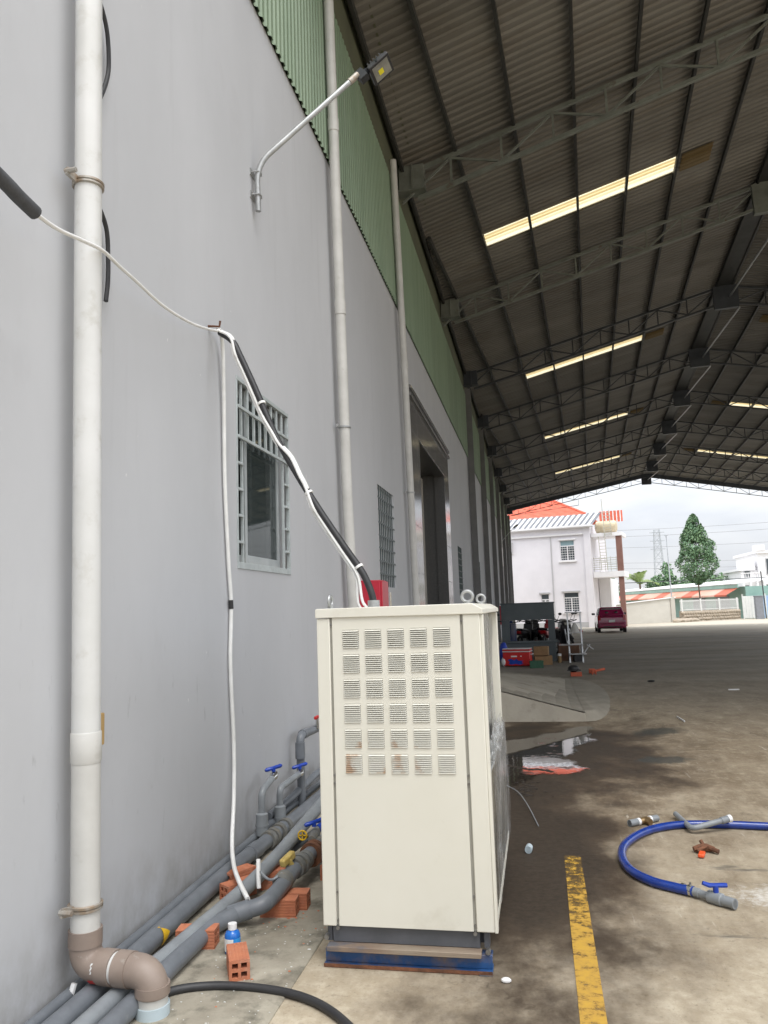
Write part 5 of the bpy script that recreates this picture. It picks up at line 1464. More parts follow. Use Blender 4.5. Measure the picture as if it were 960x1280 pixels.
# ------------------------------------------------------------------ THINGS LYING ON THE YARD
hs = thing('blue_hose', 'thick blue hose lying in an open loop on the yard', 'hose', (2.6, 5.0, 0))
pts = spline([(4.6, 5.35, 0.026), (3.8, 5.58, 0.026), (3.32, 5.64, 0.026), (3.05, 5.665, 0.026), (2.77, 5.64, 0.026), (2.56, 5.5, 0.026), (2.40, 5.24, 0.026), (2.335, 4.98, 0.026), (2.35, 4.71, 0.026), (2.44, 4.53, 0.026), (2.55, 4.44, 0.026), (2.63, 4.385, 0.028)], 7)
build(MB().tube(pts, 0.025, 16), 'hose', 'hose_blue', hs)
e0, e1 = Vector((2.615, 4.397, 0.028)), Vector((2.80, 4.215, 0.030)); d = (e1 - e0).normalized()
build(MB().tube([e0 - d * 0.012, e0 + d * 0.012], 0.0275, 16), 'hose_clip', 'chrome', hs)
build(MB().tube([e0 + Vector((0, 0, 0.026)), e0 + Vector((0, 0, 0.04))], 0.006, 8), 'clip_screw', 'screw', hs)
build(MB().tube([e0 - d * 0.05, e0 - d * 0.035], 0.0265, 16), 'hose_clip', 'chrome', hs)
build(MB().tube([e0 + d * 0.015, e0 + d * 0.05, e0 + d * 0.052, e0 + d * 0.10], [0.023, 0.023, 0.019, 0.019], 16), 'nozzle', 'pvc_grey_light', hs)
vb = build(MB().tube([e0 + d * 0.10, e0 + d * 0.105, e0 + d * 0.175, e0 + d * 0.18], [0.02, 0.031, 0.031, 0.026], 16), 'valve_body', 'pvc_grey_light', hs)
build(MB().pipe(e0 + d * 0.18, e0 + d * 0.245, 0.025, 0.018, 16), 'nozzle', 'pvc_grey_light', hs)
c = e0 + d * 0.145 + Vector((0, 0, 0.062)); q = MB()
w_ = Vector((0.93, 0.1, 0.0)).normalized()
q.tube([c - w_ * 0.062 + Vector((0, 0, 0.012)), c - w_ * 0.03, c, c + w_ * 0.035, c + w_ * 0.055], [0.010, 0.012, 0.011, 0.012, 0.011], 8); q.cyl(c - Vector((0, 0, 0.034)), c, 0.014, 10)
build(q, 'valve_handle', 'blue_plastic', hs)
lp = thing('bent_pipe', 'grey bent pipe with a white end lying across the blue hose', 'pipe', (2.82, 5.55, 0))
a, b_, c = Vector((2.79, 5.90, 0.03)), Vector((2.825, 5.51, 0.036)), Vector((3.07, 5.61, 0.076))
build(MB().tube([a] + bend(a, b_, c, 0.06, 8) + [c], 0.018, 14), 'pipe', 'pvc_grey_light', lp)
d = (c - b_).normalized()
build(MB().tube([c - d * 0.05, c], 0.022, 14), 'coupling', 'pvc_grey_light', lp); build(MB().pipe(c, c + d * 0.022, 0.024, 0.017, 14), 'end_fitting', 'white_plastic', lp)
tf = thing('tee_fitting', 'brass tee with grey pipe ends lying left of the blue hose', 'pipe fitting', (2.55, 5.73, 0))
a, c = Vector((2.455, 5.665, 0.023)), Vector((2.655, 5.815, 0.023)); d = (c - a).normalized(); m_ = (a + c) / 2 + d * 0.01
build(MB().pipe(a, a + d * 0.07, 0.023, 0.017, 14), 'pipe_end', 'pvc_grey_light', tf); build(MB().pipe(c - d * 0.06, c, 0.022, 0.016, 14), 'pipe_end', 'pvc_grey_light', tf)
build(MB().tube([a + d * 0.068, a + d * 0.088], 0.024, 14).tube([c - d * 0.075, c - d * 0.06], 0.024, 14), 'collar', 'white_plastic', tf)
s_ = Vector((d.y, -d.x, 0))
build(MB().tube([a + d * 0.088, m_ - d * 0.02, m_ + d * 0.02, c - d * 0.075], [0.017, 0.024, 0.024, 0.017], 12).cyl(m_, m_ + s_ * 0.055, 0.022, 12), 'brass_body', 'brass', tf)
rv = thing('rusty_valve', 'rusty old tap with a bright orange handle inside the hose loop', 'valve', (2.82, 5.13, 0))
q = MB(); q.tube([(2.765, 5.13, 0.02), (2.80, 5.14, 0.026), (2.84, 5.15, 0.026), (2.885, 5.135, 0.02)], [0.016, 0.022, 0.024, 0.015], 8); q.tube([(2.83, 5.14, 0.03), (2.815, 5.17, 0.06)], 0.011, 8)
q.tube([(2.85, 5.14, 0.03), (2.90, 5.10, 0.018)], 0.014, 8); q.tube([(2.78, 5.10, 0.02), (2.84, 5.13, 0.04)], 0.010, 8)
build(q, 'valve_body', 'rust', rv)
build(MB().obox((2.795, 5.05, 0.016), (Vector((0.3, 0.95, 0)).normalized(), Vector((0.95, -0.3, 0)).normalized(), Vector((0, 0, 1))), 0.04, 0.017, 0.010), 'lever', 'orange', rv, bevel=0.005)
pcap = thing('pvc_fitting', 'pale grey plastic pipe fitting on the wet floor right of the cooling unit', 'pipe fitting', (1.80, 5.06, 0))
build(MB().pipe((1.795, 5.09, 0.022), (1.79, 5.03, 0.022), 0.022, 0.016, 14), 'cap', 'pvc_blue_pale', pcap)
single(MB().tube(spline([(1.60, 6.6, 0.06), (1.70, 6.4, 0.05), (1.78, 6.05, 0.03), (1.85, 5.62, 0.008)], 6), 0.0035, 6), 'loose_wire', 'pvc_grey_light', 'thin pale wire lying on the wet floor beside the cooling unit', 'wire', (1.7, 6.0, 0))
for pts, lb in (([(4.95, 13.97, 0.015), (5.12, 13.97, 0.015)], 'long white strip lying on the far grey yard'), ([(3.62, 10.85, 0.012), (3.64, 10.42, 0.012)], 'short white strip lying on the bare yard before the ramp')):
    single(MB().bar(pts[0], pts[1], 0.02 if pts[0][0] > 4 else 0.012, 0.02), 'white_strip', 'white_plastic', lb, 'strip', pts[0], 'white strips littering the yard', 0.002)
q = MB(); q.sphere((3.95, 15.6, 0.02), 0.05, 8, (1.4, 1, 0.4)); single(q, 'dark_scrap', 'black_rubber', 'small dark scrap on the far grey yard', 'scrap', (3.95, 15.6, 0))
# mud ridge across the puddle
q = MB()
for k in range(46):
    f = k / 45; x = 1.40 + 0.58 * f; y = 7.85 - 0.42 * f + 0.04 * math.sin(f * 9)
    q.sphere((x, y + rng.uniform(-0.025, 0.025), gz(x, y) + 0.004), rng.uniform(0.008, 0.018), 6, (1.8, 1, 0.55))
for k in range(60):
    x = 1.74 + rng.gauss(0, 0.07); y = 6.75 + rng.gauss(0, 0.16)
    q.sphere((x, y, gz(x, y) + 0.002), rng.uniform(0.006, 0.016), 6, (1.6, 1, 0.45))
o = build(q, 'mud', 'mud', None, clean=False); o['kind'] = 'stuff'; o['label'] = 'dark muddy ridges in and before the puddle'

# ------------------------------------------------------------------ MID-YARD CLUTTER
bt = thing('booth', 'dark grey steel booth frame with an open window, standing in the yard', 'booth', (1.68, 22.0, 0))
x0, x1, y0, y1, zt = 0.93, 2.36, 21.7, 22.6, 1.56
build(MB().box(x0, x1, y0, y0 + 0.04, 1.12, zt), 'upper_panel', 'cabinet', bt, bevel=0.005)
build(MB().box(x0, x1, y0, y0 + 0.04, 0.0, 0.56), 'lower_panel', 'cabinet', bt, bevel=0.005)
build(MB().box(x0, x0 + 0.22, y0 - 0.002, y0 + 0.045, 0.563, 1.117), 'window_post', 'cabinet', bt); build(MB().box(2.18, x1, y0 - 0.002, y0 + 0.045, 0.563, 1.117), 'window_post', 'cabinet', bt)
build(MB().box(x0 - 0.01, x1 + 0.05, y0 - 0.05, y0 - 0.004, 0.50, 0.56), 'sill', 'cabinet', bt, bevel=0.006)
build(MB().box(x1 - 0.04, x1 + 0.0, y0 + 0.046, y1, 0, 0.5), 'side_panel', 'cabinet', bt)
build(MB().box(x1 - 0.04, x1 + 0.0, y0 + 0.046, y0 + 0.10, 0.503, zt - 0.003), 'side_post', 'cabinet', bt); build(MB().box(x1 - 0.04, x1 + 0.0, y1 - 0.05, y1, 0.503, zt - 0.003), 'side_post', 'cabinet', bt)
build(MB().box(x0, x0 + 0.04, y0 + 0.046, y1, 0, zt - 0.003), 'side_panel', 'cabinet', bt)
build(MB().box(x0 - 0.02, x1 + 0.02, y0 - 0.02, y1, zt, zt + 0.03), 'top', 'cabinet', bt, bevel=0.005)

co = thing('cooler_box', 'red plastic cooler box with a white striped lid and blue picture', 'cooler box', (1.36, 20.2, 0), R(-8))
def lb(mb, name, m, p, bevel=0.0): return build(mb, name, m, p, local=True, bevel=bevel)
lb(MB().box(-0.34, 0.34, -0.2, 0.2, 0.02, 0.36), 'body', 'red_plastic', co, 0.02)
lb(MB().box(-0.35, 0.35, -0.21, 0.21, 0.362, 0.385), 'lid_stripe', 'white_plastic', co, 0.006)
lb(MB().box(-0.345, 0.345, -0.205, 0.205, 0.387, 0.43), 'lid', 'red_plastic', co, 0.012)
lb(MB().box(-0.345, 0.345, -0.205, 0.205, 0.4305, 0.445), 'lid_stripe', 'white_plastic', co, 0.005)
q = MB()
blob = [(-0.20, 0.07), (-0.12, 0.05), (-0.02, 0.07), (0.08, 0.05), (0.17, 0.08), (0.13, 0.12), (0.18, 0.15), (0.05, 0.15), (0.0, 0.20), (-0.06, 0.16), (-0.13, 0.20), (-0.22, 0.17), (-0.17, 0.12)]
q.prism([(x, -0.203, z) for x, z in blob], (0, 0.002, 0)); lb(q, 'printed_picture', 'blue_plastic', co)
q = MB(); q.box(-0.13, 0.02, -0.203, -0.201, 0.24, 0.275); q.box(0.10, 0.14, -0.203, -0.201, 0.25, 0.27); lb(q, 'printed_lettering', 'white_plastic', co)
lb(MB().tube([(0.345, -0.12, 0.30), (0.39, -0.10, 0.30), (0.39, 0.10, 0.30), (0.345, 0.12, 0.30)], 0.012, 8), 'handle', 'white_plastic', co)
q = MB(); q.sphere((0.95, 20.45, 0.30), 0.22, 14, (0.55, 0.8, 1.35))
for v in q.v: v += Vector((0.03 * noise.noise(v * 6), 0.03 * noise.noise(v * 7), 0.02 * noise.noise(v * 9)))
for v in q.v: v.x += 0.06
single(q, 'blue_sack', 'tarp_blue', 'lumpy blue plastic sack between the cream unit and red cooler', 'sack', (0.95, 20.45, 0.0))
q = MB(); q.sphere((1.02, 20.1, 0.12), 0.10, 10, (0.7, 0.8, 1.2)); single(q, 'white_bag', 'white_plastic', 'small white plastic bag leaning against the red cooler', 'bag', (1.02, 20.1, 0))
def carton(name, x, y, z, w_, d_, h, rot, m, label, cat='carton', group=None):
    th = thing(name, label, cat, (x, y, z), rot, group)
    lb(MB().box(-w_ / 2, w_ / 2, -d_ / 2, d_ / 2, 0, h), 'box', m, th, 0.006)
    lb(MB().box(-w_ / 2 - 0.001, w_ / 2 + 0.001, -0.03, 0.03, h + 0.0005, h + 0.002), 'tape', 'tan_wood', th)
    for sx_ in (-1, 1): lb(MB().add([(-w_ / 2, sx_ * d_ / 2, h), (w_ / 2, sx_ * d_ / 2, h), (w_ / 2, sx_ * 0.02, h + 0.012), (-w_ / 2, sx_ * 0.02, h + 0.012)], [(0, 1, 2, 3)]), 'flap', m, th)
carton('cardboard_box', 1.99, 20.6, 0, 0.44, 0.36, 0.22, R(4), 'cardboard', 'brown cardboard box behind the green crate, lower of two', group='cardboard boxes by the booth')
carton('cardboard_box', 1.96, 20.6, 0.235, 0.36, 0.32, 0.22, R(-6), 'cardboard', 'brown cardboard box stacked on top of another', group='cardboard boxes by the booth')
carton('cardboard_box', 2.68, 21.9, 0.14, 0.55, 0.35, 0.27, R(3), 'carton_dark', 'dark brown cardboard box under the aluminium ladder platform', group='cardboard boxes by the booth')
carton('black_toolbox', 2.90, 21.4, 0, 0.24, 0.2, 0.17, R(10), 'black_plastic', 'black box on the floor under the ladder', 'box')
single(MB().box(2.45, 2.92, 21.78, 22.05, 0.0, 0.138), 'pallet_block', 'carton_dark', 'low dark block carrying the dark brown carton', 'block', (2.68, 21.9, 0), bevel=0.01)
gc = thing('green_crate', 'dark green plastic crate in front of the red cooler', 'crate', (1.82, 19.55, 0), R(5))
for (a, b_, c, d) in ((-0.16, 0.16, -0.12, -0.105), (-0.16, 0.16, 0.105, 0.12), (-0.16, -0.145, -0.104, 0.104), (0.145, 0.16, -0.104, 0.104)):
    lb(MB().box(a, b_, c, d, 0.0, 0.15), 'side', 'green_plastic', gc)
    lb(MB().box(a - 0.008, b_ + 0.008, c - 0.008, d + 0.008, 0.151, 0.17), 'rim', 'green_plastic', gc)
lb(MB().box(-0.144, 0.144, -0.104, 0.104, 0.0, 0.012), 'bottom', 'green_plastic', gc)
jb = thing('jar', 'small dark jar with a white lid at the corner of the booth', 'jar', (2.42, 21.2, 0))
build(MB().cyl((2.42, 21.2, 0), (2.42, 21.2, 0.17), 0.055, 12), 'body', 'brass', jb); build(MB().cyl((2.42, 21.2, 0.171), (2.42, 21.2, 0.23), 0.05, 12), 'lid', 'white_plastic', jb)
# aluminium step platform
sl = thing('step_ladder', 'aluminium step platform with tall hand rails beside the booth', 'ladder', (2.85, 21.1, 0))
for x in (2.68, 3.01):
    build(MB().bar((x, 21.0, 0), (x, 21.25, 1.28), 0.035, 0.045), 'rail', 'alu', sl); build(MB().bar((x, 21.75, 0), (x, 21.30, 0.50), 0.03, 0.03), 'rear_leg', 'alu', sl)
build(MB().bar((2.62, 21.26, 1.29), (3.05, 21.26, 1.29), 0.04, 0.03), 'top_bar', 'alu', sl)
for z in (1.02, 0.76): build(MB().bar((2.68, 21.0 + z * 0.195, z), (3.01, 21.0 + z * 0.195, z), 0.03, 0.025), 'cross_bar', 'alu', sl)
build(MB().box(2.42, 3.03, 20.95, 21.35, 0.45, 0.475), 'platform', 'alu', sl, bevel=0.004); build(MB().box(2.66, 3.10, 20.82, 21.02, 0.215, 0.24), 'step', 'alu', sl, bevel=0.004)
build(MB().bar((3.02, 20.95, 0.22), (3.20, 21.0, 0.46), 0.025, 0.025), 'brace', 'alu', sl); build(MB().bar((3.12, 20.9, 0.46), (3.28, 20.95, 0.34), 0.025, 0.02), 'brace', 'alu', sl)
q = MB().lathe((2.86, 21.2, 0.77), [(0.14, 0.0), (0.12, 0.06), (0.03, 0.24), (0, 0.26)], 10)
for v in q.v: v += Vector((0.03 * noise.noise(v * 9), 0.03 * noise.noise(v * 8), 0))
single(q, 'cloth_bag', 'pvc_pale', 'grey cloth bundle hanging on the ladder rail', 'bag', (2.86, 21.2, 0.77))
q = MB(); q.sphere((3.0, 21.2, 0.80), 0.055, 10); single(q, 'red_cup', 'bike_red', 'small dark red cup beside the grey bundle on the ladder', 'cup', (3.0, 21.2, 0.75))
# helmet on a brick, orange scraps
q = MB(); q.sphere((2.60, 17.15, 0.155), 0.105, 12, (1.15, 1, 0.72)); q.box(2.46, 2.74, 17.0, 17.02, 0.12, 0.14)
single(q, 'helmet', 'black_plastic', 'black helmet resting on a low orange block', 'helmet', (2.60, 17.15, 0.10))
single(MB().box(2.53, 2.76, 17.02, 17.2, 0.0, 0.085), 'orange_block', 'orange_red', 'low orange brick block under the black helmet', 'brick', (2.65, 17.1, 0), bevel=0.006)
pt = thing('pipe_cutter', 'orange pipe cutter tool lying on the grey floor right of the helmet', 'tool', (3.08, 17.5, 0))
build(MB().box(2.93, 3.06, 17.45, 17.55, 0.02, 0.12), 'head', 'orange_red', pt, bevel=0.01); build(MB().bar((3.06, 17.5, 0.07), (3.27, 17.62, 0.10), 0.05, 0.05), 'handle', 'orange_red', pt, bevel=0.01)
build(MB().cyl((3.0, 17.43, 0.0), (3.0, 17.43, 0.10), 0.018, 8).cyl((3.07, 17.44, 0.0), (3.07, 17.44, 0.08), 0.014, 8), 'feet', 'orange_red', pt)

# motorbikes
def motorbike(x, y, rot, paint, label, lean=0.05):
    th = thing('motorbike', label, 'motorbike', (x, y, gz(x, y)), rot, 'motorbikes parked behind the booth')
    th.rotation_euler = (lean, 0, rot)
    for wx in (-0.62, 0.62):
        wl_ = lb(MB().tube([(wx + 0.255 * math.cos(a), 0, 0.29 + 0.255 * math.sin(a)) for a in [2 * math.pi * k / 20 for k in range(20)]], 0.042, 8, closed=True), 'wheel', 'tyre', th)
        q = MB(); q.tube([(wx + 0.205 * math.cos(a), 0, 0.29 + 0.205 * math.sin(a)) for a in [2 * math.pi * k / 20 for k in range(20)]], 0.014, 6, closed=True); q.cyl((wx, -0.05, 0.29), (wx, 0.05, 0.29), 0.05, 10)
        for k in range(5):
            a = 2 * math.pi * k / 5; q.bar((wx, 0, 0.29), (wx + 0.2 * math.cos(a), 0, 0.29 + 0.2 * math.sin(a)), 0.02, 0.02, (0, 1, 0))
        lb(q, 'rim', 'alu', wl_)
    def body(pts, hw, m, name, nb=0.02):
        lb(MB().prism([(px_, -hw, pz) for px_, pz in pts], (0, 2 * hw, 0)), name, m, th, nb)
    body([(-0.75, 0.62), (-0.35, 0.56), (0.10, 0.42), (0.22, 0.50), (0.12, 0.66), (-0.25, 0.70), (-0.78, 0.74)], 0.11, paint, 'rear_fairing')
    body([(0.10, 0.36), (0.24, 0.30), (0.44, 0.62), (0.46, 0.92), (0.36, 0.94), (0.26, 0.60)], 0.15, paint, 'leg_shield')
    body([(-0.74, 0.742), (-0.2, 0.702), (0.12, 0.68), (0.10, 0.73), (-0.2, 0.79), (-0.76, 0.82)], 0.125, 'bike_black', 'seat')
    body([(-0.25, 0.26), (0.15, 0.26), (0.18, 0.42), (-0.3, 0.5)], 0.10, 'galv', 'engine')
    body([(0.36, 0.95), (0.50, 0.90), (0.52, 1.0), (0.42, 1.06)], 0.12, paint, 'handlebar_cowl')
    body([(0.521, 0.91), (0.54, 0.92), (0.54, 0.99), (0.525, 1.0)], 0.08, 'lamp_glass', 'headlight', 0.005)
    body([(0.42, 0.56), (0.85, 0.50), (0.84, 0.54), (0.62, 0.66), (0.45, 0.66)], 0.06, paint, 'front_fender')
    lb(MB().tube([(0.62, -0.07, 0.29), (0.47, -0.07, 0.80)], 0.022, 8).tube([(0.62, 0.07, 0.29), (0.47, 0.07, 0.80)], 0.022, 8), 'fork', 'alu', th)
    lb(MB().tube([(0.36, -0.36, 1.04), (0.43, -0.16, 1.0), (0.43, 0.16, 1.0), (0.36, 0.36, 1.04)], 0.016, 8), 'handlebar', 'bike_black', th)
    for sy in (-1, 1):
        q = MB(); q.tube([(0.40, sy * 0.25, 1.02), (0.38, sy * 0.33, 1.20)], 0.007, 6); q.sphere((0.38, sy * 0.35, 1.24), 0.055, 8, (0.4, 1.1, 0.8)); lb(q, 'mirror', 'bike_black', th)
    lb(MB().tube([(0.0, -0.15, 0.26), (-0.35, -0.17, 0.26), (-0.80, -0.18, 0.36)], [0.025, 0.04, 0.055], 10), 'exhaust', 'chrome', th)
    body([(-0.80, 0.66), (-0.77, 0.66), (-0.76, 0.74), (-0.79, 0.74)], 0.08, 'tail_red', 'tail_light', 0.004)
    lb(MB().tube([(-0.05, 0.14, 0.25), (-0.12, 0.26, 0.0)], 0.012, 6), 'kickstand', 'galv', th)
motorbike(1.00, 25.2, R(98), 'bike_blue', 'dark blue motorbike seen at the left of the booth window')
motorbike(1.45, 26.0, R(75), 'bike_black', 'black motorbike with white trim, second in the booth window')
motorbike(1.82, 26.3, R(100), 'bike_black', 'black motorbike in the middle of the booth window')
motorbike(2.15, 25.6, R(80), 'bike_red', 'dark red motorbike seen at the right of the booth window')
motorbike(2.55, 26.8, R(70), 'bike_white', 'white and black motorbike behind the right post of the booth')
motorbike(2.62, 23.9, R(-72), 'bike_black', 'black motorbike with a white front behind the ladder')
single(MB().cyl((1.12, 23.6, 0), (1.12, 23.6, 1.0), 0.16, 14), 'blue_drum', 'bike_blue', 'dark blue drum behind the left edge of the booth window', 'drum', (1.12, 23.6, 0), bevel=0.02)

# ------------------------------------------------------------------ CAR
car = thing('car', 'maroon hatchback parked with its back to the yard beside the white house', 'car', (6.06, 46.6, gz(6, 48)), R(-1))
q = MB(); pr_ = [(0.04, 0.30), (0.0, 0.55), (0.05, 0.93), (0.20, 1.0), (2.65, 0.98), (3.35, 0.84), (3.55, 0.62), (3.57, 0.30), (3.2, 0.22), (0.3, 0.22)]
q.prism([(-0.79, y, z) for y, z in pr_], (1.58, 0, 0)); body = lb(q, 'body', 'car_paint', car, 0.07)
def frust(y0, y1, Y0_, Y1_, hw0, hw1, z0, z1):
    q = MB(); vs = [(-hw0, y0, z0), (hw0, y0, z0), (hw0, y1, z0), (-hw0, y1, z0), (-hw1, Y0_, z1), (hw1, Y0_, z1), (hw1, Y1_, z1), (-hw1, Y1_, z1)]
    return q.add(vs, [(0, 3, 2, 1), (4, 5, 6, 7), (0, 1, 5, 4), (1, 2, 6, 5), (2, 3, 7, 6), (3, 0, 4, 7)])
lb(frust(0.08, 2.75, 0.42, 1.95, 0.75, 0.60, 0.97, 1.47), 'cabin', 'car_paint', car, 0.06)
q = MB(); q.add([(-0.60, 0.125, 1.02), (0.60, 0.125, 1.02), (0.53, 0.36, 1.385), (-0.53, 0.36, 1.385)], [(0, 1, 2, 3)])
q.add([(-0.60, 0.135, 1.02), (0.60, 0.135, 1.02), (0.53, 0.37, 1.385), (-0.53, 0.37, 1.385)], [(3, 2, 1, 0)])
lb(q, 'rear_window', 'car_pane', car)
for hx_ in (-0.26, 0.26):
    q = MB(); q.box(hx_ - 0.11, hx_ + 0.11, 0.10, 0.115, 1.03, 1.19)
    q = MB().sphere((hx_, 0.20, 1.13), 0.10, 8, (1.1, 0.3, 0.9)); lb(q, 'headrest', 'bike_black', car)
q = MB(); q.add([(-0.2, 0.1205, 1.10), (0.2, 0.1205, 1.10), (0.30, 0.25, 1.30), (-0.30, 0.25, 1.30)], [(0, 1, 2, 3)])
for sg in (-1, 1):
    q = MB(); q.add([(sg * 0.735, 0.45, 1.03), (sg * 0.735, 1.35, 1.03), (sg * 0.632, 1.32, 1.39), (sg * 0.632, 0.62, 1.39)], [(0, 1, 2, 3)]); q.add([(sg * 0.735, 1.42, 1.03), (sg * 0.735, 2.35, 1.03), (sg * 0.632, 1.95, 1.39), (sg * 0.632, 1.40, 1.39)], [(0, 1, 2, 3)])
    for i in range(len(q.v)): q.v[i] = q.v[i] + Vector((sg * 0.012, 0, 0))
    lb(q, 'side_window', 'house_pane', car)
    lb(MB().prism([(sg * 0.60, 0.005, 0.72), (sg * 0.782, 0.03, 0.72), (sg * 0.775, 0.06, 1.0), (sg * 0.64, 0.03, 1.0)], (0, 0.05, 0)), 'tail_light', 'tail_red', car, 0.01)
    lb(MB().box(sg * 0.90 - 0.10, sg * 0.90 + 0.10, 2.15, 2.24, 1.0, 1.12), 'mirror', 'black_plastic', car, 0.03)
    for y in (0.55, 2.95):
        wl_ = lb(MB().lathe((sg * 0.80, y, 0.27), [(0.0, -0.17), (0.25, -0.17), (0.275, -0.15), (0.275, -0.01), (0.25, 0.005), (0.17, 0.0)], 20, (sg, 0, 0)), 'wheel', 'tyre', car)
        lb(MB().lathe((sg * 0.80, y, 0.27), [(0.18, -0.005), (0.16, -0.02), (0.05, 0.0), (0, 0.0)], 14, (sg, 0, 0)), 'rim', 'alu', wl_)
lb(MB().box(-0.74, 0.74, -0.06, 0.06, 0.32, 0.52), 'bumper', 'car_paint', car, 0.03)
lb(MB().box(-0.17, 0.17, -0.030, -0.018, 0.60, 0.74), 'number_plate', 'white_plastic', car)
lb(MB().box(-0.5, 0.5, -0.066, -0.058, 0.33, 0.38), 'reflector_strip', 'black_plastic', car)
q = MB(); q.add([(-0.66, 2.72, 1.0), (0.66, 2.72, 1.0), (0.56, 2.0, 1.43), (-0.56, 2.0, 1.43)], [(0, 1, 2, 3)])
for i in range(4): q.v[i] = q.v[i] + Vector((0, 0.02, 0.02))
lb(q, 'windscreen', 'house_pane', car)

# ------------------------------------------------------------------ WHITE HOUSE
ho = thing('house', 'two storey white house with an orange tiled roof beyond the canopy', 'house', (6.735, 69.44, -0.516), R(-12.5))
ho.scale = (1.12, 1.12, 1.12)
HD = 9.0; hb = 0.25
def holes_wall(name, m, xs_, zs_, holes, y, dep):
    q = MB(); bx = sorted({xs_[0], xs_[1]} | {v for h in holes for v in h[:2]}); bz = sorted({zs_[0], zs_[1]} | {v for h in holes for v in h[2:]})
    for i in range(len(bx) - 1):
        for j in range(len(bz) - 1):
            cx, cz = (bx[i] + bx[i + 1]) / 2, (bz[j] + bz[j + 1]) / 2
            if any(a < cx < b_ and c < cz < d for a, b_, c, d in holes): continue
            q.add([(bx[i], y, bz[j]), (bx[i + 1], y, bz[j]), (bx[i + 1], y, bz[j + 1]), (bx[i], y, bz[j + 1])], [(0, 1, 2, 3)])
    for a, b_, c, d in holes:
        q.add([(a, y, c), (a, y, d), (a, y + dep, d), (a, y + dep, c)], [(0, 1, 2, 3)]); q.add([(b_, y, c), (b_, y, d), (b_, y + dep, d), (b_, y + dep, c)], [(3, 2, 1, 0)])
        q.add([(a, y, c), (b_, y, c), (b_, y + dep, c), (a, y + dep, c)], [(3, 2, 1, 0)]); q.add([(a, y, d), (b_, y, d), (b_, y + dep, d), (a, y + dep, d)], [(0, 1, 2, 3)])
    return lb(q, name, m, ho)
hh = [(-2.37, -1.25, 4.97 + hb, 6.57 + hb), (-2.31, -1.14, 0.98 + hb, 2.50 + hb), (-4.09, -3.45, 1.45 + hb, 2.45 + hb)]
holes_wall('wall', 'house_white', (-11.0, -0.5), (0.0, 7.9), hh, 0.0, 0.15)
lb(MB().box(-11.0, -0.02, 0.16, HD, 0.0, 7.9), 'wall', 'house_white', ho)
lb(MB().box(-0.495, 0.0, -0.12, 0.155, 0.0, 7.85), 'corner_pier', 'house_white', ho)
lb(MB().box(-11.0, -0.50, -0.10, -0.002, 6.95 + hb, 7.60 + hb), 'cornice', 'house_white', ho)
lb(MB().box(-11.0, -0.50, -0.16, -0.103, 6.93 + hb, 7.06 + hb), 'cornice_band', 'house_trim', ho)
lb(MB().box(-11.0, 0.0, -0.06, -0.001, 0.0, 0.42), 'plinth', 'house_grey', ho)
lb(MB().cyl((-3.06, -0.04, 0.4), (-3.06, -0.04, 7.1), 0.04, 8), 'downpipe', 'house_grey', ho)
lb(MB().box(-6.6, -6.15, -0.25, -0.002, 5.75 + hb, 6.65 + hb), 'wall_vent', 'house_grey', ho)
for i, (a, b_, c, d) in enumerate(hh):
    fr = MB(); t = 0.05; yy = 0.10
    fr.box(a + .002, b_ - .002, yy, yy + 0.05, d - t, d - .002).box(a + .002, b_ - .002, yy, yy + 0.05, c + .002, c + t).box(a + .002, a + t, yy, yy + 0.05, c + t + .001, d - t - .001).box(b_ - t, b_ - .002, yy, yy + 0.05, c + t + .001, d - t - .001)
    zt_ = c + (d - c) * (0.72 if i < 2 else 0.55)
    fr.box(a + t, b_ - t, yy - 0.004, yy + 0.05, zt_ - 0.05, zt_ + 0.03).box((a + b_) / 2 - 0.045, (a + b_) / 2 + 0.045, yy - 0.006, yy + 0.05, c + t, zt_ - 0.052)
    f = lb(fr, 'window', 'house_trim', ho)
    lb(MB().box(a + 0.03, b_ - 0.03, yy + 0.02, yy + 0.03, c + 0.03, zt_), 'pane', 'house_pane', f)
    lb(MB().box(a + 0.03, b_ - 0.03, yy + 0.02, yy + 0.03, zt_ + 0.005, d - 0.03), 'pane', 'house_pane_teal' if i == 0 else 'house_pane', f)
    lb(MB().box(a - 0.12, b_ + 0.12, -0.12, -0.002, c - 0.12, c - 0.004), 'sill', 'house_trim', f)
    lb(MB().box(a - 0.12, b_ + 0.12, -0.10, -0.002, d + 0.004, d + 0.10), 'lintel', 'house_grey' if i else 'house_trim', f)
    nb = 6 if i < 2 else 3
    for k in range(1, nb):
        z = c + (zt_ - c) * k / nb
        lb(MB().box(a + 0.05, b_ - 0.05, yy - 0.03, yy - 0.012, z - 0.014, z + 0.014), 'grille_bar', 'house_trim', f)
    for k in range(1, 6):
        x = a + (b_ - a) * k / 6
        lb(MB().box(x - 0.008, x + 0.008, yy - 0.044, yy - 0.031, c + 0.05, zt_), 'grille_bar', 'house_trim', f)
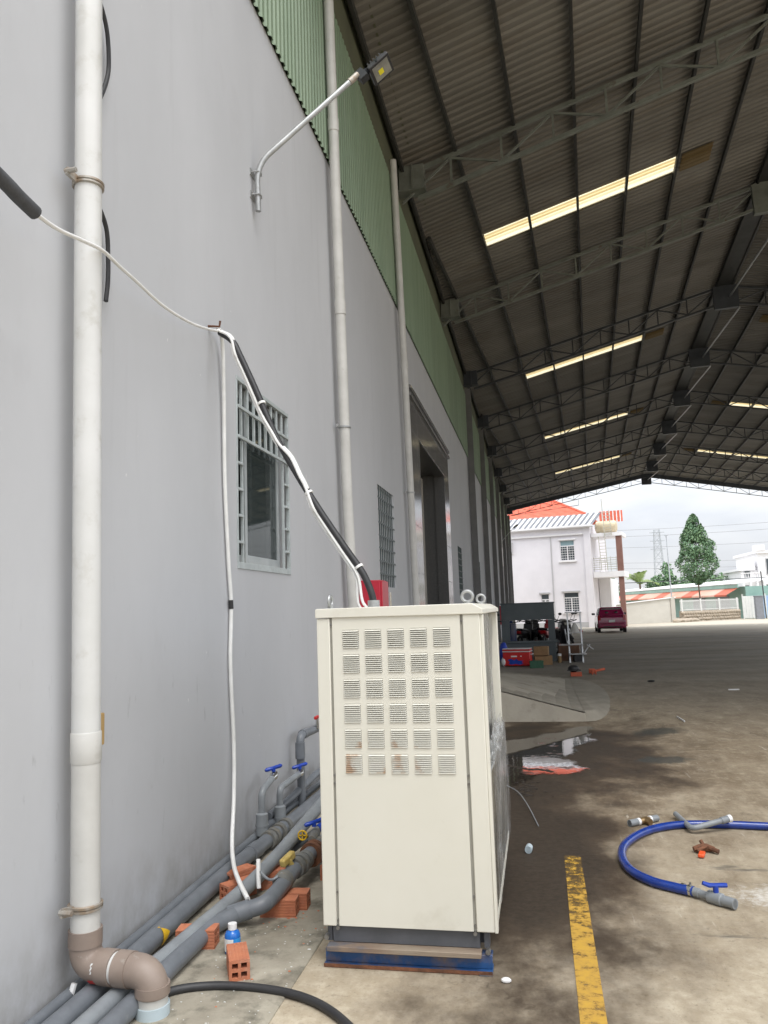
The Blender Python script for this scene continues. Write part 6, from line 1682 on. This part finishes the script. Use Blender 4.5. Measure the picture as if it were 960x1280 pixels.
# striped eave: white and grey sheets laid alternately
nst = 52
for k in range(nst):
    xa = -11.0 + 11.3 * k / nst; xb = -11.0 + 11.3 * (k + 1) / nst; sk = 0.62
    q = MB(); q.add([(xa, -0.45, 7.86), (xb - 0.02, -0.45, 7.86), (xb - 0.02 + sk, 0.5, 8.62 + hb), (xa + sk, 0.5, 8.62 + hb)], [(0, 1, 2, 3)])
    q.add([(xa, -0.45, 7.82), (xb - 0.02, -0.45, 7.82), (xb - 0.02 + sk, 0.5, 8.58 + hb), (xa + sk, 0.5, 8.58 + hb)], [(3, 2, 1, 0)])
    q.add([(xa, -0.45, 7.82), (xb - 0.02, -0.45, 7.82), (xb - 0.02, -0.45, 7.86), (xa, -0.45, 7.86)], [(0, 1, 2, 3)])
    lb(q, 'eave_sheet', 'eave_white' if k % 2 == 0 else 'eave_grey', ho)
lb(MB().box(-11.0, 0.3, -0.5, -0.455, 7.76, 7.90), 'eave_board', 'house_trim', ho)
lb(MB().box(-11.0, 0.3, -0.44, 0.15, 7.72, 7.755), 'eave_soffit', 'house_trim', ho)
# hipped orange roof in tile courses
rb = dict(x0=-11.2, x1=-0.3, y0=0.45, y1=HD + 0.3, z0=8.80, zr=11.15)
rl = ((-7.2, 4.7), (-4.6, 4.7))
nc = 18
q = MB()
for k in range(nc):
    f0, f1 = k / nc, (k + 1) / nc
    def ring(f, dz):
        return [(rb['x0'] + (rl[0][0] - rb['x0']) * f, rb['y0'] + (rl[0][1] - rb['y0']) * f, rb['z0'] + (rb['zr'] - rb['z0']) * f + dz),
                (rb['x1'] + (rl[1][0] - rb['x1']) * f, rb['y0'] + (rl[1][1] - rb['y0']) * f, rb['z0'] + (rb['zr'] - rb['z0']) * f + dz),
                (rb['x1'] + (rl[1][0] - rb['x1']) * f, rb['y1'] + (rl[1][1] - rb['y1']) * f, rb['z0'] + (rb['zr'] - rb['z0']) * f + dz),
                (rb['x0'] + (rl[0][0] - rb['x0']) * f, rb['y1'] + (rl[0][1] - rb['y1']) * f, rb['z0'] + (rb['zr'] - rb['z0']) * f + dz)]
    a = ring(f0, 0.05); b_ = ring(f1, 0.0); c = ring(f0, 0.0)
    q.add(a + b_ + c, [(i, (i + 1) % 4, 4 + (i + 1) % 4, 4 + i) for i in range(4)] + [(8 + i, 8 + (i + 1) % 4, (i + 1) % 4, i) for i in range(4)])
rf = lb(q, 'roof', 'tile_orange', ho)
for (p, r_) in (((rb['x1'], rb['y0'], rb['z0'] + .06), (rl[1][0], rl[1][1], rb['zr'] + .04)), ((rb['x0'], rb['y0'], rb['z0'] + .06), (rl[0][0], rl[0][1], rb['zr'] + .04)), ((*rl[0], rb['zr'] + .04), (*rl[1], rb['zr'] + .04))):
    lb(MB().tube([p, r_], 0.09, 8), 'ridge_tile', 'tile_orange', rf)
# balcony tower on the right: slabs, brown posts, railing, ladder, tank
lb(MB().box(0.02, 2.35, 0.3, 3.2, 3.55 + hb, 3.98 + hb), 'balcony_slab', 'house_trim', ho)
lb(MB().box(0.02, 2.35, 0.3, 3.2, 6.70 + hb, 6.98 + hb), 'roof_slab', 'house_trim', ho)
lb(MB().box(1.85, 2.28, 0.4, 0.83, 3.985 + hb, 6.695 + hb), 'post', 'brown_column', ho); lb(MB().box(1.88, 2.25, 0.43, 0.80, 0.0, 3.545 + hb), 'post', 'brown_column', ho)
lb(MB().box(0.02, 0.9, 3.0, HD - 1, 0.0, 3.54 + hb), 'side_wall', 'house_trim', ho)
lb(MB().box(0.3, 2.2, 3.0, 3.1, 8.05 + hb, 8.95 + hb), 'orange_screen', 'tile_orange', ho)
for k in range(7): lb(MB().box(0.32 + k * 0.28, 0.40 + k * 0.28, 2.94, 2.998, 8.05 + hb, 8.95 + hb), 'screen_rib', 'eave_white', ho)
q = MB()
for k in range(6): lb(MB().box(0.05, 1.86, 0.36, 0.39, 4.15 + hb + k * 0.17, 4.19 + hb + k * 0.17), 'railing_bar', 'sage_bar', ho)
for k in range(5): lb(MB().box(0.1 + k * 0.42, 0.13 + k * 0.42, 0.40, 0.43, 3.985 + hb, 5.15 + hb), 'railing_post', 'sage_bar', ho)
la = lb(MB().bar((1.15, 0.2, 4.05 + hb), (1.0, 0.2, 9.6 + hb), 0.05, 0.05), 'ladder', 'sage_bar', ho)
lb(MB().bar((1.60, 0.2, 6.75 + hb), (1.5, 0.2, 8.7 + hb), 0.05, 0.05).bar((0.7, 0.2, 4.05 + hb), (0.6, 0.2, 6.7 + hb), 0.05, 0.05), 'ladder_rail', 'sage_bar', la)
for k in range(8): lb(MB().bar((1.07, 0.2, 6.85 + hb + k * 0.24), (1.58, 0.2, 6.85 + hb + k * 0.24), 0.035, 0.035), 'rung', 'sage_bar', la)
for k in range(9): lb(MB().bar((0.66, 0.2, 4.5 + hb + k * 0.24), (1.12, 0.2, 4.5 + hb + k * 0.24), 0.035, 0.035), 'rung', 'sage_bar', la)
wt = thing('water_tank', 'tan water tank lying on the roof slab of the white house', 'water tank', (7.55, 63.2, 6.98))
q = MB(); q.lathe((6.75, 63.3, 7.46), [(0, 0), (0.3, 0.02), (0.45, 0.1), (0.48, 0.2), (0.48, 1.5), (0.45, 1.6), (0.3, 1.68), (0, 1.7)], 18, (0.976, -0.216, 0)); build(q, 'tank', 'tank', wt)
q = MB()
for f in (0.35, 1.35): q.box(6.75 + f - 0.05, 6.75 + f + 0.05, 62.8, 63.5, 6.70, 7.05)
build(q, 'stand', 'sage_bar', wt)
for k in range(3):
    f = 0.4 + 0.45 * k
    build(MB().tube([(6.75 + f * 0.976 + 0.488 * 0.216 * math.cos(a), 63.3 - f * 0.216 + 0.488 * 0.976 * math.cos(a), 7.46 + 0.488 * math.sin(a)) for a in [2 * math.pi * j / 18 for j in range(18)]], 0.012, 6, closed=True), 'band', 'tank', wt)

wt.location = (8.224, 70.784, 7.64); wt.scale = (1.12, 1.12, 1.12)

# ------------------------------------------------------------------ YARD WALL, FENCE, RUBBLE
yw = thing('yard_wall', 'plain cream boundary wall behind the maroon car', 'wall', (11, 76.8, -0.52))
a, b_ = Vector((6.93, 73.9, 0)), Vector((15.0, 79.7, 0)); d = (b_ - a).normalized(); n_ = Vector((d.y, -d.x, 0))
q = MB(); q.prism([(a.x, a.y, -0.8), (b_.x, b_.y, -0.8), (b_.x, b_.y, 1.83), (a.x, a.y, 1.14)], Vector((-n_.x, -n_.y, 0)) * 0.2); build(q, 'wall', 'yard_wall', yw)
q = MB(); q.bar((a.x, a.y, 1.175), (b_.x, b_.y, 1.865), 0.30, 0.07); build(q, 'coping', 'house_trim', yw)
for f in (0.36, 0.96):
    p = a.lerp(b_, f) + n_ * 0.05
    q = MB(); q.box(p.x - 0.17, p.x + 0.17, p.y - 0.17, p.y + 0.17, -0.8, 1.27 + f * 0.69); build(q, 'pier', 'yard_wall', yw)
for k in range(4):
    p = a.lerp(b_, 0.38 + 0.14 * k) + n_ * 0.004
    build(MB().bar((p.x, p.y, 0.95 + 0.05 * k), (p.x + d.x * 0.9, p.y + d.y * 0.9, 0.97 + 0.05 * k), 0.012, 0.03), 'render_line', 'pvc_pale', yw)
fa, fb = Vector((15.4, 79.5, 0)), Vector((21.9, 84.5, 0))
fe = thing('picket_fence', 'white picket fence on a low stone wall in front of the green shop', 'fence', (18.5, 82, -0.52))
fd = (fb - fa).normalized(); L_ = (fb - fa).length
npk = 58
pk = MB().box(-0.022, 0.022, -0.012, 0.012, 0, 1.05).mesh('picket', M['fence_white'])
for k in range(npk):
    p = fa + fd * (L_ * (k + 0.5) / npk); inst('picket', pk, fe, (p.x, p.y, 0.52))
for z in (0.62, 1.45): build(MB().bar((fa.x, fa.y + 0.04, z), (fb.x, fb.y + 0.04, z), 0.04, 0.06), 'fence_rail', 'fence_white', fe)
for k in range(4):
    p = fa + fd * (L_ * (0.03 + k * 0.313)); build(MB().box(p.x - 0.07, p.x + 0.07, p.y - 0.12, p.y + 0.02, -0.4, 1.65), 'fence_post', 'fence_white', fe)
lw = MB(); w2 = Vector((fd.y, -fd.x, 0)) * 0.25
for k in range(24):
    for j in range(-1, 3):
        p = fa + fd * (L_ * (k + 0.5 + 0.4 * (j % 2)) / 24.5) + w2 * 0.6
        s_ = rng.uniform(0.12, 0.19)
        q = MB().sphere((0, 0, 0), 1, 8, (s_ * 1.3, s_, 0.17))
        for i in range(len(q.v)): q.v[i] = q.v[i] * (1 + 0.25 * noise.noise(q.v[i] * 8 + Vector((k, j, 0)))) + Vector((p.x, p.y, -0.28 + j * 0.29))
        build(q, 'stone', 'rubble', fe, clean=False)
build(MB().bar((fa.x, fa.y + .1, -0.03), (fb.x, fb.y + .1, -0.03), 0.3, 1.08), 'base_wall', 'rubble', fe)
for k in range(9):
    x = 14.7 + k * 0.27 + rng.uniform(-.1, .1); y = 77.8 + k * 0.28; s_ = rng.uniform(0.18, 0.34)
    q = MB().sphere((0, 0, 0), 1, 9, (s_ * 1.3, s_, s_ * 0.8))
    for i in range(len(q.v)): q.v[i] = q.v[i] * (1 + 0.3 * noise.noise(q.v[i] * 5 + Vector((k, 3, 0)))) + Vector((x, y, -0.40))
    single(q, 'boulder', 'rubble', ['tan boulder nearest the cream wall in the row towards the picket fence', 'second tan boulder from the cream wall', 'third tan boulder from the cream wall', 'fourth tan boulder from the cream wall', 'middle tan boulder of the row before the picket fence', 'fourth tan boulder from the picket fence', 'third tan boulder from the picket fence', 'second tan boulder from the picket fence', 'tan boulder nearest the picket fence'][k], 'boulder', (x, y, -0.52), 'boulders at the end of the cream wall')
# gate, pillar
gt = thing('gate', 'pale blue sheet metal gate at the right edge of the yard', 'gate', (23.5, 84, -0.52))
for k in range(14): build(MB().box(22.2 + k * 0.26, 22.44 + k * 0.26, 84.0, 84.05, -0.45, 1.75), 'gate_panel', 'gate_blue' if k > 3 else 'fence_white', gt)
for x in (22.15, 24.3, 25.9): build(MB().box(x - 0.04, x + 0.04, 83.9, 83.98, -0.52, 1.95), 'gate_post', 'fence_white', gt)
single(MB().box(22.75, 23.45, 81.5, 82.1, -0.6, 1.65).box(22.7, 23.5, 81.45, 82.15, 1.653, 1.75), 'gate_pillar', 'pillar_grey', 'square grey pillar in front of the pale blue gate', 'pillar', (23.1, 81.8, -0.52), bevel=0.02)
single(MB().tube([(24.0, 83, -0.55), (23.85, 83, 4.15)], 0.06, 8), 'dark_pole', 'wire_dark', 'thin dark leaning pole behind the grey pillar', 'pole', (24.0, 83, -0.52))

# ------------------------------------------------------------------ SHOP
sh_ = thing('shop', 'long low green shop with a pale roof and orange awning behind the fence', 'shop', (19, 100, -0.52))
A_, B_ = Vector((12.6, 128, 0)), Vector((22.9, 85.5, 0)); d = (B_ - A_).normalized(); n_ = Vector((-d.y, d.x, 0)); n_ = -n_ if n_.dot(Vector((-1, -1, 0))) < 0 else n_
q = MB(); q.prism([A_ + Vector((0, 0, -0.7)), B_ + Vector((0, 0, -0.7)), B_ + Vector((0, 0, 2.75)), A_ + Vector((0, 0, 2.75))], -n_ * 6); build(q, 'wall', 'shop_green', sh_)
q = MB(); o1 = n_ * 0.9
q.prism([A_ + o1 + Vector((0, 0, 3.02)), B_ + o1 + Vector((0, 0, 3.02)), B_ - n_ * 7 + Vector((0, 0, 3.75)), A_ - n_ * 7 + Vector((0, 0, 3.75))], (0, 0, 0.08)); build(q, 'roof', 'shop_roof', sh_)
q = MB(); q.prism([A_ + o1 * 0.9 + Vector((0, 0, 2.62)), B_ + o1 * 0.9 + Vector((0, 0, 2.62)), B_ + o1 * 0.9 + Vector((0, 0, 3.0)), A_ + o1 * 0.9 + Vector((0, 0, 3.0))], -n_ * 0.1); build(q, 'fascia', 'shop_green', sh_)
for k in range(16):
    p, r_ = A_.lerp(B_, k / 16), A_.lerp(B_, (k + 0.985) / 16)
    q = MB(); q.add([p + n_ * 0.75 + Vector((0, 0, 2.60)), r_ + n_ * 0.75 + Vector((0, 0, 2.60)), r_ + n_ * 2.0 + Vector((0, 0, 1.95)), p + n_ * 2.0 + Vector((0, 0, 1.95)), r_ + n_ * 2.02 + Vector((0, 0, 1.78)), p + n_ * 2.02 + Vector((0, 0, 1.78))], [(0, 1, 2, 3), (3, 2, 4, 5)])
    build(q, 'awning', 'awning' if k % 3 else 'orange_red', sh_, clean=False)
for f in (0.72, 0.85):
    p = A_.lerp(B_, f); r_ = A_.lerp(B_, f + 0.07)
    q = MB(); q.prism([p + n_ * 0.01 + Vector((0, 0, -0.3)), r_ + n_ * 0.01 + Vector((0, 0, -0.3)), r_ + n_ * 0.01 + Vector((0, 0, 1.9)), p + n_ * 0.01 + Vector((0, 0, 1.9))], n_ * 0.05); build(q, 'shutter', 'pillar_grey', sh_)

# ------------------------------------------------------------------ TREES AND SHRUBS
def leaves(q, n, shape, size, seed, flat=0.0):
    rg = random.Random(seed)
    for _ in range(n):
        p, out_ = shape(rg)
        nrm = (out_ * 0.7 + Vector((rg.gauss(0, 1), rg.gauss(0, 1), rg.gauss(0.4, 1))) * 0.6).normalized()
        u = nrm.orthogonal().normalized(); u.rotate(Matrix.Rotation(rg.uniform(0, 6.28), 3, nrm)); v_ = nrm.cross(u)
        s_ = size * rg.uniform(0.6, 1.3)
        q.add([p - u * s_ * 0.5, p + v_ * s_ * 0.28 + u * 0.05 * s_, p + u * s_ * 0.55 - nrm * s_ * 0.15, p - v_ * s_ * 0.28], [(0, 1, 2, 3)])
def teardrop(cx, cy, z0, z1, rmax, seed):
    def f(rg):
        while True:
            t = rg.random() ** 0.8
            prof_ = (math.sin(min(1, t / 0.30) * math.pi / 2) ** 0.7) if t < 0.30 else ((1 - (t - 0.30) / 0.70) ** 0.62)
            a = rg.uniform(0, 2 * math.pi); rr = math.sqrt(rg.random())
            rr = rr if rg.random() < 0.35 else 0.78 + 0.25 * rg.random()
            z = z0 + (z1 - z0) * t
            lump = 1 + 0.32 * noise.noise(Vector((math.cos(a) * 1.6, math.sin(a) * 1.6, z * 0.8 + seed)))
            r_ = rmax * prof_ * rr * lump
            p = Vector((cx + r_ * math.cos(a), cy + r_ * math.sin(a), z))
            if noise.noise(p * 0.95 + Vector((seed, 0, 0))) < -0.22: continue
            return p, Vector((math.cos(a), math.sin(a), 0.5)).normalized()
    return f
def tree(label, cx, cy, zb, z0, z1, rmax, n, size, seed, trunk_r=0.10, cat='tree', name='tree', group=None):
    th = thing(name, label, cat, (cx, cy, zb), 0, group)
    q = MB(); q.tube([(cx, cy, zb), (cx + 0.04, cy, (zb + z0) / 2), (cx - 0.03, cy, z0 + 0.3), (cx, cy, z0 + (z1 - z0) * 0.75)], [trunk_r, trunk_r * 0.85, trunk_r * 0.75, trunk_r * 0.2], 8); build(q, 'trunk', 'bark', th)
    rg = random.Random(seed)
    q = MB()
    for k in range(14):
        a = rg.uniform(0, 6.28); z = z0 + (z1 - z0) * rg.uniform(0.02, 0.55)
        q.tube([(cx, cy, z), (cx + rmax * 0.35 * math.cos(a), cy + rmax * 0.35 * math.sin(a), z + 0.35), (cx + rmax * 0.72 * math.cos(a), cy + rmax * 0.72 * math.sin(a), z + 0.9)], [trunk_r * 0.4, trunk_r * 0.25, 0.012], 5)
    build(q, 'limb', 'bark', th)
    q = MB(); leaves(q, int(n * 0.62), teardrop(cx, cy, z0, z1, rmax, seed), size, seed); build(q, 'crown', 'leaf_a', th, clean=False)
    q = MB(); leaves(q, int(n * 0.38), teardrop(cx, cy, z0 + 0.1, z1, rmax * 1.02, seed + 0.3), size, seed + 1); build(q, 'crown', 'leaf_b', th, clean=False)
    return th
tree('tall teardrop shaped green tree standing behind the picket fence', 17.75, 82.0, -0.52, 3.0, 10.1, 1.98, 9500, 0.25, 3, 0.09)
tree('small bright green tree seen under the balcony of the white house', 10.2, 92.0, -0.52, 1.8, 4.6, 1.1, 900, 0.35, 8, 0.08)
def shrub(label, cx, cy, z0, z1, r, n, size, seed, m='leaf_b'):
    th = thing('shrub', label, 'shrub', (cx, cy, -0.52), 0, 'green treetops behind the shop roof')
    def f(rg):
        while True:
            a = rg.uniform(0, 6.28); u = rg.uniform(-0.2, 1); rr = (0.55 + 0.5 * rg.random())
            p = Vector((cx + r * rr * math.cos(a) * math.sqrt(max(0, 1 - u * u)), cy + r * rr * math.sin(a) * math.sqrt(max(0, 1 - u * u)), z0 + (z1 - z0) * max(-0.1, u) * rr))
            if noise.noise(p * 0.7 + Vector((seed, 1, 0))) < -0.25: continue
            return p, Vector((math.cos(a), math.sin(a), 0.8)).normalized()
    q = MB(); leaves(q, n, f, size, seed); build(q, 'crown', m, th, clean=False)
    q = MB(); leaves(q, n // 2, f, size, seed + 5); build(q, 'crown', 'leaf_a', th, clean=False)
    build(MB().tube([(cx, cy, -0.52), (cx, cy, z0 + (z1 - z0) * 0.4)], [0.2, 0.1], 7), 'trunk', 'bark', th)
shrub('bushy green treetop right of the feathery palm, left of the lamp post', 19.5, 122, 2.5, 5.3, 2.0, 700, 0.5, 1)
shrub('pointed green treetop behind the tall thin lamp post', 21.0, 121, 2.5, 7.2, 1.5, 700, 0.5, 2)
shrub('low green treetop between the lamp post and the tall tree', 23.6, 122, 2.0, 5.0, 2.2, 700, 0.5, 4)
shrub('low green treetop just right of the tall tree', 27.6, 119, 2.0, 5.2, 2.2, 700, 0.5, 6)
shrub('last low green treetop before the white villa', 30.4, 122, 2.0, 4.6, 1.6, 500, 0.5, 9)
pl = thing('palm_tree', 'feathery palm rising behind the pale shop roof', 'palm', (16.9, 120, -0.52))
build(MB().tube([(16.9, 120, -0.52), (16.95, 120, 2.0), (16.9, 120, 4.2)], [0.2, 0.16, 0.14], 8), 'trunk', 'bark', pl)
for k in range(18):
    a = R(k * 137.5); el_ = 0.35 + 0.9 * ((k * 7) % 18) / 18
    q = MB(); base = Vector((16.9, 120, 4.2)); prev = None; path = []
    for j in range(9):
        f = j / 8; r_ = 2.9 * f
        path.append(base + Vector((math.cos(a) * r_ * math.cos(el_), math.sin(a) * r_ * math.cos(el_), r_ * math.sin(el_) * 1.25 - 1.5 * f * f)))
    for j in range(8):
        p, r_ = path[j], path[j + 1]; d = (r_ - p).normalized(); sd_ = d.cross(Vector((0, 0, 1))).normalized()
        for sg in (-1, 1):
            for h in (0.0, 0.5):
                b0 = p.lerp(r_, h); wd = 0.75 * (1 - abs(j / 8 - 0.4))
                q.add([b0, b0 + d * 0.16, b0 + sd_ * sg * wd + d * 0.25 - Vector((0, 0, 0.18))], [(0, 1, 2)])
    q.tube(path, 0.02, 4)
    build(q, 'frond', 'leaf_palm', pl, clean=False)

# ------------------------------------------------------------------ WHITE VILLA, PYLON, LAMP POST, WIRES
vi = thing('villa', 'ornate white villa at the right edge beyond the blue gate', 'villa', (33, 112, -0.4))
build(MB().box(30.9, 42, 110.5, 122, -0.7, 7.4), 'wall', 'house_trim', vi); build(MB().box(28.9, 30.897, 111.2, 122, -0.7, 5.2), 'wing', 'house_trim', vi)
build(MB().box(30.6, 42.3, 110.2, 122.3, 7.403, 7.75), 'cornice', 'house_trim', vi); build(MB().box(28.6, 30.595, 110.9, 122, 5.203, 5.5), 'cornice', 'house_trim', vi)
build(MB().box(30.6, 31.8, 110.1, 111.6, 7.753, 8.5), 'parapet_block', 'house_trim', vi); build(MB().box(29.4, 30.59, 111.0, 112.5, 5.503, 6.3), 'parapet_block', 'house_trim', vi)
build(MB().box(28.4, 31.4, 109.6, 110.45, 3.9, 4.15), 'balcony', 'house_trim', vi)
for k in range(4): build(MB().cyl((28.7 + k * 0.85, 109.8, -0.55), (28.7 + k * 0.85, 109.8, 3.895), 0.16, 10), 'pillar', 'house_trim', vi)
for k in range(11): build(MB().cyl((28.5 + k * 0.28, 109.75, 4.153), (28.5 + k * 0.28, 109.75, 4.75), 0.05, 6), 'baluster', 'house_trim', vi)
build(MB().box(28.4, 31.4, 109.65, 109.85, 4.752, 4.87), 'balcony_rail', 'house_trim', vi)
for (x, z0, z1, m_) in ((29.5, 0.2, 3.2, 111.2), (32.2, 4.6, 6.6, 110.5), (34.2, 4.6, 6.6, 110.5), (32.0, 0.8, 3.2, 110.5), (33.2, 0.8, 3.2, 110.5), (29.6, 4.4, 5.1, 111.2)):
    w_ = build(MB().box(x - 0.42, x + 0.42, m_ - 0.06, m_ - 0.002, z0 - 0.1, z1 + 0.1), 'window', 'house_grey', vi)
    build(MB().box(x - 0.3, x + 0.3, m_ - 0.075, m_ - 0.062, z0, z1), 'pane', 'house_pane', w_)
py = thing('pylon', 'steel lattice pylon far off behind the palm', 'pylon', (38.5, 250, -0.4))
def lat(z): return 1.55 * (1 - z / 34.0) + 0.3
q = MB(); cx = 39.2
zl = [-0.6, 4, 8, 11.5, 14.5, 17, 19.3, 21.3, 23.4]
for k in range(len(zl) - 1):
    z0, z1 = zl[k], zl[k + 1]; a, b_ = lat(z0), lat(z1)
    cs = [(-1, -1), (1, -1), (1, 1), (-1, 1)]
    for i in range(4):
        p, r_ = cs[i], cs[(i + 1) % 4]
        q.bar((cx + p[0] * a, 250 + p[1] * a, z0), (cx + p[0] * b_, 250 + p[1] * b_, z1), 0.16, 0.16)
        q.bar((cx + p[0] * a, 250 + p[1] * a, z0), (cx + r_[0] * b_, 250 + r_[1] * b_, z1), 0.09, 0.09)
        q.bar((cx + r_[0] * a, 250 + r_[1] * a, z0), (cx + p[0] * b_, 250 + p[1] * b_, z1), 0.09, 0.09)
        q.bar((cx + p[0] * b_, 250 + p[1] * b_, z1), (cx + r_[0] * b_, 250 + r_[1] * b_, z1), 0.09, 0.09)
build(q, 'lattice', 'pylon', py, clean=False)
for z in (17.5, 20, 22.6): build(MB().bar((cx - 2.2, 250, z), (cx + 2.2, 250, z), 0.14, 0.2), 'cross_arm', 'pylon', py)
lpst = thing('lamp_post', 'tall thin lamp post rising in front of the shop roof', 'lamp post', (17.0, 94, -0.52))
build(MB().tube([(17.05, 94, -0.55), (16.95, 94, 9.0)], [0.09, 0.05], 8), 'pole', 'pylon', lpst)
build(MB().box(16.75, 17.15, 93.85, 94.15, 9.003, 9.12), 'lamp_head', 'pylon', lpst)
def wire(y, z0, z1, sag, r, m, label, grp='overhead wires crossing the sky'):
    pts = [(-20 + 140 * f, y + 12 * f, z0 + (z1 - z0) * f - sag * 4 * f * (1 - f)) for f in [i / 20 for i in range(21)]]
    single(MB().tube(pts, r, 5), 'power_line', m, label, 'wire', pts[0], grp)
for i, (z0, z1) in enumerate(((21.0, 24.0), (19.6, 22.4), (17.4, 18.6), (13.9, 14.0), (12.8, 12.0))):
    wire(200 + i * 2, z0, z1, 2.6, 0.055, 'wire', 'thin overhead wire in the pale sky, ' + ['topmost of the five', 'second from the top of the five', 'middle one of the five', 'second from the bottom of the five', 'lowest of the five'][i])
wire(90, 3.9, 5.9, 0.9, 0.045, 'wire_dark', 'dark low cable running along the shop roof line', 'low cables along the shop roof')
